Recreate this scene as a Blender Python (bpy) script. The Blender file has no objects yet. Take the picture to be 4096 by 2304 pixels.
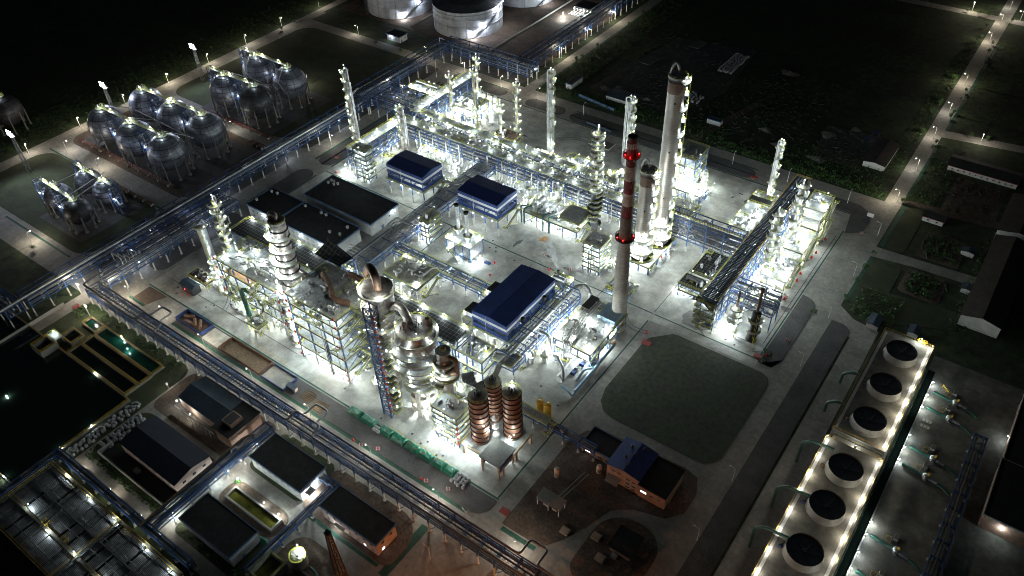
import bpy, math, random
from math import sin, cos, pi, radians as R, sqrt, atan2, hypot
from mathutils import Vector as V, Matrix
random.seed(7)
sc = bpy.context.scene
COL = sc.collection
# ------------------------------------------------------------------ helpers
FLAT={'roof','ridge_cap','gable','canopy','awning','eaves_trim'}
class MB:
    """collects faces, then links them as ONE mesh object"""
    def __init__(s): s.v=[]; s.f=[]; s.mi=[]; s.m=0
    def add(s, vs, fs):
        o=len(s.v); s.v+=[tuple(p) for p in vs]
        for f in fs: s.f.append([i+o for i in f]); s.mi.append(s.m)
        return s
    def box(s,x0,y0,z0,x1,y1,z1):
        return s.add([(x0,y0,z0),(x1,y0,z0),(x1,y1,z0),(x0,y1,z0),(x0,y0,z1),(x1,y0,z1),(x1,y1,z1),(x0,y1,z1)],
            [(0,3,2,1),(4,5,6,7),(0,1,5,4),(1,2,6,5),(2,3,7,6),(3,0,4,7)])
    def cbox(s,x,y,z,dx,dy,dz): return s.box(x-dx/2,y-dy/2,z,x+dx/2,y+dy/2,z+dz)
    def beam(s,p,q,w=.3,h=None):
        h=h or w; p=V(p); q=V(q); d=q-p
        if d.length<1e-4: return s
        d.normalize(); a=d.cross(V((0,0,1)))
        a = V((1,0,0)) if a.length<1e-3 else a.normalized()
        b=a.cross(d); a=a*w/2; b=b*h/2
        return s.add([p-a-b,p+a-b,p+a+b,p-a+b,q-a-b,q+a-b,q+a+b,q-a+b],
            [(0,3,2,1),(4,5,6,7),(0,1,5,4),(1,2,6,5),(2,3,7,6),(3,0,4,7)])
    def tube(s,pts,r,n=8,cap=True):
        P=[V(p) for p in pts]; rs=r if isinstance(r,(list,tuple)) else [r]*len(P)
        T=[]
        for i in range(len(P)):
            a=P[max(i-1,0)]; b=P[min(i+1,len(P)-1)]
            if 0<i<len(P)-1: t=(P[i]-a).normalized()+(b-P[i]).normalized()
            else: t=b-a
            T.append(t.normalized() if t.length>1e-6 else V((0,0,1)))
        u=T[0].cross(V((0,0,1)))
        u = V((1,0,0)) if u.length<1e-3 else u.normalized()
        vs=[];fs=[]
        for i,(p,t) in enumerate(zip(P,T)):
            u=(u-t*u.dot(t)); u=u.normalized() if u.length>1e-6 else t.orthogonal().normalized()
            w=t.cross(u)
            sc_=1.0
            if 0<i<len(P)-1:
                c=abs((P[i]-P[i-1]).normalized().dot(t)); sc_=1/max(c,.6)
            for k in range(n):
                a=2*pi*k/n; vs.append(p+(u*cos(a)+w*sin(a))*rs[i]*(1+(sc_-1)*.5))
        for i in range(len(P)-1):
            for k in range(n):
                k2=(k+1)%n; fs.append((i*n+k,i*n+k2,(i+1)*n+k2,(i+1)*n+k))
        if cap: fs+= [tuple(range(n-1,-1,-1)), tuple((len(P)-1)*n+k for k in range(n))]
        return s.add(vs,fs)
    def lathe(s,prof,n=24,x=0,y=0,z=0,a0=0,a1=None):
        full=a1 is None; a1=a0+2*pi if full else a1
        m=n if full else n+1
        vs=[];fs=[]
        for (r,h) in prof:
            for k in range(m):
                a=a0+(a1-a0)*k/n; vs.append((x+r*cos(a),y+r*sin(a),z+h))
        for i in range(len(prof)-1):
            for k in range(n):
                k2=(k+1)%m if full else k+1
                fs.append((i*m+k,i*m+k2,(i+1)*m+k2,(i+1)*m+k))
        return s.add(vs,fs)
    def cyl(s,x,y,z,r,h,n=16,r2=None):
        r2=r if r2 is None else r2
        return s.lathe([(0.001,0),(r,0),(r2,h),(0.001,h)],n,x,y,z)
    def dome(s,x,y,z,r,h,n=20,k=5):
        return s.lathe([(max(r*cos(pi/2*i/k),.001),h*sin(pi/2*i/k)) for i in range(k+1)],n,x,y,z)
    def sphere(s,x,y,z,r,n=16,k=8):
        return s.lathe([(max(r*sin(pi*i/k),.001),-r*cos(pi*i/k)) for i in range(k+1)],n,x,y,z)
    def poly(s,pts,z):
        return s.add([(p[0],p[1],z) for p in pts],[tuple(range(len(pts)))])
    def slab(s,pts,z0,z1):
        n=len(pts)
        return s.add([(p[0],p[1],z0) for p in pts]+[(p[0],p[1],z1) for p in pts],
            [tuple(range(n-1,-1,-1)),tuple(range(n,2*n))]+[(i,(i+1)%n,n+(i+1)%n,n+i) for i in range(n)])
    def rail(s,pts,closed=False,h=1.15,step=2.6,t=.085,toe=.13):
        P=[V(p) for p in pts]
        if closed: P=P+[P[0]]
        for a,b in zip(P,P[1:]):
            s.beam(a+V((0,0,h)),b+V((0,0,h)),t); s.beam(a+V((0,0,h*.55)),b+V((0,0,h*.55)),t*.6)
            if toe: s.beam(a+V((0,0,toe/2)),b+V((0,0,toe/2)),.05,toe)
            L=(b-a).length; k=max(1,int(L/step))
            for i in range(k+(not closed)):
                p=a+(b-a)*(i/k); s.beam(p,p+V((0,0,h)),t*.8)
        return s
    def lattice(s,x,y,z0,z1,w,d,post=.3,br=.18,step=3.0,w2=None,d2=None):
        w2=w if w2 is None else w2; d2=d if d2 is None else d2
        n=max(1,round((z1-z0)/step)); L=[]
        for i in range(n+1):
            t=i/n; ww=w+(w2-w)*t; dd=d+(d2-d)*t; z=z0+(z1-z0)*t
            L.append([V((x+sx*ww/2,y+sy*dd/2,z)) for sx,sy in((-1,-1),(1,-1),(1,1),(-1,1))])
        for k in range(4): s.beam(L[0][k],L[-1][k],post)
        for i in range(n):
            for k in range(4):
                k2=(k+1)%4
                s.beam(L[i+1][k],L[i+1][k2],br)
                if (i+k)%2: s.beam(L[i][k],L[i+1][k2],br)
                else: s.beam(L[i][k2],L[i+1][k],br)
        return s
    def mesh(s,name,mats):
        me=bpy.data.meshes.new(name); me.from_pydata(s.v,[],s.f)
        for m in (mats if isinstance(mats,(list,tuple)) else [mats]): me.materials.append(m)
        me.polygons.foreach_set('material_index',s.mi)
        me.shade_smooth(); me.set_sharp_from_angle(angle=R(38)); me.update()
        return me
    def build(s,name,mats,parent=None,label=None,loc=None):
        me=s.mesh(name,mats)
        if name in FLAT: me.shade_flat()
        return link(name,me,parent,loc,label)
def link(name,me,parent=None,loc=None,label=None,rz=0):
    o=bpy.data.objects.new(name,me); COL.objects.link(o)
    if parent is not None: o.parent=parent
    if loc is not None: o.location=loc
    if rz: o.rotation_euler=(0,0,rz)
    if label: o['label']=label
    return o
def thing(name,label,cat,loc=(0,0,0),group=None,rz=0):
    o=bpy.data.objects.new(name,None); COL.objects.link(o); o.location=loc; o.rotation_euler=(0,0,rz)
    o.empty_display_size=.5
    o['label']=label; o['category']=cat
    if group: o['group']=group
    return o
def tag(o,label,cat,group=None):
    o['label']=label; o['category']=cat
    if group: o['group']=group
    return o
def struct(name,mb,m,kind='structure'):
    o=mb.build(name,m); o['kind']=kind; return o
def dup(o,loc=None,rz=None,label=None,parent=None):
    c=o.copy(); COL.objects.link(c)
    if parent is not None: c.parent=parent
    if loc is not None: c.location=loc
    if rz is not None: c.rotation_euler=(0,0,rz)
    if label: c['label']=label
    for ch in list(o.children): dup(ch,parent=c)
    return c
ORD='first second third fourth fifth sixth seventh eighth ninth tenth eleventh twelfth thirteenth fourteenth fifteenth sixteenth seventeenth eighteenth nineteenth twentieth'.split()
ORD+= ['twenty-'+x for x in ORD[:9]]
def arc(c,r,a0,a1,n,ax='xz'):
    out=[]
    for i in range(n+1):
        a=a0+(a1-a0)*i/n
        out.append((c[0]+r*cos(a),c[1],c[2]+r*sin(a)) if ax=='xz' else (c[0],c[1]+r*cos(a),c[2]+r*sin(a)) if ax=='yz' else (c[0]+r*cos(a),c[1]+r*sin(a),c[2]))
    return out
def smooth(pts,r=1.0,k=4):
    """round the corners of a polyline (pipe bends)"""
    P=[V(p) for p in pts]; out=[P[0]]
    for i in range(1,len(P)-1):
        a=P[i-1]-P[i]; b=P[i+1]-P[i]; rr=min(r,a.length*.45,b.length*.45)
        p0=P[i]+a.normalized()*rr; p1=P[i]+b.normalized()*rr
        for j in range(k+1):
            t=j/k; out.append(p0*(1-t)**2+P[i]*2*t*(1-t)+p1*t*t)
    out.append(P[-1]); return out
def rrect(x0,y0,x1,y1,r,k=6,only=None):
    """rounded rectangle; r may be 4 radii for corners (x1y1, x0y1, x0y0, x1y0)"""
    rs=r if isinstance(r,(list,tuple)) else [r]*4
    out=[]
    for (cx,cy,a),q in zip(((x1,y1,0),(x0,y1,90),(x0,y0,180),(x1,y0,270)),rs):
        if q<=0.01: out.append((cx,cy)); continue
        ox=cx-q*(1 if a in(0,270) else -1); oy=cy-q*(1 if a in(0,90) else -1)
        for i in range(k+1):
            t=R(a+90*i/k); out.append((ox+q*cos(t),oy+q*sin(t)))
    return out
# ------------------------------------------------------------------ materials
def mat(name,col,rough=.7,metal=0.0,var=.25,scale=.6,col2=None,v2=0.0,s2=.05,bump=0.0,emit=None,es=0,spec=None,obj=False):
    m=bpy.data.materials.new(name); m.use_nodes=True; nt=m.node_tree; N=nt.nodes; L=nt.links
    b=N['Principled BSDF']; b.inputs['Roughness'].default_value=rough; b.inputs['Metallic'].default_value=metal
    if spec is not None: b.inputs['Specular IOR Level'].default_value=spec
    b.inputs['Base Color'].default_value=(*col,1)
    if emit:
        b.inputs['Emission Color'].default_value=(*emit,1); b.inputs['Emission Strength'].default_value=es; return m
    if var>0:
        g=N.new('ShaderNodeNewGeometry') if not obj else N.new('ShaderNodeTexCoord')
        out=g.outputs['Position'] if not obj else g.outputs['Object']
        n1=N.new('ShaderNodeTexNoise'); n1.inputs['Scale'].default_value=scale; n1.inputs['Detail'].default_value=5; n1.inputs['Roughness'].default_value=.65
        L.new(out,n1.inputs['Vector'])
        r=N.new('ShaderNodeValToRGB'); r.color_ramp.elements[0].position=.3; r.color_ramp.elements[1].position=.7
        c2=col2 or tuple(c*(1-var*1.6) for c in col)
        r.color_ramp.elements[0].color=(*c2,1)
        r.color_ramp.elements[1].color=(*[min(1,c*(1+var*.5)) for c in col],1)
        L.new(n1.outputs['Fac'],r.inputs['Fac']); last=r.outputs['Color']
        if v2>0:
            n2=N.new('ShaderNodeTexNoise'); n2.inputs['Scale'].default_value=s2; n2.inputs['Detail'].default_value=6; n2.inputs['Roughness'].default_value=.7
            L.new(out,n2.inputs['Vector'])
            r2=N.new('ShaderNodeValToRGB'); r2.color_ramp.elements[0].position=.38; r2.color_ramp.elements[1].position=.62
            r2.color_ramp.elements[0].color=(1-v2,1-v2,1-v2*.95,1); r2.color_ramp.elements[1].color=(1,1,1,1)
            L.new(n2.outputs['Fac'],r2.inputs['Fac'])
            mx=N.new('ShaderNodeMixRGB'); mx.blend_type='MULTIPLY'; mx.inputs[0].default_value=1
            L.new(last,mx.inputs[1]); L.new(r2.outputs['Color'],mx.inputs[2]); last=mx.outputs[0]
        L.new(last,b.inputs['Base Color'])
        if bump>0:
            bp=N.new('ShaderNodeBump'); bp.inputs['Strength'].default_value=bump; bp.inputs['Distance'].default_value=.2
            L.new(n1.outputs['Fac'],bp.inputs['Height']); L.new(bp.outputs['Normal'],b.inputs['Normal'])
    return m
def lines(m,axis_scale,width,dark,ang=False):
    """multiply dark joint lines into a material: axis_scale = spacing in x,y,z (0 = none), in object space"""
    nt=m.node_tree; N=nt.nodes; L=nt.links; b=N['Principled BSDF']
    tc=N.new('ShaderNodeTexCoord'); sp=N.new('ShaderNodeSeparateXYZ'); L.new(tc.outputs['Object'],sp.inputs[0])
    acc=None
    def mth(op,a,bv=None):
        n=N.new('ShaderNodeMath'); n.operation=op
        if isinstance(a,(int,float)): n.inputs[0].default_value=a
        else: L.new(a,n.inputs[0])
        if bv is not None:
            if isinstance(bv,(int,float)): n.inputs[1].default_value=bv
            else: L.new(bv,n.inputs[1])
        return n.outputs[0]
    for i,s in enumerate(axis_scale):
        if not s: continue
        c=sp.outputs[i]; w=width
        if ang and i==0:
            c=mth('ARCTAN2',sp.outputs[1],sp.outputs[0]); 
        f=mth('FRACT',mth('DIVIDE',mth('ADD',c,1000.0 if not(ang and i==0) else pi),s))
        k=mth('LESS_THAN',f,w/s if not(ang and i==0) else .06)
        acc=k if acc is None else mth('MAXIMUM',acc,k)
    mx=N.new('ShaderNodeMixRGB'); mx.blend_type='MIX'
    L.new(acc,mx.inputs[0])
    src=b.inputs['Base Color'].links
    if src: L.new(src[0].from_socket,mx.inputs[1])
    else: mx.inputs[1].default_value=b.inputs['Base Color'].default_value
    mx.inputs[2].default_value=(*dark,1)
    L.new(mx.outputs[0],b.inputs['Base Color']); return m
M={}
M['ground']=mat('dark_soil_grass',(.042,.066,.022),.95,var=.5,scale=.22,v2=.65,s2=.035)
M['concrete']=mat('yard_concrete',(.36,.37,.34),.75,var=.25,scale=.05,col2=(.30,.275,.23),v2=.5,s2=.11)
lines(M['concrete'],(6,6,0),.14,(.20,.20,.18))
M['road']=mat('road_concrete',(.27,.26,.23),.85,var=.2,scale=.5,v2=.3,s2=.1)
lines(M['road'],(5,5,0),.08,(.15,.14,.12))
M['gravel']=mat('gravel',(.10,.10,.098),.95,var=.4,scale=2.5,v2=.35,s2=.12,bump=.5)
M['soil']=mat('sandy_soil',(.135,.095,.068),.95,var=.4,scale=.9,v2=.5,s2=.09)
M['grass']=mat('mown_grass',(.04,.055,.022),.95,var=.5,scale=1.2,col2=(.03,.035,.015),v2=.45,s2=.08,bump=.6)
M['lawn']=mat('patchy_lawn',(.05,.066,.03),.95,var=.4,scale=.09,col2=(.05,.05,.042),v2=.45,s2=.45,bump=.5)
M['greenpaint']=mat('green_paving',(.015,.085,.055),.8,var=.3,scale=.8,v2=.4,s2=.2)
M['kerb']=mat('kerb_stone',(.32,.31,.28),.8,var=.2,scale=1)
M['redmat']=mat('red_steel_plate',(.30,.04,.03),.6,var=.3,scale=2)
M['water_dark']=mat('dark_water',(.004,.008,.006),.08,var=0)
M['water_green']=mat('green_water',(.006,.045,.03),.1,var=.3,scale=.1)
M['water_olive']=mat('olive_water',(.11,.11,.02),.15,var=.4,scale=.25)
M['blue']=mat('blue_painted_steel',(.030,.082,.215),.5,.1,var=.2,scale=.8)
M['navy']=mat('navy_cladding',(.018,.045,.19),.45,.1,var=.15,scale=.5)
lines(M['navy'],(.9,0,0),.12,(.012,.032,.14))
M['navyroof']=mat('navy_roof_sheet',(.022,.055,.23),.7,.0,var=.15,scale=.3,v2=.2,s2=.15)
lines(M['navyroof'],(1.0,0,0),.16,(.015,.038,.16))
M['yellow']=mat('yellow_paint',(.52,.53,.10),.55,var=.2,scale=1)
M['amber']=mat('amber_yellow_paint',(.55,.36,.03),.55,var=.2,scale=1)
M['white']=mat('white_paint',(.72,.72,.70),.6,var=.12,scale=1,v2=.2,s2=.3)
M['slate']=mat('slate_blue_roof',(.012,.018,.036),.7,var=.2,scale=.4,v2=.3,s2=.15)
M['steel']=mat('aluminium_cladding',(.50,.51,.51),.38,.75,var=.2,scale=.7,v2=.25,s2=.25)
lines(M['steel'],(0,0,1.6),.10,(.25,.25,.25))
M['pipe']=mat('insulated_pipe',(.46,.46,.45),.42,.6,var=.25,scale=.5)
M['pipedark']=mat('dark_pipe',(.13,.135,.15),.45,.5,var=.3,scale=.5)
M['deck']=mat('steel_grating',(.17,.18,.17),.7,.2,var=.3,scale=1.2,v2=.3,s2=.2)
lines(M['deck'],(1.5,1.5,0),.1,(.08,.085,.08))
M['decklight']=mat('plate_floor',(.44,.455,.44),.6,.2,var=.25,scale=.6,v2=.35,s2=.2)
lines(M['decklight'],(2.2,2.2,0),.09,(.2,.2,.19))
M['mesh']=mat('black_mesh',(.02,.022,.022),.7,.3,var=.3,scale=2)
lines(M['mesh'],(1.9,1.9,0),.13,(.22,.23,.22))
M['footing']=mat('fireproofing_concrete',(.48,.46,.41),.85,var=.2,scale=.8)
M['rust']=mat('rusty_steel',(.13,.095,.075),.65,.2,var=.4,scale=.5,col2=(.17,.07,.03),v2=.4,s2=.25)
M['refr']=mat('stained_vessel_steel',(.36,.35,.33),.42,.55,var=.35,scale=.3,col2=(.19,.14,.11),v2=.35,s2=.3)
lines(M['refr'],(0,0,2.2),.1,(.15,.14,.13))
M['cream']=mat('cream_concrete',(.44,.42,.35),.8,var=.2,scale=.4,v2=.3,s2=.2)
M['silo']=mat('reddish_silo_steel',(.27,.15,.095),.5,.3,var=.4,scale=.35,col2=(.22,.09,.05),v2=.3,s2=.3)
M['black']=mat('blackened_steel',(.02,.02,.02),.7,.1,var=.3,scale=1)
M['bitumen']=mat('bitumen_roof',(.016,.017,.018),.9,var=.35,scale=.4,v2=.45,s2=.2)
M['bluetrim']=mat('blue_parapet',(.07,.13,.24),.6,var=.15,scale=1)
M['wall']=mat('pale_render',(.50,.50,.48),.85,var=.12,scale=.6,v2=.2,s2=.25)
M['pink']=mat('pink_render',(.56,.42,.36),.85,var=.12,scale=.6,v2=.2,s2=.25)
M['tile']=mat('salmon_tile',(.36,.22,.16),.8,var=.2,scale=.8,v2=.25,s2=.3)
lines(M['tile'],(.9,.9,.6),.06,(.25,.15,.11))
M['glass']=mat('window_glass',(.012,.014,.018),.12,var=0)
M['litglass']=mat('lit_window',(.8,.8,.85),.3,emit=(.85,.88,1),es=3.0)
M['tank']=mat('white_tank_plate',(.60,.62,.66),.5,.1,var=.12,scale=.4,v2=.3,s2=.12)
M['tankroof']=mat('tank_roof_plate',(.20,.21,.22),.6,.15,var=.25,scale=.3,v2=.4,s2=.1)
M['sphere']=mat('sphere_plate',(.26,.275,.32),.40,.5,var=.25,scale=.25,v2=.35,s2=.12)
lines(M['sphere'],(2*pi/14,0,3.4),.34,(.05,.05,.055),ang=True)
M['spheredark']=mat('dark_sphere_plate',(.09,.09,.10),.5,.5,var=.3,scale=.25,v2=.4,s2=.12)  # darker plate colour for the dark spheres and one column's lower shell
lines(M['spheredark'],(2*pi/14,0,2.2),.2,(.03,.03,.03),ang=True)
M['chimred']=mat('chimney_red',(.24,.026,.026),.7,var=.25,scale=.4,v2=.3,s2=.2)
M['chimbuff']=mat('chimney_faded_white',(.58,.43,.36),.7,var=.2,scale=.4,v2=.3,s2=.2)
M['chimgrey']=mat('chimney_concrete',(.47,.455,.41),.85,var=.2,scale=.3,v2=.3,s2=.12)
lines(M['chimgrey'],(0,0,1.5),.12,(.22,.21,.18))
M['tarp']=mat('green_tarpaulin',(.010,.15,.085),.4,var=.25,scale=.5,v2=.25,s2=.3,bump=.15)
M['bag']=mat('white_bulk_bag',(.32,.33,.34),.7,var=.25,scale=1.5,obj=True)
M['wood']=mat('timber',(.14,.10,.06),.8,var=.4,scale=1.2)
M['hydrant']=mat('fire_red',(.5,.02,.02),.5,var=.1)
M['pumpgreen']=mat('pump_green',(.03,.085,.065),.5,.1,var=.2)
M['paleblue']=mat('pale_blue_pipe',(.28,.42,.55),.45,.2,var=.2,scale=.7)
M['teal']=mat('teal_pipe',(.018,.085,.062),.5,.1,var=.2)
M['ochre']=mat('yellow_vessel',(.55,.34,.03),.55,var=.25,scale=.8)
M['fan_dark']=mat('fan_duct_inside',(.2,.2,.2),.8,var=.2)
M['frp']=mat('grey_fibreglass',(.17,.17,.16),.6,var=.15,scale=.6)
lines(M['frp'],(2*pi/36,0,0),.1,(.2,.2,.19),ang=True)
M['pumpfloor']=mat('pump_yard_concrete',(.15,.145,.125),.85,var=.25,scale=.35,v2=.5,s2=.1)
M['cooldeck']=mat('cooling_deck',(.26,.245,.21),.8,var=.2,scale=.4,v2=.4,s2=.12)
M['slats']=mat('corrugated_cover',(.36,.365,.37),.45,.5,var=.3,scale=.5,v2=.35,s2=.15)
lines(M['slats'],(.62,0,0),.2,(.045,.045,.05))
M['leaf']=mat('leaves',(.045,.10,.02),.8,var=.4,scale=1.2,col2=(.012,.03,.008),obj=True)
M['bark']=mat('bark',(.10,.075,.05),.9,var=.3,scale=2)
M['debris']=mat('weathered_debris',(.075,.07,.062),.95,var=.5,scale=.8)
M['rubble']=mat('rubble',(.13,.12,.11),.9,var=.5,scale=.8)
M['crane']=mat('orange_crane_steel',(.45,.17,.03),.5,.1,var=.25)
M['redbrown']=mat('red_brown_pipe',(.10,.022,.018),.6,.1,var=.25)
M['orangeconc']=mat('stained_concrete',(.42,.30,.21),.85,var=.25,scale=.5)
M['brownroof']=mat('brown_corrugated_roof',(.055,.042,.035),.8,var=.4,scale=.3,v2=.4,s2=.5)
lines(M['brownroof'],(0,1.2,0),.3,(.03,.024,.02))
M['bluerough']=mat('faded_blue_roof',(.028,.05,.075),.7,.0,var=.2,scale=.4,v2=.3,s2=.1)
M['container']=mat('blue_container_paint',(.025,.045,.14),.5,var=.2,scale=.8)
# emitters: lamp bulbs and floodlights, a few lamps added for brightness
def lampmat(n,c,s): return mat(n,(.8,.8,.8),.3,emit=c,es=s)
LCOL={'plant':(.86,.97,1),'deck':(.84,.97,1),'big':(.90,.99,1),'col':(.85,.97,1),'blue':(.74,.82,1),'street':(1,.90,.76),'cool':(1,.95,.82),'tank':(.78,.85,1),'red':(1,.02,.02)}
LPOW={'plant':1350,'deck':620,'big':2400,'col':330,'blue':900,'street':3000,'cool':560,'tank':5200,'red':22}
def glow(n,c,s):
    m=lampmat(n,c,s); m.cycles.emission_sampling='NONE'; return m
for k_ in LCOL: M['l_'+k_]=glow(k_+'_lamp_glow',LCOL[k_],14 if k_!='red' else 6)
M['l_mast']=glow('floodlight_glow',(.74,.82,1),25)
M['l_sodium']=glow('sodium_glow',(1,.36,.10),20)
def ico(r,name,m):
    import bmesh
    bm=bmesh.new(); bmesh.ops.create_icosphere(bm,subdivisions=1,radius=r)
    me=bpy.data.meshes.new(name); bm.to_mesh(me); bm.free(); me.materials.append(m); me.shade_smooth(); return me
LM={k:ico(r,'bulb' if k=='street' else 'beacon' if k=='red' else 'lamp',M['l_'+k]) for k,r in (('plant',.30),('deck',.24),('big',.40),('blue',.3),('tank',.5),('red',.3),('street',.30),('col',.27),('cool',.13))}
LAMPS=[]; LR=random.Random(17)
def lamp(parent,x,y,z,k='plant',name='lamp'):
    o=link(name,LM[k],parent,(x,y,z)); LAMPS.append((o,k)); return o
def small_lamp(parent,x,y,z):
    return link('lamp',LM['col'],parent,(x,y,z))
def light_lamps():
    """one point light just under each lamp; lamps that hang within a few metres of each other share one"""
    bpy.context.view_layer.update(); cells={}; n=0
    for o,k in LAMPS:
        p=o.matrix_world.translation; hit=None
        D=4.6 if k in('plant','deck','big','col') else 1.5
        for dx in(-1,0,1):
            for dy in(-1,0,1):
                for q in cells.get((int(p.x//4)+dx,int(p.y//4)+dy),()):
                    if q[1]==k and abs(q[0].z-p.z)<1.6 and hypot(q[0].x-p.x,q[0].y-p.y)<D: hit=q
        if hit: hit[2].energy+=LPOW[k]*.9; continue
        l=bpy.data.lights.new('lamp_light','POINT'); q_=LR.random(); l.energy=LPOW[k]*(.65+.75*q_*q_); l.color=tuple(max(.02,min(1,c*(1+w_))) for c,w_ in zip(LCOL[k],((0,-.02,-.10) if q_>.72 and k!='red' else (-.05,0,.04) if q_<.3 and k!='red' else (0,0,0)))); l.shadow_soft_size=.12
        lo=bpy.data.objects.new('lamp_light',l); COL.objects.link(lo); lo.location=(p.x,p.y,p.z-(.5 if k!='street' else .42)); n+=1
        cells.setdefault((int(p.x//4),int(p.y//4)),[]).append((p.copy(),k,l))
    return n
def spot(name,loc,tgt,power,col,ang=150,size=.4):
    l=bpy.data.lights.new(name,'SPOT'); l.energy=power; l.color=col; l.spot_size=R(ang); l.spot_blend=.6; l.shadow_soft_size=size
    o=bpy.data.objects.new(name,l); COL.objects.link(o); o.location=loc; o.rotation_euler=(V(tgt)-V(loc)).to_track_quat('-Z','Y').to_euler()
LENS=27.9666
CAMR=[[0.8087602, 0.5874347, -0.0287666], [0.373595, -0.5508984, -0.7462826], [-0.4542397, 0.5928165, -0.6650074]]
# ================================================================== ground and roads
g=MB(); g.poly([(-1500,-300),(700,-300),(700,1700),(-1500,1700)],0); struct('ground',g,M['ground'])
def sheet(name,pts,z,m,kind='structure'): return struct(name,MB().poly(pts,z),m,kind)
def rect(x0,y0,x1,y1): return [(x0,y0),(x1,y0),(x1,y1),(x0,y1)]
sheet('site_road',rect(-502,108,-42,404),.03,M['road'])
sheet('perimeter_road',[(-507,60),(-502.05,60),(-502.05,420),(-505,420),(-507,560),(-517,560),(-512.5,420),(-508,200)],.03,M['road'])
sheet('long_road',[(-50.5,404.02),(-42,404.02),(-44.5,760),(-54,760)],.03,M['road'])
sheet('long_road',rect(-50.5,20,-42,107.98),.03,M['road'])
sheet('tank_road',rect(-292,404.02,-283.5,680),.03,M['road'])
sheet('side_road',[(-44,489),(-43.5,498),(60,514),(60,506)],.035,M['road'])
sheet('side_road',[(-160,684),(-52,684),(0,684),(40,684),(40,693),(-160,693)],.036,M['road'])
sheet('lane',[(-42,401),(-30,406),(10,412),(10,418),(-32,413),(-42,411)],.035,M['soil'])
sheet('lane',[(-42,353),(-42,362),(-22,363),(20,366),(20,358),(-22,356)],.035,M['road'])
sheet('lane',[(-42,296),(-42,309),(-34,303),(-22,301),(-20.5,140),(-31.5,140),(-31.5,290)],.036,M['road'])
sheet('service_road',rect(-353,30,-345,107.98),.03,M['road'])
sheet('service_road',rect(-345,46,-118,107.97),.025,M['road'])
sheet('service_road',rect(-118,70,-50.6,107.96),.024,M['road'])
sheet('service_road',rect(-545,114,-502.1,124),.03,M['road'])
sheet('works_yard',[(-331,131),(-111,131),(-111,249.5),(-59.5,249.5),(-59.5,366),(-62,382),(-331,383)],.04,M['concrete'])
sheet('works_yard',rect(-103,60,-101,61),.02,M['concrete'])
def patch(name,pts,m,z=.14):
    p=MB(); p.slab(pts,0,z); return struct(name,p,m)
P_=[('soil_bed',rrect(-497,187,-377,252,9),'soil'),('grass_field',rrect(-497,264,-377,394,12),'grass'),
 ('grass_field',rrect(-497,124,-377,174,12),'grass'),
 ('gravel_bed',rrect(-373,187,-358,252,5),'gravel'),('gravel_bed',rrect(-373,264,-358,394,6),'gravel'),('gravel_bed',rrect(-373,124,-358,174,5),'gravel'),
 ('gravel_bed',rrect(-345,258,-332,379,7),'gravel'),('gravel_bed',rrect(-346,205,-333.5,250,6),'gravel'),('gravel_bed',rrect(-346,140,-333.5,196,5),'gravel'),
 ('gravel_bed',rrect(-345,384.2,-297,394.6,5),'gravel'),('gravel_bed',rrect(-280,384.2,-250,394.6,5),'gravel'),('gravel_bed',rrect(-245,383.2,-119,394.6,6),'gravel'),
 ('gravel_bed',rrect(-372,405,-296,424,6),'gravel'),
 ('gravel_bed',[(-96,383.2),(-62,383.2),(-59.2,366),(-59.2,364),(-51.5,370),(-51,381),(-54,389),(-60,393),(-88,394),(-94,390)],'gravel'),
 ('gravel_bed',rrect(-59.2,253,-50.8,306,[7,.01,6,7]),'gravel'),
 ('lawn',[(-106.5,237),(-105.5,239.5),(-98,247.3),(-96,248),(-55,248),(-52,246.5),(-50.5,243),(-50.3,238),(-50.3,197),(-52,193),(-55,190.5),(-59,190),(-96,189.7),(-101,191),(-104.5,195),(-106.5,202)],'lawn'),
 ('soil_bed',[(-104,124),(-104,170),(-101,178),(-96,182),(-60,184.5),(-54,183),(-51,176),(-51,166),(-56,160),(-67,157),(-74,152),(-78,140),(-82,131),(-87,124)],'soil'),
 ('soil_bed',rrect(-75,121,-51,153,[10,12,6,6]),'soil'),
 ('gravel_bed',rrect(-297,121,-111,130.6,[.01,.01,.01,7]),'gravel'),
 ('soil_bed',[(-329,121),(-319,121),(-315,130.6),(-329,130.6)],'soil'),
 ('grass_verge',rrect(-38.5,364,-29,409,3),'grass'),('grass_verge',rrect(-40,314,-26,352,3),'grass'),('grass_verge',[(-40,313),(-20,309),(6,321),(6,334),(-26,330),(-26,313)],'grass'),
 ('gravel_bed',rrect(-42,108,-32.5,297,[5,1,1,1]),'gravel'),
 ('soil_bed',rrect(-24,334,-5,354,3),'soil'),('soil_bed',rrect(-24,366,-4,390,3),'soil'),
 ('grass_verge',rrect(-172,86,-126,107,[12,4,4,4]),'soil'),('grass_verge',rrect(-203,86.5,-171.5,107,4),'grass'),
 ('grass_verge',rrect(-201,69,-169,81,5),'soil'),('grass_verge',rrect(-203,51.5,-166,68.3,3),'grass'),
 ('grass_verge',rrect(-262,53.5,-210,81,6),'grass'),('grass_verge',rrect(-345,22,-263,107,6),'grass'),
 ('grass_verge',rrect(-262,83.5,-206,107,4),'soil'),
 ('grass_verge',rrect(-163,60,-140,79,7),'soil'),
 ('tank_bund',rrect(-500,432,-300,560,5),'soil')]
for n,p,m in P_: patch(n,p,M[m])
for i,(x0,y0,x1,y1) in enumerate([(-488,193,-384,246),(-459,262,-391,319),(-433,131,-391,171)]):
    sheet('sphere_pad',rect(x0,y0,x1,y1),.16+.01*i,M['gravel'])
gs=MB()
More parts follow.
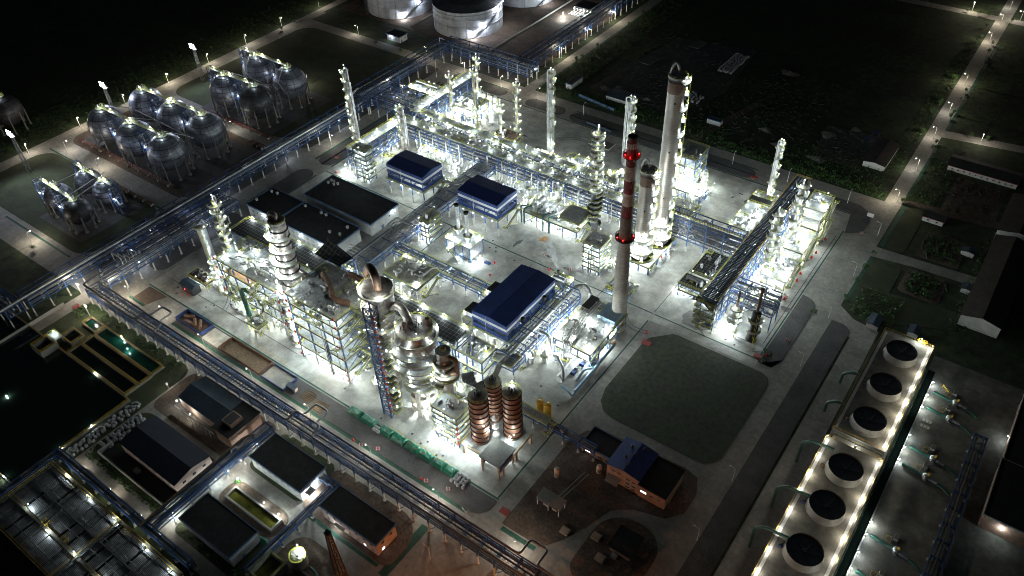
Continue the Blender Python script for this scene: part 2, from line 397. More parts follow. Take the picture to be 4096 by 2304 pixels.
for (x0,y0,x1,y1) in [(-297,119.6,-118,121),(-331,119.6,-319,121),(-346.8,260,-345.1,378),(-333.2,206,-332,248),(-331.9,259,-330.9,382),(-345,394.8,-299,395.8),(-372,404.3,-298,405),
    (-244,394.8,-120,395.8),(-41.9,256,-40,296),(-41.8,314,-40.2,352),(-41.2,364,-39,409),(-42.5,415,-41,480),(-43,500,-41.4,640),(-497,174.2,-379,175.4),(-372,184.5,-358,186.5),
    (-282.9,406,-281.5,560),(-128,83,-124.5,107),(-103,121.5,-88,123.4),(-450,120,-385,121.2),(-168,84.3,-130,85.8)]:
    gs.poly(rect(x0,y0,x1,y1),.05)
struct('green_paving_strip',gs,M['greenpaint'])
gl=MB()
for (x0,y0,x1,y1) in [(-331,131.1,-111,131.9),(-331,254,-112,254.7),(-111,254,-59.6,254.7),(-331,382,-62,382.8),(-60.4,256,-59.7,366),(-234,180,-233.4,252),(-111.9,132,-111.2,249)]:
    gl.poly(rect(x0,y0,x1,y1),.05)
struct('painted_line',gl,M['greenpaint'])
yl=MB()
for i in range(9):
    x=-255+i*2.6; yl.poly(rect(x,133.5,x+1.2,133.8),.055)
for i in range(12):
    x=-168+i*2.9; yl.poly(rect(x,133.2,x+.8,133.9),.055)
struct('painted_marking',yl,M['amber'])
# dirt stains with shapes of their own on the yard
st=mat('yard_stain',(.10,.10,.095),.6,var=.4,scale=.8); stm=MB()
def blot(mb,x,y,rx,ry,z,seed,n=22):
    rnd=random.Random(seed); ph=[rnd.random()*6.3 for _ in range(4)]
    mb.poly([(x+rx*cos(a)*(1+.22*sin(2*a+ph[0])+.15*sin(3*a+ph[1])+.1*sin(7*a+ph[2])),y+ry*sin(a)*(1+.22*sin(2*a+ph[0])+.15*sin(3*a+ph[1])+.1*sin(7*a+ph[2]))) for a in [2*pi*i/n for i in range(n)]],z)
for i,(x,y,rx,ry) in enumerate([(-96,263,4,6),(-92,258,5,2.5),(-196,262,1.2,3.4),(-163,259,2,1.2),(-176,262,1.6,1),(-207,239,2.5,.8),(-69,287,1.6,2.6),(-66,300,1.2,2.5),(-62,292,2.2,2.2),(-240,345,2,1),(-255,352,3,.8),(-83,380,2,1),(-112,362,1.6,2.6),(-108,352,1.2,.8)]):
    blot(stm,x,y,rx,ry,.052+.001*i,i)
struct('yard_stain',stm,st)
ru=MB(); blot(ru,-186,272.5,3.2,2.0,.075,77); struct('rust_stain',ru,mat('rust_stain_paint',(.34,.17,.05),.8,var=.4,scale=.5))
# ------------------------------------------------------------------ undergrowth (nobody could count it)
def leafmass(name,areas,seed,m,size=(.5,1.1)):
    rnd=random.Random(seed); b=MB()
    for (x0,y0,x1,y1,n,h) in areas:
        for _ in range(n*2):
            x=rnd.uniform(x0,x1); y=rnd.uniform(y0,y1); d=sin(x*.9+sin(y*.5)*2)+sin(y*.7+x*.2)
            if d<-.5 and rnd.random()<.8: continue
            z=rnd.random()**1.5*h*(.5+.5*max(0,d)); s=rnd.uniform(*size); a=rnd.random()*6.28; t=rnd.uniform(-.8,.8); u=rnd.uniform(-.8,.8)
            c,e=cos(a)*s,sin(a)*s
            b.add([(x-c,y-e,z+.1-t*s),(x+e,y-c,z+.1+u*s),(x+c,y+e,z+.1+t*s),(x-e,y+c,z+.1-u*s)],[(0,1,2,3)])
    return struct(name,b,m,'stuff')
leafmass('undergrowth',[(-283,408,-262,470,1500,2.2),(-283,470,-262,600,1700,2.2),(-262,407,-62,416,2200,1.8),(-150,404.6,-52,412,1500,1.6),(-545,150,-512,300,2600,1.4),(-550,300,-517,520,2600,1.4),(-245,412,-150,425,700,1.6),(-120,412,-56,440,1000,1.8),(-62,440,-53,640,1300,1.2)],3,M['leaf'],(.22,.55))
leafmass('undergrowth',[(-42,412,-26,480,700,1.3),(-38,306,-18,328,600,1.3),(-22,336,-8,352,900,1.6),(-22,368,-6,388,700,1.2),(2,320,10,400,500,1.4),(-60,253,-56,262,60,.8),(-345,100,-270,107,500,.7),(-262,52,-210,57,600,.8),(-345,96,-336,107,120,.8),(-201,52,-167,57,300,.8),(-263,23,-250,46,100,.5),(-200,88,-172,90,200,.7),(-210,440,-120,500,900,.9),(-45,520,-20,640,500,1.2)],5,M['leaf'],(.2,.5))
# ------------------------------------------------------------------ street lamps
def lamp_proto(kind):
    pole=MB(); pole.tube([(0,0,0),(0,0,.4)],.22,8); pole.tube([(0,0,.4),(0,0,6.6)],[.13,.08],8); pole.tube(smooth([(0,0,6.55),(0,0,7.4),(1.7,0,7.7)],.8),.07,8,)
    head=MB(); head.box(1.5,-.2,7.66,2.5,.2,7.84)
    return pole.mesh('pole',M['white']),head.mesh('lamp_head',M['white'])
LPOLE,LHEAD=lamp_proto(0)
# x, y, heading, lit, what singles it out
SL=[(-511.6,344.9,0,1,'fifth lit street lamp up the perimeter road behind the sphere tanks, beside dark bushes'),
(-509.9,308.2,0,1,'lit street lamp on the perimeter road just past the far floodlight mast'),
(-508.4,272,0,1,'lit street lamp on the perimeter road between the two far floodlight masts'),
(-507.1,236.2,0,1,'lit street lamp right beside the brightest floodlight mast'),
(-505.7,201.4,0,1,'lit street lamp casting a green glow on bushes behind the six sphere tanks'),
(-503.3,164.4,0,1,'lit street lamp beside the nearest floodlight mast on the perimeter road'),
(-483,178.7,90,1,'lit street lamp at the fork between perimeter road and sphere tank road'),
(-495.2,327.5,0,1,'small lit street lamp behind the farthest sphere tank'),
(-513.1,382.1,0,1,'lit street lamp by two little bushes on the far perimeter road'),
(-515.9,425.3,0,1,'topmost street lamp of the perimeter road at the edge of the photo'),
(-447.3,178.1,90,1,'lit street lamp on the road between the four small spheres and the six spheres'),
(-413.7,177.6,90,0,'unlit white street lamp between the small spheres and the six spheres'),
(-414.9,251.1,90,1,'lit street lamp on the road between the two big sphere groups'),
(-421.8,324.9,270,1,'lit street lamp on the road edge behind the shiniest sphere tank'),
(-450.7,404.8,270,1,'lit street lamp on the road in front of the first storage tank'),
(-412.7,115.4,90,1,'lit street lamp by a grass verge and small tree beyond the four small spheres'),
(-327.9,119.8,180,1,'lit hooked street lamp just inside the corner of the low pipe rack'),
(-301.4,120.7,180,1,'lit hooked street lamp beside the blue walled pit'),
(-270.3,119.2,180,1,'lit hooked street lamp between the blue walled pit and the open brown pit'),
(-235,117.8,180,1,'lit hooked street lamp beyond the open brown pit, near the blue container'),
(-352.9,107.5,0,1,'lit street lamp with a red box at its foot under the crossing of the racks'),
(-199,118.3,180,1,'lit hooked street lamp beside the timber piles on the gravel'),
(-163.7,117.8,180,1,'lit hooked street lamp level with the middle of the green tarpaulin heaps'),
(-128.4,117.4,180,1,'lit hooked street lamp level with the end of the green tarpaulin heaps'),
(-91,117.4,180,1,'lit street lamp at the low rack end by the reddish dark compound'),
(-116.3,97.9,180,0,'unlit street lamp on the road passing under the rack by the pink building'),
(-381.1,405.2,270,1,'lit street lamp behind the corner of the far blue rack'),
(-349.6,277.1,0,1,'lit street lamp on the road beside the long rack and the tall slim twin column'),
(-353.2,383,180,0,'unlit street lamp on the road corner below the storage tank rack'),
(-340.8,399.7,270,1,'first lit street lamp under the storage tank rack'),
(-305.5,395.1,90,1,'lit street lamp under the rack corner near the slim bare column'),
(-355.4,350.5,0,1,'lit street lamp beside the long blue rack behind the exchanger platform'),
(-274.4,394.6,90,1,'lit street lamp on the grassy corner opposite the blue rack end'),
(-238.5,394.3,90,0,'unlit white street lamp on the top road by the corrugated field shed'),
(-134.6,392.8,90,0,'unlit white street lamp on the top road behind the tallest steel tower'),
(-101.3,392.9,90,0,'unlit white street lamp on the top road behind the slim ringed column'),
(-66.7,391.4,90,0,'unlit white street lamp on the top road near the road junction'),
(-44.4,372.1,180,0,'unlit street lamp on the long road opposite the painted sign board'),
(-44.1,333.6,180,0,'unlit street lamp on the long road beside the rough grass square'),
(-43.7,297.2,180,0,'unlit street lamp on the long road where the lane turns to the cooling towers'),
(-43.2,261,180,0,'unlit street lamp on the long road opposite the dark gravel strip'),
(-42.6,189.6,180,0,'unlit street lamp on the dark road past the lawn corner'),
(-42.3,158.8,180,0,'unlit street lamp on the dark road beside the tiled pump house'),
(-294.8,417.7,0,1,'first lit street lamp on the road beside the rack to the far storage tanks'),
(-295.7,455.1,0,1,'second lit street lamp on the road beside the rack to the far storage tanks'),
(-297,492.7,0,1,'third lit street lamp on the road beside the rack to the far storage tanks'),
(-297.7,529.8,0,1,'fourth lit street lamp on the road beside the rack to the far storage tanks'),
(-48.8,711.5,180,1,'topmost lit lamp of the long straight road, past the far crossroads'),
(-48.7,678.1,180,1,'lit lamp at the far crossroads of the long straight road'),
(-48.7,640.9,180,1,'lit lamp next below the far crossroads on the long straight road'),
(-47.4,565.6,180,1,'lit lamp after the dark gap on the long straight road'),
(-46.4,520.4,180,1,'lit lamp just above the lane junction on the long straight road'),
(-46.2,484.9,180,1,'lit lamp just below the lane junction on the long straight road'),
(-45.1,444.1,180,1,'lit lamp on the long straight road level with the brown roofed shed'),
(-45.2,407,180,1,'lit lamp at the near junction of the long straight road'),
(-21.9,494.2,270,1,'lit lamp on the side lane with small trees off the long road'),
(-72,693.5,270,1,'lit lamp on the far cross road among roadside trees'),
(-38,692.4,200,1,'lit lamp in front of the far white house')]
for x,y,rz,lit,lb in SL:
    t=thing('street_lamp',lb,'street lamp',(x,y,.03),'street lamps along the site roads',R(rz))
    link('pole',LPOLE,t); link('lamp_head',LHEAD,t)
    if lit: lamp(t,2.1,0,7.42,'street','bulb')
# ------------------------------------------------------------------ trees
def crown(seed,h):
    rnd=random.Random(seed); b=MB()
    cl=[(rnd.uniform(-.8,.8),rnd.uniform(-.8,.8),h*rnd.uniform(.45,.9),rnd.uniform(.5,.95)) for _ in range(9)]
    for cx,cy,cz,r in cl:
        for _ in range(34):
            a=rnd.random()*6.28; u=rnd.uniform(-1,1); q=r*rnd.uniform(.6,1.1); w=sqrt(1-u*u)
            x=cx+q*w*cos(a); y=cy+q*w*sin(a); z=cz+q*u; s=rnd.uniform(.10,.24); A=rnd.random()*6.28; t=rnd.uniform(-1,1)*s
            c,e=cos(A)*s,sin(A)*s
            b.add([(x-c,y-e,z-t),(x+e,y-c,z+t*.6),(x+c,y+e,z+t),(x-e,y+c,z-t*.6)],[(0,1,2,3)])
    return b.mesh('crown',M['leaf'])
def trunk(h):
    b=MB(); b.tube([(0,0,0),(.05,0,h*.35),(0,.04,h*.7)],[.12,.08,.03],7)
    for a in (0,2,4): b.tube([(0.03,0,h*.38),(.5*cos(a),.5*sin(a),h*.62)],[.05,.02],5)
    return b.mesh('trunk',M['bark'])
CR=[(crown(i,3.2+.3*i),trunk(3.2+.3*i)) for i in range(4)]
TR=[((-55.1,645.0),'tree at the verge of the long road, first above the dark gap, field side'),((-56.0,636.3),'second roadside tree from the dark gap on the field side of the long road'),((-55.3,627.3),'roadside tree nearest the dark gap, field side of the long road'),
((-46.0,637.2),'tree in front of the fenced plot above the dark gap of the long road'),((-45.5,621.8),'tree just above the dark gap, away from the field'),((-54.7,569.0),'pale tree by the field, level with the lamp below the dark gap'),
((-54.3,534.4),'upper of two pale trees on the field verge between lamps'),((-53.7,527.2),'lower of two pale trees on the field verge between lamps'),((-43.9,521.0),'upper of two dark trees just above the side lane'),((-44.0,514.8),'lower of two dark trees just above the side lane, close to the junction'),
((-43.4,479.2),'bushy tree at the corner below the side lane junction'),((-42.8,469.4),'small bush tree below the side lane corner by the green strip'),((-105.1,689.7),'farthest tree along the distant cross road'),((-74.6,688.2),'tree on the field side of the distant cross road, mid way'),((-66.4,687.2),'tree on the field side of the distant cross road, near the corner'),
((-59.5,687.0),'tree at the field corner of the far crossroads'),((-56.2,667.0),'tree beside the lamp just below the far crossroads'),((-42.9,685.5),'tree at the corner across from the far white house'),((-28.6,497.3),'first little tree on the side lane under its lamp'),((-19.3,498.7),'second little tree on the side lane, with a long shadow'),
((-44.5,555.0),'small tree by the green strip halfway down the long road'),((-54.0,487.5),'pale tree on the field verge opposite the side lane'),((-42.3,407.3),'tree with a long shadow at the near road junction'),((-41.1,328.5),'bush at the middle of the rough grass square edge'),((-41.5,340.0),'bush near the top of the rough grass square edge'),
((-41.5,313.8),'large bush at the lower corner of the rough grass square'),((-41.1,353.9),'small tree on the lane corner above the rough grass square'),((-281.8,453.7),'lower of two trees on the verge beside the tank road'),((-281.8,461.2),'upper of two trees on the verge beside the tank road'),
((-281.8,482.9),'third tree up the verge beside the tank road'),((-281.8,528.7),'fourth tree up the verge beside the tank road'),((-281.8,551.2),'topmost tree on the verge beside the tank road'),((-506.8,376.9),'small tree by the far perimeter lamp'),
((-508.2,391.3),'small tree at the bend of the perimeter road'),((-424.5,396.8),'round bush beside the white hut road'),((-399.7,397.3),'round bush on the verge below the white hut'),((-406.6,113.1),'tree on the verge by the lamp beyond the small spheres'),((-33.0,309.8),'bush on the bend of the lane to the cooling towers'),((-50.1,294.8),'weedy bush on the edge of the dark gravel strip')]
for i,((x,y),lb) in enumerate(TR):
    c,tk=CR[i%4]; t=thing('tree',lb,'tree',(x,y,.05),'small trees along the roads',i*1.3); s=.85+.35*((i*37)%10)/10; t.scale=(s,s,s)
    link('crown',c,t); link('trunk',tk,t)
M['legdull']=mat('dull_leg_steel',(.20,.19,.17),.7,var=.3,scale=.8)
# ================================================================== sphere tanks
def sphere_tank(x,y,r,zc,label,dark=False,legs=10,group='spherical tanks on legs',spray=True):
    t=thing('sphere_tank',label,'sphere tank',(x,y,.16),group)
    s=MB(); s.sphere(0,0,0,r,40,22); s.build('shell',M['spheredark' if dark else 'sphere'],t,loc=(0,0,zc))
    lg=MB(); L=zc+.1; lg.tube([(0,0,0),(0,0,L)],.42,8); lg.box(-.8,-.8,0,.8,.8,.9); lm=lg.mesh('leg',M['legdull'])
    for i in range(legs):
        a=2*pi*(i+.5)/legs; link('leg',lm,t,(r*.97*cos(a),r*.97*sin(a),0))
    p=MB(); p.lathe([(.01,0),(r*.27,0),(r*.27,.3),(.01,.3)],20,0,0,zc+r*.985); p.m=1
    n=14; p.rail([(r*.27*cos(2*pi*i/n),r*.27*sin(2*pi*i/n),zc+r*.985+.3) for i in range(n)],True)
    p.build('top_platform',[M['decklight'],M['yellow']],t)
    nz=MB()
    for i in range(7):
        a=i*.9; nz.tube([(r*.13*cos(a),r*.13*sin(a),zc+r),(r*.13*cos(a),r*.13*sin(a),zc+r+1.6+.5*(i%3))],.22,6)
    nz.build('nozzle',M['pipe'],t)
    if spray:
        for k,(zz,) in enumerate(((.72,),(.05,),(-.5,))):
            q=MB(); rr=r*sqrt(1-zz*zz)+.35; q.tube([(rr*cos(2*pi*i/20),rr*sin(2*pi*i/20),zc+r*zz) for i in range(21)],.10,5,False); q.build('spray_pipe',M['pipedark'],t)
    lamp(t,r*.2,-r*.2,zc+r+2.6,'deck')
    return t
S1=[(-467,202,'sphere tank at the corner of the six by the road fork'),(-436,201.5,'middle sphere tank of the near row of six, behind the front one'),(-406.5,202.5,'front sphere tank of the six, nearest the pipe rack, with pale leg rows'),
    (-467,231,'back sphere tank of the six, nearest the brightest floodlight mast'),(-436.5,230.5,'middle sphere tank of the back row of six, lit blue white'),(-407.5,231.5,'sphere tank of the six beside the lane between the groups, bright cap')]
for x,y,l in S1: sphere_tank(x,y,11.2,14,l)
S2=[(-438.5,272.5,'steel sphere tank with a blue stair tower, corner of the far four',0),(-409.5,273.5,'dark sphere tank wrapped in dark spray rings, far four',1),(-443,303.5,'sphere tank of the far four with two bright pipe chutes, partly hidden',0),(-411,302.5,'shiny sphere tank of the far four with a bright reflection',0)]
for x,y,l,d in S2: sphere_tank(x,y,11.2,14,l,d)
S3=[(-426,143,'small sphere tank at the dark field edge, with yellow lit stair',0),(-425,161,'small sphere tank behind its three neighbours, by the sphere road',0),(-407,161,'small sphere tank lit on its flank, beside a blue stair frame',0),(-403,141,'dark small sphere tank above a glowing lamp at its feet',1)]
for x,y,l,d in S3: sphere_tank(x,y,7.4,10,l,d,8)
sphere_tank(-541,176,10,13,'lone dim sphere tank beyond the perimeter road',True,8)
# stair towers and walkways
def stair_tower(x,y,h,label,w=4,col='blue',z=.16,lamps=(.62,),group=None,d=3.4):
    t=thing('stair_tower',label,'stair tower',(x,y,z),group)
    b=MB(); b.lattice(0,0,0,h,w,d,.28,.16,3.2); b.build('frame',M[col],t)
    s=MB(); n=int(h/3.2)
    for i in range(n):
        z0=i*3.2; a=1 if i%2 else -1
        s.m=0; s.beam((-a*w*.4,-.5,z0),(a*w*.4,-.5,z0+3.2),1.2,.25); s.box(a*w*.32-.7,-d/2,z0+3.1,a*w*.32+.7,d/2,z0+3.25)
        s.m=1; s.beam((-a*w*.4,-1.1,z0+1),(a*w*.4,-1.1,z0+4.2),.1)
    s.build('stairs',[M['decklight'],M['yellow']],t)
    for f in lamps: lamp(t,w*.2,-d*.6,h*f,'blue')
    return t
for x,y,h,l in [(-451,198,25,'blue stair tower between the corner and middle spheres of the six'),(-421,199,25,'blue stair tower between the middle and front spheres of the six'),(-452,229,25,'blue stair tower between the two back spheres of the six'),(-422,230,25,'blue stair tower between the back row spheres near the lane'),
  (-455,275,25,'blue stair tower at the outer side of the far sphere with the white pad'),(-424,271,25,'blue stair tower between the dark ringed sphere and its neighbour'),(-459,305,25,'blue stair tower at the far end of the twin chute walkway'),(-427,304,25,'blue stair tower between the two bright far spheres'),
  (-437,140,18,'blue stair tower at the dark field end of the small spheres'),(-415,139,18,'blue stair tower between the near pair of small spheres'),(-436,163,18,'blue stair tower at the outer end of the small sphere walkway'),(-396,160,18,'blue stair tower between the small spheres and the long rack')]:
    stair_tower(x,y,h,l,group='blue stair towers of the sphere tanks')
def walkway(name,label,pts,w=1.4,cat='walkway',lamps=3,k='blue',legs=()):
    t=thing(name,label,cat,(0,0,0)); b=MB()
    for a,c in zip(pts,pts[1:]):
        b.m=0; b.beam(a,c,w,.3); d=(V(c)-V(a)).normalized(); sd=V((-d.y,d.x,0))*w/2
        b.m=1; b.rail([V(a)+sd+V((0,0,.15)),V(c)+sd+V((0,0,.15))]); b.rail([V(a)-sd+V((0,0,.15)),V(c)-sd+V((0,0,.15))])
    b.build('deck',[M['decklight'],M['yellow']],t)
    if legs:
        f=MB()
        for p in legs: f.beam((p[0],p[1],0),(p[0],p[1],p[2]),.3)
        f.build('support_frame',M['blue'],t)
    A=V(pts[0]);B=V(pts[-1])
    for i in range(lamps):
        p=A+(B-A)*((i+.5)/lamps); lamp(t,p.x,p.y,p.z+2.2,k)
    return t
walkway('access_walkway','yellow railed walkway over the near row of six spheres',[(-466,202,25.7),(-406,202.5,25.7)],lamps=3)
walkway('access_walkway','yellow railed walkway over the back row of six spheres',[(-466,231,25.7),(-406,231.5,25.7)],lamps=3)
walkway('access_walkway','railed walkway over the dark ringed sphere and its neighbour',[(-456,273,25.7),(-409,273.5,25.7)],lamps=3)
walkway('access_walkway','railed walkway linking the two far bright spheres',[(-460,304,25.7),(-411,303,25.7)],lamps=3)
walkway('access_walkway','yellow lit walkway over the small spheres nearest the rack',[(-438,142,17.6),(-403,141,17.6)],lamps=3)
walkway('access_walkway','yellow lit walkway over the small spheres nearest the sphere road',[(-437,162,17.6),(-398,161,17.6)],lamps=3)
# pale pipes between the spheres
def pipe_thing(name,label,runs,m='pipe',r=.3,cat='pipe',n=8,part='pipe'):
    if len(runs)==1:
        b=MB(); b.tube(smooth(runs[0],1.2),r,n); return tag(b.build(name,M[m]),label,cat)
    t=thing(name,label,cat)
    for q in runs:
        b=MB(); b.tube(smooth(q,1.2),r,n); b.build(part,M[m],t)
    return t
pipe_thing('vapour_line','pale pipe zigzagging between the two rows of six spheres',[[(-465,204,27),(-460,214,22),(-455,217,20),(-400,217,18)],[(-436,204,27),(-432,214,22),(-428,217,20)],[(-436,228,27),(-440,221,22),(-444,217,20)],[(-406,205,27),(-402,213,22),(-398,217,19)]],r=.28)
pipe_thing('vapour_line','pale pipe crossing between the four small spheres',[[(-425,160,18),(-426,143,18)],[(-416,168,16),(-412,135,15)],[(-407,160,18),(-403,142,18)]],r=.22)
pipe_thing('vapour_line','pale pipes running down and around the far four spheres',[[(-444,300,27),(-440,290,20),(-432,288,18),(-412,288,17)],[(-439,275,27),(-436,284,20),(-432,288,18)],[(-411,299,26),(-408,291,20),(-398,288,16)],[(-409,276,26),(-400,277,20),(-398,277,4)]],r=.28)
pipe_thing('inclined_chute','two bright pipe chutes resting against the far spheres',[[(-445,297,25),(-441,291,14)],[(-446.5,297,25),(-442.5,291,14)],[(-415,298,25),(-411,291,14)],[(-416.5,298,25),(-412.5,291,14)]],r=.55)
def manifold(label,x0,x1,y,n=4,post=10):
    t=thing('fire_water_main',label,'pipe'); b=MB()
    for k in range(n): b.tube([(x0,y+k*.7,1.7),(x1,y+k*.7,1.7)],.22,6)
    b.build('pipe',M['redbrown'],t)
    pm=MB().box(-.2,0,0,.2,n*.7,1.5).mesh('support',M['footing'])
    for i in range(post): link('support',pm,t,(x0+(x1-x0)*(i+.5)/post,y-.2,0))
manifold('red brown pipe run along the road edge of the six spheres',-490,-392,190.5)
manifold('red brown pipe run between the two big sphere groups',-452,-384,259.3,4,8)
manifold('red brown pipe run beside the small spheres and sphere road',-432,-384,173,3,6)
for x,y,l in [(-386,249,'red brown pipe manifold by the long rack below the bright capped sphere'),]:
    manifold(l,x-8,x+6,y,5,3)
# floodlight masts
for x,y,l in [(-487.5,286.5,'lattice floodlight mast nearest the far four spheres, cool white glare'),(-490,219,'brightest lattice floodlight mast, glaring behind the six spheres'),(-482,153,'lattice floodlight mast by the road fork at the photo edge')]:
    t=thing('floodlight_mast',l,'floodlight mast',(x,y,.14),'floodlight masts by the sphere tanks')
    b=MB(); b.lattice(0,0,0,25,2.2,2.2,.22,.12,2.5,1.1,1.1); b.build('mast',M['steel'],t)
    h=MB(); h.box(-2.8,-.8,25,2.8,.8,25.2); h.rail([(-1.8,-.8,25.2),(1.8,-.8,25.2),(1.8,.8,25.2),(-1.8,.8,25.2)],True); h.build('headframe',M['white'],t)
    lm=MB()
    lm.add([(-.5,-.05,-.45),(.5,-.05,-.45),(.5,.25,.45),(-.5,.25,.45)],[(0,1,2,3)]); lm=lm.mesh('floodlight',M['l_mast'])
    for i in range(12):
        a_=R(40+(i%4-1.5)*26); link('floodlight',lm,t,(-2.1+1.4*(i%4),-.9+.1*(i//4),26+1.1*(i//4)),rz=a_)
    spot('floodlight_light',(x+1.8,y-1.6,27.2),(x+45,y-14,0),34000,(.74,.82,1))
# ================================================================== storage tanks
def text_mesh(body,size):
    cu=bpy.data.curves.new('t','FONT'); cu.body=body; cu.size=size; cu.extrude=0; cu.align_x='CENTER'; cu.resolution_u=2
    o=bpy.data.objects.new('t',cu); COL.objects.link(o); dg=bpy.context.evaluated_depsgraph_get(); dg.update()
    me=bpy.data.meshes.new_from_object(o.evaluated_get(dg)); bpy.data.objects.remove(o); return me
def storage_tank(x,y,r,h,label,stair,marks=(),hasmast=False,k=()):
    t=thing('storage_tank',label,'storage tank',(x,y,.15),'white cylindrical storage tanks')
    b=MB(); b.lathe([(r,0),(r,h)],72); b.build('shell',M['tank'],t)
    b=MB(); b.lathe([(r+.12,h-.3),(r+.35,h-.3),(r+.35,h),(r-.3,h),(r-.3,h-.3)],72); b.build('rim',M['tank'],t)
    b=MB(); b.lathe([(r-.3,h-.1),(r*.6,h+1.7),(r*.2,h+2.8),(.01,h+3)],64); b.build('roof',M['tankroof'],t)
    for z in (h*.42,h*.70,h*.87):
        b=MB(); b.lathe([(r,z-.13),(r+.4,z-.13),(r+.4,z+.13),(r,z+.13)],72); b.build('wind_girder',M['tank'],t)
    b=MB(); n=11
    for i in range(n):
        a=2*pi*i/n+.2; b.tube([(r*1.008*cos(a),r*1.008*sin(a),0),(r*1.008*cos(a),r*1.008*sin(a),h)],.09,5)
    for z in (h*.9,): b.lathe([(r+.55,z-.06),(r+.67,z-.06),(r+.67,z+.06),(r+.55,z+.06)],72)
    b.build('spray_pipe',M['pipedark'],t)
    a0,a1=stair; b=MB(); n=26
    P=[(( r+.9)*cos(a0+(a1-a0)*i/n),(r+.9)*sin(a0+(a1-a0)*i/n),h*i/n) for i in range(n+1)]
    for p,q in zip(P,P[1:]): b.beam(p,q,1.1,.25)
    b.m=1; b.rail([(p[0]*1.02,p[1]*1.02,p[2]) for p in P],toe=0); b.build('spiral_stair',[M['deck'],M['pipedark']],t)
    for f in k:
        a=a0+(a1-a0)*f; lamp(t,(r+2.6)*cos(a),(r+2.6)*sin(a),h*f+2.2,'tank')
    red=mat('tank_lettering',(.16,.05,.05),.7,var=.2)
    for body,a,z,size in marks:
        me=text_mesh(body,size)
        for v in me.vertices:
            th=a+v.co.x/r; zz=v.co.y+z; v.co=((r+.06)*cos(th),(r+.06)*sin(th),zz)
        me.materials.clear(); me.materials.append(red); link('lettering',me,t)
    if hasmast:
        b=MB(); b.lattice(r*cos(-1.9)*1.12,r*sin(-1.9)*1.12,0,h+6,1.6,1.6,.2,.12,2.4); b.build('ladder_mast',M['pipedark'],t)
    return t
A_=atan2(-465,389)
storage_tank(-389,465,27,19.6,'big white storage tank with dark roof and lettering, behind the rack corner',(A_+.02,A_+1.15),[('0201-TK-01',A_-.62,14.2,2.4),('0201-TK-01',A_+.98,14.6,2.2)],k=(.08,.36,.8,.99))
storage_tank(-459,463,27,19.6,'white storage tank beside the white hut, cut by the photo edge, lamp at its foot',(atan2(-463,459)-.02,atan2(-463,459)+1.1),hasmast=True,k=(.06,.5))
storage_tank(-386,536,27,19.6,'farthest white storage tank, only its foot in view',(A_+.3,A_+1.4),k=(.3,))
for pts,l in [([(-345,430),(-345,560)],'low pale bund wall beside the lettered storage tank'),([(-424,436),(-424,556)],'low dark bund wall between the two storage tanks'),([(-300,432),(-345,432)],'low bund wall below the pump station')]:
    b=MB(); b.beam((*pts[0],.7),(*pts[1],.7),.5,1.4); tag(b.build('bund_wall',M['kerb']),l,'wall')
# ------------------------------------------------------------------ generic building
def windows(t,axis,c,face,a0,a1,z,n,w=1.2,h=1.3,lit=(),pane='glass'):
    """n windows on a wall; axis 'x' -> wall runs along x at y=c, face = outward sign"""
    for i in range(n):
        p=a0+(a1-a0)*(i+.5)/n; f=MB(); e=.06*face
        def bx(b,u0,z0,u1,z1,d0,d1):
            y0,y1=sorted((c+d0*face,c+d1*face))
            if axis=='x': b.box(u0,y0,z0,u1,y1,z1)
            else: b.box(y0,u0,z0,y1,u1,z1)
        bx(f,p-w/2,z,p-w/2+.12,z+h,.004,.10); bx(f,p+w/2-.12,z,p+w/2,z+h,.004,.10); bx(f,p-w/2+.12,z,p+w/2-.12,z+.12,.004,.10); bx(f,p-w/2+.12,z+h-.12,p+w/2-.12,z+h,.004,.10)
        bx(f,p-.04,z+.12,p+.04,z+h-.12,.004,.08)
        fo=f.build('window',M['wall'],t)
        q=MB(); bx(q,p-w/2+.1,z+.1,p+w/2-.1,z+h-.1,.006,.05); q.build('pane',M['litglass' if i in lit else pane],fo)
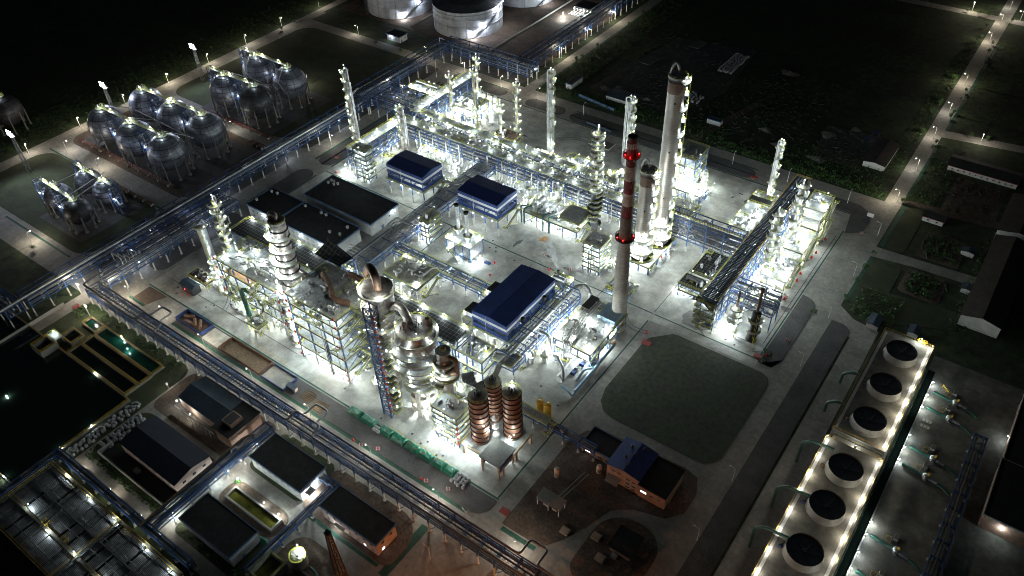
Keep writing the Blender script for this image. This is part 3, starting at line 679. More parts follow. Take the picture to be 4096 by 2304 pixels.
def building(name,label,cat,x0,y0,x1,y1,h,roof='flat',wallm='wall',roofm='bitumen',trim='bluetrim',z=.14,ridge='x',over=.6,rh=1.6,parapet=.5,group=None):
    t=thing(name,label,cat,(0,0,0),group)
    b=MB(); b.box(x0,y0,0,x1,y1,h); b.build('wall',M[wallm],t)
    r=MB()
    if roof=='flat':
        r.box(x0-over,y0-over,h,x1+over,y1+over,h+.35); r.build('roof',M[roofm],t)
        p=MB(); w=.35; zz=h+.05; X0,Y0,X1,Y1=x0-over-.03,y0-over-.03,x1+over+.03,y1+over+.03
        p.box(X0,Y0,h-.15,X1,Y0+w,h+.35+parapet); p.box(X0,Y1-w,h-.15,X1,Y1,h+.35+parapet); p.box(X0,Y0+w,h-.15,X0+w,Y1-w,h+.35+parapet); p.box(X1-w,Y0+w,h-.15,X1,Y1-w,h+.35+parapet)
        p.build('parapet',M[trim],t)
    else:
        o=over
        if ridge=='x':
            ym=(y0+y1)/2; prof=[(y0-o,h),(ym,h+rh),(y1+o,h)]
            r.add([(x,y,zz) for x in (x0-o,x1+o) for y,zz in prof]+[(x,y,zz+.22) for x in (x0-o,x1+o) for y,zz in prof],
              [(6,9,10,7),(7,10,11,8),(0,1,4,3),(1,2,5,4),(0,3,9,6),(2,8,11,5),(0,6,7,1),(1,7,8,2),(3,4,10,9),(4,5,11,10)])
            g_=MB()
            for x in (x0+.01,x1-.01): g_.add([(x,y0,h),(x,y1,h),(x,ym,h+rh)],[(0,1,2)])
            g_.build('gable',M[wallm],t)
        else:
            xm=(x0+x1)/2; prof=[(x0-o,h),(xm,h+rh),(x1+o,h)]
            r.add([(x,y,zz) for y in (y0-o,y1+o) for x,zz in prof]+[(x,y,zz+.22) for y in (y0-o,y1+o) for x,zz in prof],
              [(6,7,10,9),(7,8,11,10),(0,3,4,1),(1,4,5,2),(0,6,9,3),(2,5,11,8),(0,1,7,6),(1,2,8,7),(3,9,10,4),(4,10,11,5)])
            g_=MB()
            for y in (y0+.01,y1-.01): g_.add([(x0,y,h),(x1,y,h),(xm,y,h+rh)],[(0,1,2)])
            g_.build('gable',M[wallm],t)
        r.build('roof',M[roofm],t)
    return t
def door(t,axis,c,face,p,w=1.6,h=2.3,m='bluetrim'):
    b=MB(); y0,y1=sorted((c+.004*face,c+.09*face))
    if axis=='x': b.box(p-w/2,y0,.05,p+w/2,y1,h)
    else: b.box(y0,p-w/2,.05,y1,p+w/2,h)
    d=b.build('door',M[m],t)
    k=MB(); 
    if axis=='x': k.cbox(p+w*.35,c+.14*face,1.0,.1,.1,.3)
    else: k.cbox(c+.14*face,p+w*.35,1.0,.1,.1,.3)
    k.build('handle',M['steel'],d)
t=building('hut','small white hut with dark roof and a lamp, by the first storage tank','hut',-424.5,409.5,-411.5,418,4.6,parapet=.15)
windows(t,'x',409.5,-1,-423,-413,1.6,2); windows(t,'y',-411.5,1,413,418,1.6,1); door(t,'y',-411.5,1,411.5)
lamp(t,-420,408.2,4.2,'blue')
# ================================================================== pipe racks
def pipe_rack(label,axis,a0,a1,c,w,zl,top,bay,npipe,big=0,leg=5.0,seed=0,brace=3,rise=3.2,name='pipe_rack',pm=('pipedark','pipe'),tray=True,lampk=None,nl=0,skip=(),rails=False,cross=1):
    """axis 'x' or 'y': runs from a0 to a1, centre line c, width w; zl = pipe levels; top = frame top"""
    rnd=random.Random(seed); t=thing(name,label,'pipe rack')
    X=(lambda a,b,z:(a,b,z)) if axis=='x' else (lambda a,b,z:(b,a,z))
    n=max(1,round((a1-a0)/bay)); st=[a0+(a1-a0)*i/n for i in range(n+1)]
    f=MB()
    for i,a in enumerate(st):
        for s in (-1,1): f.beam(X(a,c+s*w/2,leg),X(a,c+s*w/2,top),.42)
        for z in list(zl)+[top]: f.beam(X(a,c-w/2,z-.3),X(a,c+w/2,z-.3),.36)
        if brace and i%brace==1 and i<n:
            for s in (-1,1):
                f.beam(X(a,c+s*w/2,.6),X(a,c+s*w/2,leg),.2)
                f.beam(X(a,c+s*w/2,.8),X(st[i]+(st[min(i+1,n)]-st[i])*.45,c+s*w/2,leg+1),.2)
    for z in sorted(set([zl[0],top]+([zl[-1]] if len(zl)>1 else []))):
        for s in (-1,1):
            f.beam(X(a0,c+s*w/2,z-.3),X(a1,c+s*w/2,z-.3),.36)
    for i in range(n):    # side trusses
        for s in (-1,1):
            m=(st[i]+st[i+1])/2; z0=zl[0]-.3; z1=(zl[1] if len(zl)>1 else top)-.3
            f.beam(X(m,c+s*w/2,z0),X(m,c+s*w/2,z1),.2)
            if i%2==0: f.beam(X(st[i],c+s*w/2,z0),X(m,c+s*w/2,z1),.18); f.beam(X(st[i+1],c+s*w/2,z0),X(m,c+s*w/2,z1),.18)
        for k in range(1,cross+1):
            a=st[i]+(st[i+1]-st[i])*k/(cross+1); f.beam(X(a,c-w/2,zl[0]-.25),X(a,c+w/2,zl[0]-.25),.16)
            if len(zl)>1: f.beam(X(a,c-w/2,zl[1]-.25),X(a,c+w/2,zl[1]-.25),.16)
    f.build('frame',M['blue'],t)
    lm=MB(); lm.cbox(0,0,0,.55,.55,leg); lm.cbox(0,0,0,1.1,1.1,.35); lm=lm.mesh('leg',M['footing'])
    for i,a in enumerate(st):
        if i in skip: continue
        for s in (-1,1): link('leg',lm,t,X(a,c+s*w/2,0))
    for li,z in enumerate(zl):
        k=npipe if li<len(zl)-1 or len(zl)==1 else max(3,npipe-2)
        for j in range(k):
            r=rnd.choice((.16,.2,.26,.34,.42)); p=c-w/2+.5+(w-1)*(j+.5)/k; b=MB()
            q0=a0-(0 if rnd.random()<.6 else rnd.uniform(0,.5)); q1=a1
            if rnd.random()<.25: q0+=rnd.uniform(0,.4)*(a1-a0)
            if rnd.random()<.2: q1-=rnd.uniform(0,.4)*(a1-a0)
            pts=[X(q0,p,z+r)]
            if rnd.random()<.3 and r>.15:
                m=rnd.uniform(.3,.7)*(q1-q0)+q0; e=1.8+rnd.random()
                pts+=[X(m,p,z+r),X(m,p,z+r+1.6),X(m+e,p,z+r+1.6),X(m+e,p,z+r)]
            pts.append(X(q1,p,z+r)); b.tube(smooth(pts,.5,2),r,6); b.build('pipe',M[pm[0] if rnd.random()<.6 else pm[1]],t)
    if tray:
        b=MB()
        for s in (-.5,.5): b.beam(X(a0,c+w/2+.6+s,top-.8),X(a1,c+w/2+.6+s,top-.8),.12,.2)
        for i in range(int((a1-a0)/1.2)): b.beam(X(a0+i*1.2,c+w/2+.1,top-.85),X(a0+i*1.2,c+w/2+1.1,top-.85),.08)
        b.build('cable_tray',M['steel'],t)
    if rails:
        
        for s_ in (-1,1): b=MB(); b.rail([X(a0,c+s_*w/2,top),X(a1,c+s_*w/2,top)]); b.build('rail',M['yellow'],t)
    for i in range(nl):
        a=a0+(a1-a0)*(i+.5)/nl; q=X(a,c+rnd.uniform(-.3,.3)*w,zl[0]-.9); lamp(t,*q,lampk or 'deck')
    return t
def bigpipe(t,pts,r,m='pipe',name='main_pipe',n=10,rr=2.0):
    b=MB(); b.tube(smooth(pts,rr,5),r,n); return b.build(name,M[m],t)
# long rack on the far side of the road (B direction), from the basins to the storage tanks
t=pipe_rack('long blue pipe rack running past the sphere tanks with a thick silver pipe on top','y',86,318,-361,9,(6.5,9),11.5,9,6,seed=1,lampk='blue',nl=5)
bigpipe(t,[(-357.5,70,11.9),(-357.5,86,12.2),(-357.5,300,12.2),(-360,306,12.2),(-363,312,15),(-366,320,15)],.65)
bigpipe(t,[(-359.5,86,12),(-359.5,230,12)],.4,'pipedark')
pipe_rack('open blue double rack from the long rack up to the storage tank corner','y',318,412,-368,11,(7,10),13,9,6,seed=2,rise=4)
pipe_rack('blue rack crossing in front of the lettered storage tank','x',-368,-292,413.5,11,(7,10),13,8.5,6,seed=3)
pipe_rack('blue rack along the tank road with white legs and street lamps beneath','y',419,640,-302,10,(7,10),13,9,6,seed=4)
pipe_rack('short dark rack turning off the long rack beside the dark basins','x',-420,-357,79,8,(6.5,9),11.5,9,5,seed=5)
# second rack and low corner rack
t=pipe_rack('blue rack with thick dark pipes along the tall slim column, turning at the road corner','y',116,196,-341,7,(6.5,9),11,8,5,seed=6,lampk='blue',nl=2)
bigpipe(t,[(-339,196,11.4),(-339,112.3,11.4),(-330,112.3,11.4)],.42,'pipedark')
bigpipe(t,[(-343.6,196,11.4),(-343.6,107.2,11.4),(-330,107.2,11.4)],.5,'pipedark')
t=pipe_rack('low dark blue rack with two thick black pipes along the front road','x',-341,-64,109.6,6.4,(7,8.6),10.2,7.5,4,seed=7,leg=4.5,brace=2,tray=False,cross=3,pm=('pipedark','pipedark'))
def loopline(y,r,sgn):
    pts=[(-331,y,11)]
    for xc in (-294,-191,-84):
        w=3.6
        pts+=[(xc-w,y,11),(xc-w,y+sgn*7,11),(xc+w,y+sgn*7,11),(xc+w,y,11)]
    pts+=[(-64,y,11)]; return pts
b=MB(); b.tube(smooth(loopline(112.6,.46,1),1.6,5),.46,10); b.build('main_pipe',M['pipedark'],t)
b=MB(); b.tube(smooth([(-331,106.8,11),(-301,106.8,11),(-301,112,12),(-287,112,12),(-287,106.8,11),(-198,106.8,11),(-198,112,12),(-184,112,12),(-184,106.8,11),(-64,106.8,11)],1.6,5),.5,10); b.build('main_pipe',M['pipedark'],t)
for xa in (-330,-240,-150): 
    b=MB(); b.rail([(xa,113.4,9.5),(xa+16,113.4,9.5)]); b.build('rail',M['steel'],t)
t=pipe_rack('dense crossing of blue racks and silver risers between basins and small spheres','y',120,196,-351,6,(8,),10,9,5,seed=8,leg=4,nl=2,lampk='blue')
for i in range(6): bigpipe(t,[(-350+i*1.5,128+i*2,9),(-350+i*1.5,128+i*2,14-i%3),(-342,128+i*2,14-i%3),(-342,128+i*2,9)],.3,'pipe','riser',8,.8)
# rack branching to the main plant in the background corner
pipe_rack('tangle of blue rack frames behind the tall slim twin column','x',-356,-318,330,22,(8,12),15,7.5,9,seed=9,nl=2,lampk='blue')
# ================================================================== helper: steel process structure
def kit():
    K=[]
    b=MB(); b.tube([(-1.6,0,1.1),(-1.4,0,1.1),(1.4,0,1.1),(1.6,0,1.1)],[.3,.62,.62,.3],12); b.cbox(-.9,0,0,.25,1,.7); b.cbox(.9,0,0,.25,1,.7); b.tube([(0,0,1.6),(0,0,2.5)],.14,6); K.append(('drum',b.mesh('drum',M['pipe'])))
    b=MB(); b.lathe([(.5,0),(.5,.4),(.65,.5),(.65,2.3),(.3,2.7),(.01,2.75)],12); b.tube(smooth([(0,0,2.6),(0,0,3.2),(.9,0,3.2),(.9,0,.2)],.4,3),.12,6); K.append(('pot',b.mesh('pot',M['white'])))
    for r in (.14,.22,.3):
        b=MB(); b.tube(smooth([(-1.8,0,0),(-1.8,0,1.7),(.2,0,1.7),(.2,1.4,1.7),(1.6,1.4,1.7),(1.6,1.4,0)],.5,3),r,7); K.append(('pipe_loop',b.mesh('pipe_loop',M['pipe' if r>.2 else 'steel'])))
    b=MB()
    for i in range(4): b.tube([(-2.6,i*.45-.7,.5+.02*i),(2.6,i*.45-.7,.5+.02*i)],.13,6); b.tube([(-1.5+i,i*.45-.7,.5),(-1.5+i,i*.45-.7,1.3)],.1,6); b.lathe([(.01,1.3),(.28,1.3),(.28,1.36),(.01,1.36)],8,-1.5+i,i*.45-.7)
    K.append(('valve_manifold',b.mesh('valve_manifold',M['steel'])))
    b=MB(); b.cbox(0,0,0,1.3,.7,1.7); b.cbox(0,-.38,.9,.9,.06,.6); K.append(('cabinet',b.mesh('cabinet',M['frp'])))
    b=MB(); b.tube([(0,0,0),(0,0,1.2)],.2,8); b.tube([(-.6,0,.7),(.6,0,.7)],.24,8); b.lathe([(.01,1.5),(.4,1.5),(.4,1.58),(.01,1.58)],10); b.tube([(0,0,1.2),(0,0,1.5)],.07,6); K.append(('valve',b.mesh('valve',M['pipedark'])))
    b=MB(); b.rail([(-1.5,-.8,0),(1.5,-.8,0),(1.5,.8,0),(-1.5,.8,0)],True,toe=0,step=1.5); b.cbox(0,0,0,3,1.6,.1); b.m=1; b.tube([(-.9,0,.6),(.9,0,.6)],.4,8); K.append(('skid',b.mesh('skid',[M['yellow'],M['pipedark']])))
    return K
KIT=kit()
def clutter(t,x0,y0,x1,y1,z,n,seed,kinds=None):
    rnd=random.Random(seed)
    for i in range(n):
        nm,me=KIT[rnd.randrange(len(KIT))] if kinds is None else KIT[rnd.choice(kinds)]
        o=link(nm,me,t,(rnd.uniform(x0+1.5,x1-1.5) if x1-x0>3 else (x0+x1)/2,rnd.uniform(y0+1.5,y1-1.5) if y1-y0>3 else (y0+y1)/2,z),rz=R(90*rnd.randrange(4))); s=rnd.uniform(.7,1.25); o.scale=(s,s,s)
def floor_(t,x0,y0,x1,y1,z,m='deck',rail=True,sides='nsew',name='deck'):
    b=MB(); b.box(x0,y0,z-.3,x1,y1,z)
    if rail:
        b.m=1
        if 's' in sides: b.rail([(x0,y0,z),(x1,y0,z)])
        if 'n' in sides: b.rail([(x0,y1,z),(x1,y1,z)])
        if 'w' in sides: b.rail([(x0,y0,z),(x0,y1,z)])
        if 'e' in sides: b.rail([(x1,y0,z),(x1,y1,z)])
    return b.build(name,[M[m],M['yellow']],t)
def structure(name,label,x0,y0,x1,y1,levels,nx,ny,col='blue',leg=0,deckm='deck',brace=True,lamps=3,lk='deck',cat='steel structure',post=.5,rail=True,yl=None,under=.9,clut=.05):
    t=thing(name,label,cat)
    xs=[x0+.4+(x1-x0-.8)*i/nx for i in range(nx+1)]; ys=[y0+.4+(y1-y0-.8)*i/ny for i in range(ny+1)]
    f=MB(); top=levels[-1]
    for x in xs:
        for y in ys: f.beam((x,y,leg),(x,y,top-.3),post)
    for z in levels:
        for x in xs: f.beam((x,y0+.4,z-.55),(x,y1-.4,z-.55),.4,.5)
        for y in ys: f.beam((x0+.4,y,z-.55),(x1-.4,y,z-.55),.4,.5)
    if brace:
        zz=[0]+list(levels)
        for i in range(len(levels)):
            a=i%nx if nx>1 else 0
            f.beam((xs[a],ys[0],zz[i]),(xs[a+1],ys[0],zz[i+1]-.5),.22); f.beam((xs[-1],ys[0],zz[i]),(xs[-1],ys[min(1,ny)],zz[i+1]-.5),.22)
    f.build('frame',M[col],t)
    if leg:
        lm=MB().cbox(0,0,0,.8,.8,leg).mesh('leg',M['footing'])
        for x in xs:
            for y in ys: link('leg',lm,t,(x,y,0))
    for z in levels: floor_(t,x0,y0,x1,y1,z,deckm,rail)
    b=MB()
    for z in levels: b.box(x0-.05,y0-.12,z-.75,x1+.12,y0-.02,z-.02); b.box(x1+.02,y0-.02,z-.75,x1+.12,y1,z-.02)
    b.build('edge_beam',M['pipedark'],t)
    rnd=random.Random(int(x0*7+y0))
    for li,z in enumerate([0]+list(levels)):
        k=int(min(34,(x1-x0)*(y1-y0)*clut))
        mid=z not in(0,levels[-1])
        if mid: k=k//3
        if k: clutter(t,x0,y0+(4.5 if mid and y1-y0>12 else 0),x1,min(y1,y0+14) if mid else y1,z+.01 if z else .06,k,int(x0*13+y0*3+li))
    for i in range(min(6,int((x1-x0)*.3)) if top>9 else 0):
        x=rnd.uniform(x0,x1); b=MB(); z1=rnd.uniform(.5,1)*top; b.tube([(x,y0-.5,.2),(x,y0-.5,z1),(x,y0+2,z1)],rnd.choice((.12,.18,.26)),6); b.build('riser',M['pipe' if i%3 else 'pipedark'],t)
    if lamps:
        for z in levels:
            for i in range(max(2,int((x1-x0)/7))):
                e=rnd.randrange(3); small_lamp(t,rnd.uniform(x0,x1) if e<2 else x1,(y0 if e==0 else y1) if e<2 else rnd.uniform(y0,y1),z+rnd.choice((1.5,2.4)))
    if lamps:
        for z in levels:
            for i in range(lamps):
                x=x0+(x1-x0)*(i+.5)/lamps+rnd.uniform(-.8,.8); lamp(t,x,y0+1.2+(y1-y0-2)*(rnd.random()**2)*.5,z-under,lk)
    return t
def zigzag(t,x0,y0,x1,y1,zs,name='stairs',axis='y'):
    b=MB()
    for i in range(len(zs)-1):
        za,zb=zs[i],zs[i+1]; s=i%2
        p=(( x0+x1)/2+(.7 if s else -.7),y0 if s else y1,za); q=(p[0],y1 if s else y0,zb)
        if axis=='x': p=(x0 if s else x1,(y0+y1)/2+(.7 if s else -.7),za); q=(x1 if s else x0,p[1],zb)
        b.m=0; b.beam(p,q,1.1,.28); b.m=1
        for k in (-.6,.6):
            d=(k,0,1) if axis=='y' else (0,k,1); b.beam(V(p)+V(d),V(q)+V(d),.09)
        b.m=0; b.cbox(q[0],q[1],zb-.2,2.4 if axis=='y' else 1.6,1.6 if axis=='y' else 2.4,.2); b.m=1
        e=1.2
        b.rail([(q[0]-e,q[1]-e*.7,zb),(q[0]+e,q[1]-e*.7,zb),(q[0]+e,q[1]+e*.7,zb)])
    return b.build(name,[M['deck'],M['yellow']],t)
def fireboxes(t,x,y,zs,dx=0):
    me=MB().cbox(0,0,0,.7,.4,1.3).mesh('fire_box',M['hydrant'])
    for z in zs: link('fire_box',me,t,(x,y,z)); 
# ------------------------------------------------------------------ reactor framework
ZF=[7.5,14.5,21.6,27.3,33,38]
t=structure('reactor_framework','six storey blue steel framework with yellow railed decks beside the lattice elevator tower',-229,141.5,-199,166,ZF,3,2,leg=6.5,deckm='decklight',lamps=10,lk='deck',cat='steel framework')
zigzag(t,-197.5,143,-192,160,[0]+ZF); fireboxes(t,-199.6,141,[z+.1 for z in ZF]+[1.5,4.5]); fireboxes(t,-229.4,141.2,[z for z in ZF]+[1.2])
for z in ZF: floor_(t,-198.9,150,-191,166,z,'deck',True,'se','landing')
for i in range(7): lamp(t,-194+(i%2)*2.5,143+2.2*i,5+5*i,'deck')
for i in range(5): lamp(t,-226+6*i,144,5.4,'plant')
b=MB(); b.tube(smooth([(-221,157,38.2),(-221,157,42),(-213,153,42),(-206,148,41),(-200,151,40)],2.5,5),1.35,12); b.build('duct',M['rust'],t)
b=MB(); b.tube(smooth([(-212,163.5,38.2),(-212,163.5,41.5),(-203,163.5,41.5)],1.8,5),1.3,12); b.build('duct',M['rust'],t)
for x,y in ((-205,155),(-200,159),(-198,161)):
    b=MB(); b.cyl(x,y,38,.8,3.2,12); b.cyl(x,y,41.2,1.1,.5,12,.9); b.lattice(x,y,38,40.5,2.6,2.6,.14,.1,1.3); b.build('vent_drum',M['pipe'],t)
floor_(t,-209,151,-196,164,38.6,'decklight',True,'swe','upper_deck')
def balconies(t,x0,x1,y,zs,n,seed):
    rnd=random.Random(seed)
    for i in range(n):
        x=rnd.uniform(x0+2,x1-4); z=rnd.choice(zs)-rnd.choice((0,1.6,2.6)); w=rnd.uniform(2.5,6); d=rnd.uniform(1.5,3.2)
        floor_(t,x,y-d,x+w,y-.15,z,rnd.choice(('deck','decklight')),True,'swe','balcony'); small_lamp(t,x+w*.5,y-d+.3,z+2)
        b=MB(); b.beam((x+.3,y-d+.3,z-.3),(x+.3,y-.2,z-2.2),.16); b.beam((x+w-.3,y-d+.3,z-.3),(x+w-.3,y-.2,z-2.2),.16)
        b.tube(smooth([(x+w*.4,y-1,z),(x+w*.4,y-1,z+1.6),(x+w*.4,y+2,z+1.6)],.5,3),.2,6); b.build('bracket',M['pipe'],t)
balconies(t,-229,-199,141.5,ZF[1:],8,3)
# blue hopper frame with slanted dark roof
t=thing('hoist_frame','blue braced hoist frame with a slanting black mesh roof beside the banded tower','steel frame',(0,0,0))
b=MB()
for z0,z1 in((27,32.5),(32.5,38)): b.lattice(-225,170.5,z0,z1,10,7,.45,.25,5.5)
b.build('frame',M['blue'],t)
b=MB(); b.add([(-238,167,38),(-223,167,37.5),(-222,175,37.5),(-236,175,42)],[(0,1,2,3)]); b.add([(-238,167,37.8),(-236,175,37.8),(-236,175,42),(-238,167,38)],[(0,1,2,3)])
b.rail([(-238,167,38),(-236,175,42)]); b.build('canopy',M['mesh'],t); lamp(t,-226,169,36.5,'plant'); lamp(t,-229,167,30,'plant')
# left structure (shorter)
ZL=[8,15,21.3,27]
t=structure('exchanger_framework','four storey blue framework with silver pipework on top, near the white disced slim column',-286,146.5,-243,166,ZL,4,2,leg=6,deckm='decklight',lamps=12,lk='deck',cat='steel framework')
fireboxes(t,-286.4,146,[z+.1 for z in ZL]); fireboxes(t,-243,146,[z+.1 for z in ZL]); zigzag(t,-242,147,-239,160,[0]+ZL)
for i in range(5): lamp(t,-282+9*i,149,5.2,'big')
rnd=random.Random(4)
for i in range(12):
    x=-284+rnd.random()*26; y=149+rnd.random()*12; r=rnd.uniform(.18,.34)
    bigpipe(t,[(x,y,27.3),(x,y,28.8),(x+3,y,28.8),(x+3,y+3,28.8),(x+6,y+3,28.8),(x+6,y+3,27.3)],r,'pipe','pipe',7,.8)
for i in range(4): bigpipe(t,[(-262,150+i*3.4,28.4),(-245,150+i*3.4,28.4),(-243,151+i*3.4,27)],.42,'pipe','pipe',8,1)
for i in range(9): lamp(t,-283+4.6*i,150+(i*5)%13,29.2,'plant')
b=MB(); b.box(-282,146.6,21.35,-262,150,21.5); b.build('orange_floor',mat('orange_brown_floor',(.42,.22,.10),.7,var=.35,scale=.5),t)
for k,x in enumerate((-270,-268)):
    bigpipe(t,[(x,144.6-k*.3,.3),(x,144.6-k*.3,17+k*2),(x+5,146.4,17+k*2),(x+8,149,17+k*2)],.75,'teal','riser',10,1.6)
balconies(t,-286,-244,146.5,ZL,14,5)
for xz in (-277,-258): zigzag(t,xz,143.2,xz+2.5,146.2,[0]+ZL,axis='x')
# air cooler bank behind both
t=thing('air_cooler_bank','long black meshed air cooler deck with white grid lines behind the reactor frameworks','air cooler')
for i in range(9):
    x0=-298+i*15.4; b=MB(); b.box(x0,164.5,25.6,x0+15.3,176,26.9) if i in (0,1,2) else b.box(x0,167,25.6,x0+15.3,175.5,26.9); b.build('fan_bay',M['mesh'],t)
b=MB()
for i in range(19):
    x=-297.5+i*7.8
    for y in (165.2,175.3): b.beam((x,y,0),(x,y,25.5),.4)
    b.beam((x,165.2,25.3),(x,175.3,25.3),.35)
for y in (165.2,175.3): b.beam((-298,y,24.9),(-160,y,24.9),.35)
for i in range(28): b.beam((-297+i*.9*2,163.4,25.5),(-297+i*1.8+.9,164.2,28.5),.16)
b.build('frame',M['blue'],t)
b=MB(); b.box(-298,176.1,26,-158,177.6,26.25); b.m=1; b.rail([(-298,177.6,26.25),(-158,177.6,26.25)]); b.rail([(-299,164,26.25),(-299,177.6,26.25)]); b.build('catwalk',[M['deck'],M['yellow']],t)
for i in range(13): lamp(t,-296+11.2*i,177,28.2,'plant')
for i in range(12): lamp(t,-292+11.5*i,170,14+3*(i%3),'plant')
# ------------------------------------------------------------------ vessels
def ringplat(t,x,y,z,r0,r1,a0,a1,n=16,band=True,name='platform',m='decklight',kick=.5):
    b=MB(); full=abs(a1-a0)>=2*pi-.01
    A=[a0+(a1-a0)*i/n for i in range(n+1)]
    for i in range(n):
        c,s,c2,s2=cos(A[i]),sin(A[i]),cos(A[i+1]),sin(A[i+1])
        b.add([(x+r0*c,y+r0*s,z),(x+r1*c,y+r1*s,z),(x+r1*c2,y+r1*s2,z),(x+r0*c2,y+r0*s2,z)],[(0,1,2,3)])
        b.add([(x+r0*c,y+r0*s,z-.25),(x+r1*c,y+r1*s,z-.25),(x+r1*c2,y+r1*s2,z-.25),(x+r0*c2,y+r0*s2,z-.25)],[(3,2,1,0)])
        b.add([(x+r1*c,y+r1*s,z-.25),(x+r1*c2,y+r1*s2,z-.25),(x+r1*c2,y+r1*s2,z+kick),(x+r1*c,y+r1*s,z+kick)],[(0,1,2,3)])
    b.m=1; k=max(4,int((a1-a0)*r1/1.6)); P=[(x+r1*cos(a0+(a1-a0)*i/k),y+r1*sin(a0+(a1-a0)*i/k),z) for i in range(k+(0 if full else 1))]
    b.rail(P,full,step=9,toe=0)
    return b.build(name,[M[m],M['yellow']],t)
# banded tower (fractionator)
X0,Y0=-237,152
t=thing('banded_tower','stout steel tower ringed with dark bands and platforms, curved pipe on its crown','process tower')
b=MB(); b.lathe([(4.2,0),(4.2,26),(5.4,27),(5.4,31),(4.1,33),(4.0,50),(3.5,52),(3.4,64),(2.4,66.2),(.01,66.8)],32,X0,Y0); b.build('shell',M['refr'],t)
for i,z in enumerate((33.5,37,40.5,44,47.5,51.5,55,58.5,62)):
    b=MB(); r=4.25 if z<51 else 3.6; b.lathe([(r-.3,-.2),(r+.28,-.2),(r+.28,.2),(r-.3,.2)],28,X0,Y0,z); b.build('stiffener_band',M['black'],t)
for z,r0,r1,a in ((66,.5,3.6,0),(59,3.4,6.2,2.2),(52.3,3.4,6.0,2.4),(46,4,6.6,2.2),(39,4,6.6,2.5),(31.2,5,7.6,1.6),(27.2,5,7.8,2.0)):
    ringplat(t,X0,Y0,z,r0,r1,a+.6,a+ (2*pi if a==0 else 3.6)+.6)
    for k in range(3): 
        if a: lamp(t,X0+r1*cos(a+1+k*1.1),Y0+r1*sin(a+1+k*1.1)-.0,z+2.0,'plant' if k!=1 else 'big')
b=MB(); b.tube(smooth([(X0,Y0,66),(X0,Y0,69.5),(X0-2.6,Y0-.5,69.5),(X0-3,Y0-1,63)],2,6),1.05,12); b.build('overhead_pipe',M['refr'],t)
b=MB(); b.tube(smooth([(X0-6.2,Y0-3,33),(X0-6.2,Y0-3,29),(X0-4,Y0-4,28),(X0,Y0-5,27)],2,5),1.0,10); b.build('side_pipe',M['pipe'],t)
b=MB(); b.tube(smooth([(X0+4.3,Y0+1,24),(X0+8,Y0+3,24),(X0+8,Y0+3,38),(X0+4,Y0+2,40)],2,5),.8,10); b.build('side_pipe',M['refr'],t)
b=MB(); b.beam((X0-1.2,Y0-3.9,27),(X0-1.2,Y0-3.6,66),.14); b.beam((X0-.5,Y0-3.9,27),(X0-.5,Y0-3.6,66),.14)
for i in range(40): b.beam((X0-1.2,Y0-3.8,27+i),(X0-.5,Y0-3.8,27+i),.08)
b.build('ladder',M['black'],t)
# vessel chain left of it: bright white lower neck of framework edge
t=thing('bubble_column','chain of bright white bulbous drums stacked down the corner beside the six storey framework','process column')
for i in range(8):
    b=MB(); z=3+i*3.9; b.lathe([(.01,-1.9),(1.2,-1.7),(1.75,-.6),(1.75,.6),(1.2,1.7),(.01,1.9)],14,-233.5,143.5,z); b.build('drum',M['white'],t)
    lamp(t,-231.5,141.6,z+1.2,'deck')
    if i%2==0: ringplat(t,-233.5,143.5,z+1.7,1.2,2.6,3,3+4.2,10)
# disengager
X0,Y0=-182.5,152
t=thing('disengager_vessel','high vessel with flat plated top and a rusty arched duct, behind the lattice elevator tower','reactor vessel')
b=MB(); b.lathe([(3.5,0),(3.5,30),(5.2,36),(5.4,46),(6.1,47),(6.1,54.5),(6.3,56),(6.3,57),(.01,57.3)],36,X0,Y0); b.build('shell',M['refr'],t)
ringplat(t,X0,Y0,55.8,6.1,7.6,2.2,2.2+4.3,24); ringplat(t,X0,Y0,47,6,7.6,2.6,2.6+4,20); ringplat(t,X0,Y0,38,5,7,2.6,2.6+4,20)
b=MB(); b.tube(smooth([(X0+1.4,Y0-.6,57),(X0+.6,Y0,61.5),(X0-2.5,Y0+1.6,63.5),(X0-6.0,Y0+3,62.5),(X0-8.5,Y0+4,58),(X0-8.8,Y0+4,52)],2.4,6),1.7,14); b.build('arched_duct',M['rust'],t)
b=MB(); b.tube(smooth([(X0+6,Y0+.5,49),(X0+8.5,Y0+.8,51),(X0+11,Y0+.9,51),(X0+14.5,Y0-.2,49.5),(X0+17.5,Y0-1.2,43),(X0+18,Y0-1.3,42)],2.5,6),1.75,14); b.build('crossover_duct',M['refr'],t)
b=MB()
for q in (0,.4): b.lathe([(1.75,0),(2.15,0),(2.15,.3),(1.75,.3)],16,X0+10.5,Y0+.9,49+q)
b.build('expansion_joint',M['black'],t)
for a,z in ((3.6,57.5),(4.6,50),(5.2,42),(4.2,36),(3.4,49.5),(5.6,57.6)): lamp(t,X0+8*cos(a),Y0+8*sin(a),z+1,'big')
# regenerator
X0,Y0=-163.3,150.5
t=thing('regenerator_vessel','biggest bulging reactor vessel with broad flat top deck standing on concrete legs','reactor vessel')
b=MB(); b.lathe([(1.5,13),(5.2,17.5),(5.5,18),(5.5,29),(6.0,30),(6.0,36),(8.2,39),(8.2,43.4),(7.2,46.0),(7.4,46.2),(7.4,46.9),(.01,47.1)],44,X0,Y0); b.build('shell',M['refr'],t)
lm=MB(); lm.box(-.95,-.8,0,.95,.8,15.5); lm=lm.mesh('leg',M['orangeconc'] if 0 else M['footing'])
for i in range(8): a=2*pi*i/8+.25; link('leg',lm,t,(X0+5.0*cos(a),Y0+5.0*sin(a),0),rz=a+pi/2)
b=MB()
for z in (5.5,11,15.4): b.lathe([(4.2,-.5),(5.9,-.5),(5.9,.1),(4.2,.1)],24,X0,Y0,z)
b.build('ring_beam',M['footing'],t)
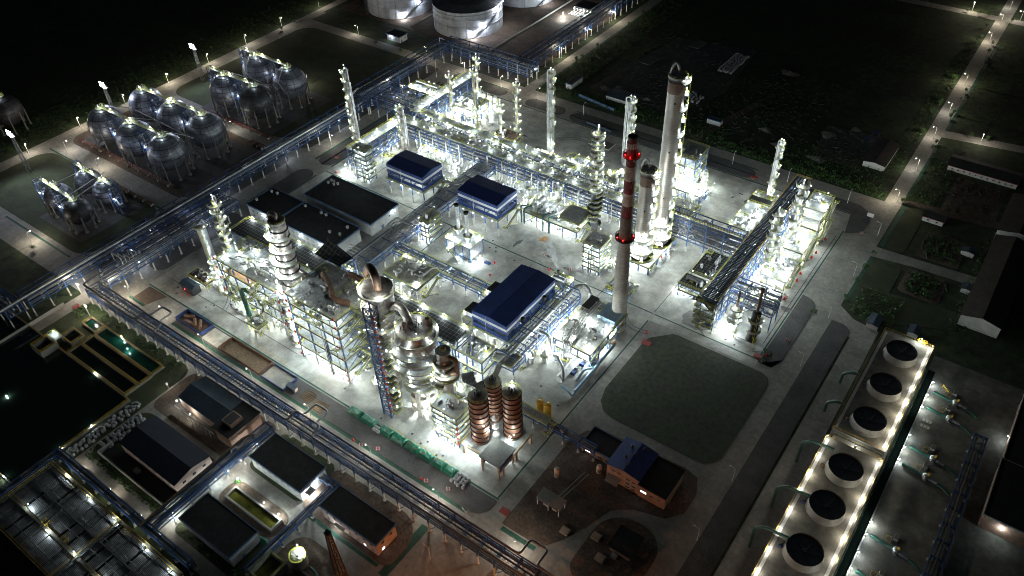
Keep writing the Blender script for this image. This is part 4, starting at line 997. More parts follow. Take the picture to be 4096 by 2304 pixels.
for z,r0,r1,a,w in ((17.2,5.4,8,0,2*pi),(20.5,5.4,8.2,2.6,4.6),(23,5.4,8.2,2.6,4.6),(25.5,5.4,8.2,2.6,4.6),(28,5.4,8.4,2.6,4.6),(31.5,5.9,11.4,2.5,2.4),(34.3,5.9,10,2.6,3.9),(37.2,6.2,10,2.8,2.8),(43.6,7.2,9.3,4.6,3.2)):
    ringplat(t,X0,Y0,z,r0,r1,a,a+w,26,m='decklight')
    for k in range(3): lamp(t,X0+(r1-.4)*cos(a+w*(k+.5)/3),Y0+(r1-.4)*sin(a+w*(k+.5)/3),z+1.6,'col')
b=MB(); n=26; b.rail([(X0+7.3*cos(2*pi*i/n),Y0+7.3*sin(2*pi*i/n),47) for i in range(n)],True); b.build('top_rail',M['yellow'],t)
for x,y in ((-2,-3),(3.3,4.2)):
    b=MB(); b.cyl(X0+x,Y0+y,47,.75,2.6,12); b.cyl(X0+x,Y0+y,49.6,1.05,.7,12,.95); b.lattice(X0+x,Y0+y,47,49.4,2.4,2.4,.14,.1,1.2); b.build('vent_drum',M['rust'],t)
rnd=random.Random(9); b=MB()
for i in range(26):
    x,y=X0+rnd.uniform(-3,3.4),Y0+rnd.uniform(-2.5,3); b.beam((x,y,47),(x,y,48+rnd.random()*1.2),.2); b.beam((x,y,47.9),(x+rnd.uniform(-2,2),y,47.9),.15)
b.build('valve_gear',M['black'],t)
b=MB(); a0=2.9; b.tube([(X0+7.6*cos(a0+i*.16),Y0+7.6*sin(a0+i*.16),36.2) for i in range(12)],.95,10); b.build('ring_header',M['rust'],t)
for i,(a,z) in enumerate(((4.2,3),(5,3),(5.8,3),(4.6,9),(5.4,9),(5.9,38.5),(3.6,38.5))): lamp(t,X0+(7.2 if z>10 else 2.5)*cos(a),Y0+(7.2 if z>10 else 2.5)*sin(a),z,'big')
for p in ((X0-6,Y0-4,49.5),(X0+5,Y0-4,49.6),(X0-3,Y0+6,49.8)): lamp(t,*p,'deck')
# third vessel
X0,Y0=-151,152
t=thing('stripper_vessel','smaller vessel with stepped skirts of platforms beside the biggest bulging vessel','reactor vessel')
b=MB(); b.lathe([(2.2,2),(2.6,16),(2.6,24),(3.4,27),(3.4,33),(2.5,35.5),(2.8,36.2),(2.8,39.6),(3.0,39.8),(3.0,40.2),(.01,40.3)],28,X0,Y0); b.build('shell',M['refr'],t)
for z,r1,a,w in ((34,4.4,2.4,5),(31,4.6,2.6,4.4),(28,5.2,2.6,4.6),(24.6,6.6,2.8,2.4),(26.2,5.6,4.0,3)): ringplat(t,X0,Y0,z,3.2,r1,a,a+w,20)
b=MB(); n=10; b.rail([(X0+1.2*cos(2*pi*i/n),Y0+1.2*sin(2*pi*i/n),40.3) for i in range(n)],True); b.build('hatch_rail',M['yellow'],t)
b=MB(); b.tube(smooth([(X0+2.8,Y0,38),(X0+6,Y0+.4,38),(X0+6,Y0+.4,30),(X0+3,Y0,29)],1.8,5),.95,12); b.build('side_duct',M['rust'],t)
for a,z in ((4.2,33),(5.2,30),(3.8,27),(4.8,22),(5,14),(4.4,8)): lamp(t,X0+4.6*cos(a),Y0+4.6*sin(a),z+1,'plant')
t=structure('access_framework','low six level yellow railed framework between the reactor legs and the reddish silos',-151,141.5,-138,150,[3,6,9,12,15,18],2,1,deckm='decklight',lamps=3,cat='steel framework',post=.3)
fireboxes(t,-138,141.2,[3,6,9,12]); lamp(t,-150,139.5,4.5,'big'); lamp(t,-141,139.5,4,'big'); lamp(t,-146,139,8,'big')
for i in range(11):
    b=MB(); o=i*.75; b.tube(smooth([(-150+o*.4,160+o*.5,20.2),(-147+o,157,20.2),(-143+o,157+o*.6,20.2),(-139+o*.3,166,20.2+i*.05),(-139+o*.3,170,24)],.8,3),.24,6); tag(b.build('silver_pipe',M['pipe']),'%s silver pipe of the fanned bundle above the reddish silos'%ORD[i],'pipe','fanned silver pipes') 
# elevator tower
t=thing('elevator_tower','tall dark blue lattice elevator tower with red boxed landings, in front of the reactor vessels','lattice tower')
b=MB(); b.lattice(-173.2,139.2,0,61,4.2,3.4,.5,.24,3.2); b.build('mast',M['blue'],t)
for i in range(17):
    z=4+i*3.3; b=MB(); b.box(-171.0,137.8,z,-167.6,141.5,z+.15); b.m=1; b.rail([(-171,137.8,z+.15),(-167.6,137.8,z+.15),(-167.6,141.5,z+.15)]); b.build('landing',[M['deck'],M['amber' if i>12 else 'yellow']],t)
fireboxes(t,-170.6,137.6,[4.4+i*3.3 for i in range(17)])
for i in range(5): lamp(t,-168.4,139.2,8+i*11,'col')
# slim column with white discs, fat vessel, drum at the far corner
def column(name,label,x,y,h,r,plats,base=0,m='steel',pipes=2,lampk='col',w=1.5,cap=False,a=2.2,cat='process column',seed=0,extra=(),dish=True,lrot=0,dark=False):
    rnd=random.Random(seed); t=thing(name,label,cat)
    b=MB(); b.lathe([(r*1.25,base),(r*1.02,base+3),(r,base+3.2),(r,h-1),(r*.75,h-.3),(r*.3,h),(.01,h+.05)],20,x,y); b.build('shell',M[m],t)
    for k in range(pipes):
        aa=a+.5+.55*k-.8; q=r+.35; b=MB(); px,py=x+q*cos(aa),y+q*sin(aa)
        b.tube(smooth([(x,y,h-.5),(x,y,h+1.2),(px,py,h+1.2),(px,py,base+4+rnd.random()*4)],.8,3) if k==0 else [(px,py,h-2-rnd.random()*h*.3),(px,py,base+2)],r*.28 if r<2 else .5,7); b.build('riser_pipe',M['pipe'],t)
    for i,z in enumerate(plats):
        aa=a+pi-2.0+(i%2)*.7+lrot; ringplat(t,x,y,z,r,r+w,aa,aa+3.9,12)
        b0=aa+1.2+(i%3)*.7; 
        small_lamp(t,x+(r+w)*cos(aa+3),y+(r+w)*sin(aa+3),z+1.2)
        if lampk and not (dark and i%3): lamp(t,x+(r+w*.95)*cos(b0),y+(r+w*.95)*sin(b0),z+2.0,lampk)
    b=MB(); aa=a+pi; px,py=x+(r+.3)*cos(aa),y+(r+.3)*sin(aa)
    b.beam((px-.3,py,base+1),(px-.3,py,h),.1); b.beam((px+.3,py,base+1),(px+.3,py,h),.1); b.build('ladder',M['yellow'],t)
    if lampk: lamp(t,x,y,h+2.6,'big' if cap else lampk)
    return t
def zz(a,b,n): return [a+(b-a)*i/(n-1) for i in range(n)]
column('slim_column','slim yellow laddered column with white disc platforms at the end of the exchanger framework',-290,157,53,1.3,zz(22,50,8),m='refr',w=1.9,pipes=3)
t=column('squat_tower','dull grey fat vessel with no platforms at the rack side corner',-310,157,30,2.3,[29],lampk=None,pipes=1,w=.8); t['label']='dull grey fat tower beside the rack at the end of the exchanger framework'
column('drum_tower','short fat grey drum tower at the foot of the slim disc column',-298,152,16,2.1,[15.6,9],w=1.2)
for i,(x,y,h,r) in enumerate([(-303,155,12,1.1),(-301,150,9,1.4),(-294,148,11,1.0),(-292,152,15,.9),(-296,160,18,.9)]):
    column('small_vessel',['bright white vessel beside the rack corner, foremost of the crowd at the slim disc column','squat bright vessel low down by the framework end, under the slim disc column','pale thin vessel against the framework corner with fire boxes','slender pale vessel right against the slim disc column foot','tallest pale vessel behind the short fat drum tower'][i],x,y,h,r,[h*.6,h-.5],m='white',w=1.1,pipes=1)
t=structure('pump_platform','yellow railed platform with brown pumps on top beside the blue roofed lean-to shed',-314,144,-300,150,[5.5],3,1,col='footing',lamps=3,deckm='rust',cat='platform',post=.35)
for i in range(5):
    b=MB(); b.tube([(-312+i*2.4,145.5,6.3),(-312+i*2.4,148.5,6.3)],.45,8); b.tube([(-312+i*2.4,147,6.3),(-311.2+i*2.4,147,7.6)],.2,6); b.build('pump',M['pipedark'],t)
t=building('lean_to_shed','small blue grey roofed open shed at the yard corner with a red light',"shed",-313,138.3,-304,143,4.2,'pitch','black','bluerough',over=.5,rh=.8); lamp(t,-309,137.6,3.0,'red','beacon')
t=structure('small_platform','lone small yellow platform standing in the yard in front of the banded tower',-262,138,-254,144,[5.5],2,1,col='yellow',lamps=2,cat='platform',post=.3)
b=MB(); b.cyl(-258,141,5.6,1.1,2.2,12); b.tube([(-260,141,7),(-255,141,7)],.3,7); b.build('drum',M['pipe'],t)
# ------------------------------------------------------------------ silos on concrete platform
t=thing('silo_platform','stained concrete platform on thick legs carrying the three reddish silos','platform')
b=MB(); b.box(-136,140.6,5.2,-115.5,161,6.1); b.m=1; b.rail([(-136,140.6,6.1),(-124.5,140.6,6.1)]); b.rail([(-115.5,149,6.1),(-115.5,161,6.1)]); b.rail([(-136,140.6,6.1),(-136,161,6.1)]); b.build('deck',[M['decklight'],M['amber']],t)
lm=MB().cbox(0,0,0,1.1,1.1,5.2).mesh('leg',M['orangeconc'])
for x in (-135,-126,-116.3):
    for y in (141.4,150,160): link('leg',lm,t,(x,y,0))
for p in ((-126.5,147,14),(-126.5,144,20),(-134,150,18),(-118,151.5,13),(-133,142,4.3),(-128,142,4.3),(-120,150,4.3),(-134,140.2,7.6),(-130,150,4.3)): lamp(t,*p,'plant')  # higher lamps are added among the silos to brighten them
def silo(label,x,y,r,z0,h,legs=False):
    t=thing('silo',label,'silo',(x,y,z0),'silos on the concrete platform')
    b=MB(); b.lathe([(r,0),(r,h),(r*.4,h+.7),(.01,h+.8)],32); b.build('shell',M['silo'],t)
    for i in range(9):
        z=1.6+i*(h-2.2)/8; b=MB(); b.lathe([(r-.1,-.16),(r+.28,-.16),(r+.28,.16),(r-.1,.16)],32,0,0,z); b.build('band',M['black'],t)
    b=MB(); b.lathe([(r-.1,0),(r+.12,0),(r+.12,.2),(r*.4,.95),(.01,1.0)],32,0,0,h); b.build('roof',mat('silo_roof_plate',(.36,.34,.30),.5,.4,var=.3,scale=.4,v2=.4,s2=.3),t)
    b=MB(); n=14; b.rail([(r*cos(2*pi*i/n),r*sin(2*pi*i/n),h+.2) for i in range(n)],True); b.build('rail',M['yellow'],t)
    b=MB(); rnd=random.Random(int(x))
    for i in range(18): a=rnd.random()*6.3; q=rnd.random()*1.7; b.beam((q*cos(a),q*sin(a),h+.8),(q*cos(a)+rnd.uniform(-.6,.6),q*sin(a),h+1.2+rnd.random()*1.6),.22)
    b.build('filter_gear',M['black'],t)
    return t
silo('reddish banded silo nearest the green tarpaulin heaps',-131,147.3,3.7,6.1,25)
t=silo('reddish banded silo nearest the yellow cylinders, with a bright foot',-121.8,156.2,3.7,6.1,25); lamp(t,1,-4.4,1.6,'plant'); lamp(t,-2,3,27,'plant')
t=silo('silo standing behind the other two, white cones between them',-131.5,157,3.2,9,21)
for i in range(3):
    b=MB(); b.lathe([(1.4,0),(1.4,1),(.01,2.4)],14,-125.8,150.3,9+i*5-9+ -0); 
    c=b.build('white_cone',M['white']); c.location=(0,0,8.5); tag(c,'%s white conical drum up between the reddish silos'%('lowest','middle','topmost')[i],'drum')
t=thing('loading_shed','dark flat roofed loading shed on brown legs in front of the reddish silos','shed')
b=MB(); b.box(-125,138,8.7,-115.2,149,9.2); b.build('roof',M['deck'],t); b=MB(); b.box(-124.2,138.6,3.6,-124,148,8.7); b.box(-116.2,138.6,3.6,-116,148,8.7); b.build('wall',M['navy'],t)
lm=MB().cbox(0,0,0,.7,.7,8.7).mesh('leg',M['orangeconc'])
for x in (-124,-116.2):
    for y in (138.8,147.8): link('leg',lm,t,(x,y,0))
for i,(x,y,h) in enumerate([(-121.5,174.5,8),(-117.3,174,9.5)]):
    t=thing('yellow_cylinder',['shorter yellow cylinder tank beside the small blue rack','taller yellow cylinder tank beside the small blue rack'][i],'tank',(x,y,.05)); b=MB(); b.lathe([(1.5,0),(1.5,h),(.01,h+.6)],20); b.build('shell',M['ochre'],t)
    b=MB(); n=8; b.rail([(1.4*cos(2*pi*k/n),1.4*sin(2*pi*k/n),h) for k in range(n)],True); b.beam((1.55,-.3,0),(1.55,-.3,h),.12); b.build('rail',M['ochre'],t)
# ================================================================== shelters
def shelter(label,x0,y0,x1,y1,ze,rid,nx,ny,band=8.2):
    t=thing('compressor_shelter',label,'shelter')
    b=MB(); o=.25; rh=1.0
    if rid=='x':
        ym=(y0+y1)/2; prof=[(y0-o,ze),(ym,ze+rh),(y1+o,ze)]; b.add([(x,y,z) for x in (x0-o,x1+o) for y,z in prof],[(0,3,4,1),(1,4,5,2)])
        g=[[(x,y0,ze-.01),(x,y1,ze-.01),(x,ym,ze+rh-.06)] for x in (x0,x1)]
    else:
        xm=(x0+x1)/2; prof=[(x0-o,ze),(xm,ze+rh),(x1+o,ze)]; b.add([(x,y,z) for y in (y0-o,y1+o) for x,z in prof],[(0,1,4,3),(1,2,5,4)])
        g=[[(x0,y,ze-.01),(x1,y,ze-.01),(xm,y,ze+rh-.06)] for y in (y0,y1)]
    b.build('roof',M['navyroof'],t)
    b=MB()
    if rid=='x': b.beam((x0-o,(y0+y1)/2,ze+rh+.03),(x1+o,(y0+y1)/2,ze+rh+.03),.3,.12)
    else: b.beam(((x0+x1)/2,y0-o,ze+rh+.03),((x0+x1)/2,y1+o,ze+rh+.03),.3,.12)
    b.build('ridge_cap',M['navy'],t)
    def skirt(z0,z1,m,name,e=0):
        b=MB(); w=.12
        b.box(x0-e,y0-w-e,z0,x1+e,y0-e,z1); b.box(x0-e,y1+e,z0,x1+e,y1+w+e,z1); b.box(x0-w-e,y0-w-e,z0,x0-e,y1+w+e,z1); b.box(x1+e,y0-w-e,z0,x1+w+e,y1+w+e,z1)
        b.build(name,M[m],t)
    skirt(ze-2.0,ze,'navy','upper_cladding'); skirt(ze-3.5,ze-2.02,'white','white_band'); skirt(ze-5.0,ze-3.52,'navy','middle_cladding'); skirt(ze-8.4,ze-6.9,'navy','lower_cladding')
    b=MB()
    for p in g: b.add(p,[(0,1,2)])
    b.build('gable',M['navy'],t)
    f=MB(); xs=[x0+.2+(x1-x0-.4)*i/nx for i in range(nx+1)]; ys=[y0+.2+(y1-y0-.4)*i/ny for i in range(ny+1)]
    for x in xs:
        for y in ys:
            if x in(xs[0],xs[-1]) or y in(ys[0],ys[-1]): f.beam((x,y,5),(x,y,ze-.1),.45)
    for z in (ze-9,): 
        for x in xs: f.beam((x,y0+.3,z),(x,y1-.3,z),.4)
        for y in ys: f.beam((x0+.3,y,z),(x1-.3,y,z),.4)
    f.build('frame',M['blue'],t)
    lm=MB().cbox(0,0,0,.7,.7,5).mesh('leg',M['footing'])
    for x in xs:
        for y in ys:
            if x in(xs[0],xs[-1]) or y in(ys[0],ys[-1]): link('leg',lm,t,(x,y,0))
    floor_(t,x0-1,y0-1,x1+1,y1+1,ze-9.6,'decklight',True,'nsew','operating_floor')
    for i in range(4):
        for y in (y0-.6,y1+.6,(y0+y1)/2): lamp(t,x0+(x1-x0)*(i+.5)/4,y,ze-10.6 if y!=(y0+y1)/2 else ze-6.2,'plant')
    for y in (y0,y1): 
        b=MB(); b.tube([(x0+(x1-x0)*.4,y-.3,ze-.2),(x0+(x1-x0)*.4,y-.3,.3)],.1,5); b.build('downpipe',M['white'],t)
    for i in range(3):   # the machines on the floor
        x=x0+(x1-x0)*(i+.5)/3; b=MB(); b.cbox(x,(y0+y1)/2,ze-9.6,4,3,1.6); b.tube([(x-2,(y0+y1)/2,ze-7.4),(x+2,(y0+y1)/2,ze-7.4)],1.1,12); b.build('compressor',M['pipe'],t)
    zigzag(t,x1+1.6,y0+3,x1+3.6,y1-3,[0,5,ze-9.6])
    return t
shelter('navy roofed shelter behind, nearest the long rack and its silver pipes',-283,259,-257,275.5,20,'x',3,2)
shelter('navy roofed shelter in the middle, next to the two stack heater',-233.6,261,-207.6,278,20,'x',3,2)
t=shelter('biggest navy roofed shelter, with roof vents, beside the thick silver pipe',-172,194.5,-153,232.5,17.2,'y',2,4)
for i,y in enumerate((204,221)):
    b=MB(); b.cyl(-151,y,13.5,.9,2.2,14,1.0); b.lathe([(.9,0),(.9,.6),(.7,.6)],14,-151,y,15.6); b.cbox(-152.3,y,13,2.8,.3,.3); b.build('exhaust_vent',M['black'],t)
for x,y,l in ((-176,200,'small black topped booth stuck on the big shelter, nearer the reactors'),(-176,217,'small black topped booth stuck on the big shelter, nearer the heater')):
    t=building('operator_booth',l,'booth',x-2.2,y-3,x+2.2,y+3,3,'flat','white','black','black',over=.3,parapet=.1)
    for c in t.children: c.location.z=9
    b=MB(); b.box(x-4.2,y-5,8.7,x+3.5,y+5,8.95); b.m=1; b.rail([(x-4.2,y-5,8.95),(x-4.2,y+5,8.95)]); b.rail([(x-4.2,y-5,8.95),(x+3.4,y-5,8.95)]); b.m=0
    for xx in (x-3.6,):
        for yy in (y-4.4,y+4.4): b.beam((xx,yy,0),(xx,yy,8.7),.35)
    b.build('balcony',[M['decklight'],M['yellow']],t); lamp(t,x-2.8,y-1,10.4,'plant'); lamp(t,x-2.8,y+4,10.9,'plant')
# ================================================================== dark roofed buildings in the yard
t=building('switch_room','pale walled block with black flat roof nearest the long rack, joined to its neighbour','building',-333,198.8,-308,217,8,parapet=.35)
windows(t,'x',198.8,-1,-331,-309,4.6,6); windows(t,'x',198.8,-1,-331,-309,1.4,6)
t2=building('control_room','pale walled block with black flat roof in the middle behind the banded tower','building',-307.9,198.2,-266,217.4,8,parapet=.35)
windows(t2,'x',198.2,-1,-306,-268,4.4,10,2.8,2.3,pane='kerb'); windows(t2,'x',198.2,-1,-306,-268,1.2,10,2.8,2.4,pane='kerb')
t3=building('substation','largest black flat roofed block with pale walls, five roof vents at its far end','building',-314,223.6,-264,245,7.6,parapet=.35)
door(t3,'y',-264,1,232); windows(t3,'y',-264,1,236,244,4,2)
for tt,pts in ((t,[(-330,214),(-326,214.5),(-331,204)]),(t2,[(-304,215),(-292,215.5),(-288.5,215.5),(-271,214),(-270,207.5),(-276,206)]),(t3,[(-310,240.5),(-308,240.5),(-310,238),(-306,238.5),(-304.5,240)])):
    vm=MB(); vm.cbox(0,0,0,.9,.9,1.1); vm.cbox(0,0,1.1,1.3,1.3,.35); vm=vm.mesh('roof_vent',M['wall'])
    for x,y in pts: link('roof_vent',vm,tt,(x,y,8.3))
for x,y in ((-320,197.6),(-290,197),(-275,197),(-262.6,241)): lamp(t2,x,y,6.5,'deck')
# ================================================================== heater and table structure
t=thing('process_heater','boxy grey panelled heater with two tall dark tipped stacks','heater')
b=MB(); b.box(-221,235.3,2.2,-206,245.5,9.7); b.build('casing',mat('heater_panels',(.30,.31,.32),.5,.4,var=.2,scale=.8),t)
lines(bpy.data.materials['heater_panels'],(1.3,1.3,.9),.16,(.12,.125,.13))
b=MB()
for x in (-221,-216,-211,-206):
    for y in (235.2,245.6): b.beam((x,y,0),(x,y,9.8),.4)
for z in (2.2,9.6): 
    for y in (235.1,245.7): b.beam((-221.2,y,z),(-205.8,y,z),.35)
b.build('frame',M['blue'],t)
floor_(t,-221.6,234.8,-205.4,246.1,10.1,'decklight',True)
for i,(x,y) in enumerate(((-218.3,241.8),(-210.2,239.3))):
    b=MB(); b.lathe([(1.5,10),(1.5,12.6),(1.0,13.4),(.95,27.2)],20,x,y); b.build('stack',M['steel'],t); b=MB(); b.lathe([(.95,27),(1.25,27.4),(1.3,28.2),(1.0,28.2),(.9,27.2)],20,x,y); b.build('stack_tip',M['black'],t); ringplat(t,x,y,13.2,1.4,2.5,0,2*pi,14)
for p in ((-220.5,236,12),(-216,236,12),(-208,236,12),(-206.5,244,12),(-213,244.5,12.2),(-219,233,6),(-213,233.6,2.2),(-203.4,234.6,3),(-203.6,240,3),(-203,232,2.4),(-206,231.8,2.0)): lamp(t,*p,'plant')
zigzag(t,-218,233,-212,234.6,[0,5,10.1],axis='x')
t=structure('table_structure','square concrete table deck with looped silver pipes on its top',-228.5,196,-207,212.6,[11],2,2,col='footing',deckm='cream',lamps=0,cat='platform')
b=MB(); b.box(-228.5,195.9,9.4,-207,196.0,11); b.box(-206.99,196,9.4,-206.9,212.6,11); b.build('fascia',mat('dark_green_fascia',(.03,.06,.05),.6,var=.2),t)
for i,(x,y) in enumerate(((-224,199),(-219,204),(-214,203),(-211,199),(-216,208),(-222,209))):
    bigpipe(t,[(x,y,11.2),(x,y,12.2),(x+3.2,y,12.2),(x+3.2,y+2.6,12.2),(x+.6,y+2.6,12.2),(x+.6,y+2.6,11.2)],.34,'white','pipe',7,.8)
bigpipe(t,[(-210,197,12),(-210,211,12),(-208,213,12)],.4,'white')
for p in ((-227,211,13),(-217,213,13),(-208,197,12.6),(-225,198,7),(-212,198,7),(-212,210,7),(-225,210,7),(-218,194,8)): lamp(t,*p,'plant')
zigzag(t,-206,198,-203,208,[0,5.5,11])
# ================================================================== big columns and the striped chimney
def big_column(label,x,y,h,r,nplat,m='steel'):
    t=thing('splitter_tower',label,'process tower')
    b=MB(); b.lathe([(r*1.12,0),(r*1.12,9),(r,11),(r,h-3),(r*.96,h-1.6),(r*.75,h-.4),(.01,h+.3)],36,x,y); b.build('shell',M['tower'],t)
    b=MB(); b.lathe([(r+.04,h-7),(r+.1,h-6.9),(r+.1,h-1.7),(r*.98,h-1.5)],36,x,y); b.build('sooty_collar',M['rust'],t)
    ringplat(t,x,y,h+.4,.3,r*1.12,0,2*pi,24,name='top_platform')
    b=MB(); b.tube(smooth([(x+.4,y,h),(x+.4,y,h+4),(x-1.2,y-.5,h+7),(x-2.6,y-1,h+4),(x-3.2,y-1.2,h-1)],2,6),.62,10); b.build('overhead_pipe',M['pipe'],t)
    b=MB(); rnd=random.Random(int(h))
    for i in range(8): a=rnd.random()*6.3; b.cyl(x+r*.7*cos(a),y+r*.7*sin(a),h+.4,.3,1,8)
    b.build('nozzle',M['pipe'],t)
    for i in range(nplat):
        z=14+(h-16)*i/(nplat-1); a=R(38)+(.35 if i%2 else -.35); ringplat(t,x,y,z,r,r+1.9,a-.75,a+.75,8)
        lamp(t,x+(r+1.5)*cos(a),y+(r+1.5)*sin(a),z+2.2,'plant')
    b=MB()
    for k in (-.35,.35):
        a=R(38)+k/r; b.beam((x+(r+2.1)*cos(a),y+(r+2.1)*sin(a),8),(x+(r+2.1)*cos(a),y+(r+2.1)*sin(a),h),.14)
    for i in range(int((h-8)/1.2)):
        p=[(x+(r+2.1)*cos(R(38)+k/r),y+(r+2.1)*sin(R(38)+k/r),8+i*1.2) for k in(-.35,.35)]; b.beam(p[0],p[1],.1)
    b.build('ladder',M['yellow'],t)
    for z,w in ((9,2.2),(17,2.0),(5,3)): ringplat(t,x,y,z,r,r+w,0,2*pi,24)
    for i,(a,z) in enumerate(((3.6,2.5),(4.6,2.5),(5.6,2.5),(.5,2.5),(4.2,7),(5.3,7),(4,11.5),(5,11.8),(5.9,11.5),(4.4,19.5),(5.5,20))): lamp(t,x+(r+1.9)*cos(a),y+(r+1.9)*sin(a),z,'big')
    b=MB()
    for z in (h*.35,h*.62,h*.88): a=R(-65); b.cyl(x+(r-.2)*cos(a),y+(r-.2)*sin(a),z,.42,.8,8)
    b.build('manhole',M['black'],t)
    return t
M['tower']=mat('tall_tower_steel',(.44,.43,.40),.46,.55,var=.3,scale=.12,col2=(.33,.27,.22),v2=.3,s2=.08)
lines(M['tower'],(0,0,1.1),.12,(.24,.22,.20))
big_column('tallest steel tower with a bent pipe on its domed sooty top',-133.5,299,96,3.9,13)
big_column('shorter steel tower with bent top pipe standing before the tallest tower',-135.5,283.5,55,3.6,9)
t=thing('striped_chimney','tall tapering chimney with red and faded white bands and red beacons','chimney',(-121,236.9,.04))
Hc=101; rad=lambda z:3.55-(3.55-1.75)*z/Hc
cz=[0,61,67.5,73.5,79.5,85.5,91,101]; cm=['chimgrey','chimgrey','chimred','chimbuff','chimred','chimbuff','chimred']
cz=[0,52.9,64,70,76,82,88.5,Hc]; cm=['chimgrey','chimgrey','chimred','chimbuff','chimred','chimbuff','chimred']
M['chimbrown']=mat('chimney_weathered',(.26,.21,.165),.8,var=.3,scale=.3,v2=.35,s2=.12); lines(M['chimbrown'],(0,0,1.5),.12,(.13,.10,.08)); cm[1]='chimbrown'
for a,c,m_ in zip(cz,cz[1:],cm):
    b=MB(); b.lathe([(rad(a),a),(rad(c),c)],32); b.build('shaft' if m_ in('chimgrey','chimbrown') else 'band',M[m_],t)
b=MB(); b.lathe([(rad(Hc),Hc),(1.95,Hc),(1.95,Hc+.6),(1.35,Hc+.6),(1.3,Hc-6),(.01,Hc-6.1)],28); b.build('rim',M['black'],t)
b=MB()
for i in range(14): a=2*pi*i/14; b.cbox(1.83*cos(a),1.83*sin(a),96.6,.5,.5,2.4)
b.build('slot',M['chimbuff'],t)
for z in (52.6,92.6):
    r=rad(z); b=MB(); b.lathe([(r,0),(r+1.5,0),(r+1.5,.3),(r,.3)],24,0,0,z); b.lathe([(r,-1.4),(r+1.3,0)],24,0,0,z); n=16; b.rail([((r+1.5)*cos(2*pi*i/n),(r+1.5)*sin(2*pi*i/n),z+.3) for i in range(n)],True,t=.16); b.build('gallery',M['black' if z<60 else 'chimred'],t)
    for a in (.6,4.05,5.0,2.4): lamp(t,(r+.9)*cos(a),(r+.9)*sin(a),z+1.1,'red','beacon')
b=MB(); 
for i,(dx,z) in enumerate(((0,86),(.2,80),(0,74),(.1,68))):   # pale painted strokes on the bands
    for s in range(4):
        a=R(-38)+(.10*((s*7+i*3)%5-2)); r=rad(z)+.03; a2=a+.10*((s+i)%3-1)
        p,q=(r*cos(a),r*sin(a),z-1.2+.7*s),(r*cos(a2),r*sin(a2),z-.2+.7*s); b.beam(p,q,.12)
b.build('painted_sign',M['chimbuff'],t)
b=MB(); a=R(25); b.beam((3.7*cos(a),3.7*sin(a),1),(1.95*cos(a),1.95*sin(a),Hc),.16); b.build('ladder',M['pipedark'],t)
# ------------------------------------------------------------------ slim columns
column('slim_column','tall slim twin column with lamps down its side, by the long rack corner',-332,283,53,1.6,zz(8,51,9),m='refr',pipes=4,a=.4,w=1.3)
column('slim_column','squat clustered column with a curved pipe at its top, at the rack corner',-307.5,299,28,1.9,zz(10,27,5),m='refr',pipes=4,a=.2,w=1.3)
column('slim_column','slim bare column with few rings beside the brightest equipment cluster',-286,343,40,1.1,[39,36,25,14,8],m='refr',pipes=3,w=1.3)
column('slim_column','thin pale column just before a taller thin column on the open yard',-262,337,27,.8,[26,21,14,8],m='white',pipes=1,w=1.4)
column('slim_column','thin column with spaced yellow half rings on the open yard',-254,343,40,.95,zz(9,39,7),m='refr',pipes=3,w=1.4)
column('slim_column','tall column clad in dark bracketed pipes on the open yard',-230.4,344,53,1.5,zz(6,52,11),m='refr',pipes=7,w=1.5,a=3.8,dark=True)
t=column('slim_column','bright column wound with white platforms, dark ringed lower half before the long rack',-167.8,292,62,1.5,zz(27,60,13),m='refr',pipes=2,w=1.9)
b=MB(); b.lathe([(2.1,2),(2.1,24),(1.5,26)],20,-167.8,292); b.build('lower_shell',M['spheredark'],t)
for i,z in enumerate(zz(6,25,7)): ringplat(t,-167.8,292,z,2,3.9,i*.9,i*.9+4.6,14,m='deck')
column('slim_column','stout short column with clinging pipes, behind the striped chimney top',-186.6,359,42,2.2,zz(8,41,7),m='steel',pipes=5,a=3.6,w=1.6)
column('slim_column','slim column with white dish platforms rising alone near the top road',-103,369,37,.95,[36.6,33,28.5,22,16.5,11,7],m='white',pipes=2,w=1.6,a=3.5)
column('slim_column','steel column with white ringed platforms at the edge of the dark mesh bridge',-78.5,335,40,1.7,zz(9,39,7),m='steel',pipes=3,w=1.7)
column('slim_column','column with helical dish platforms nearest the lower yellow platform',-80.4,310,38,1.4,zz(6,37,8),m='steel',pipes=3,w=1.9)
t=column('finned_vessel','dazzling white vessel with two ring platforms, thin dark stack on top',-77,265,15,1.5,[14,10,6.5],m='white',w=1.7,pipes=0)
b=MB(); b.tube([(-77,265,15),(-77,265,24)],.5,8); b.build('stack',M['rust'],t); lamp(t,-79,263,4,'big'); lamp(t,-75,262.6,6,'big'); lamp(t,-76,262.5,2.5,'big')
t=column('finned_vessel','black sooty furnace vessel with a tall brown stack at the yard end',-67.6,264.6,17,2.0,[12,6],m='black',w=1.5,pipes=2,lampk=None)
b=MB(); b.tube([(-67.6,264.6,16.5),(-67.6,264.6,30)],.65,10); b.cyl(-67.6,264.6,29.5,.9,.9,10); b.build('stack',M['rust'],t)
for x,y,l in ((-74,262.5,'yellow ladder leaning on the dazzling white vessel'),(-65,261,'yellow ladder leaning on the black furnace vessel')):
    b=MB(); 
    for k in(-.5,.5): b.beam((x+k,y-1.5,.1),(x+k,y,6),.14)
    for i in range(12): b.beam((x-.5,y-1.5+1.5*i/12,.3+i*.48),(x+.5,y-1.5+1.5*i/12,.3+i*.48),.1)
    tag(b.build('ladder',M['yellow']),l,'ladder')
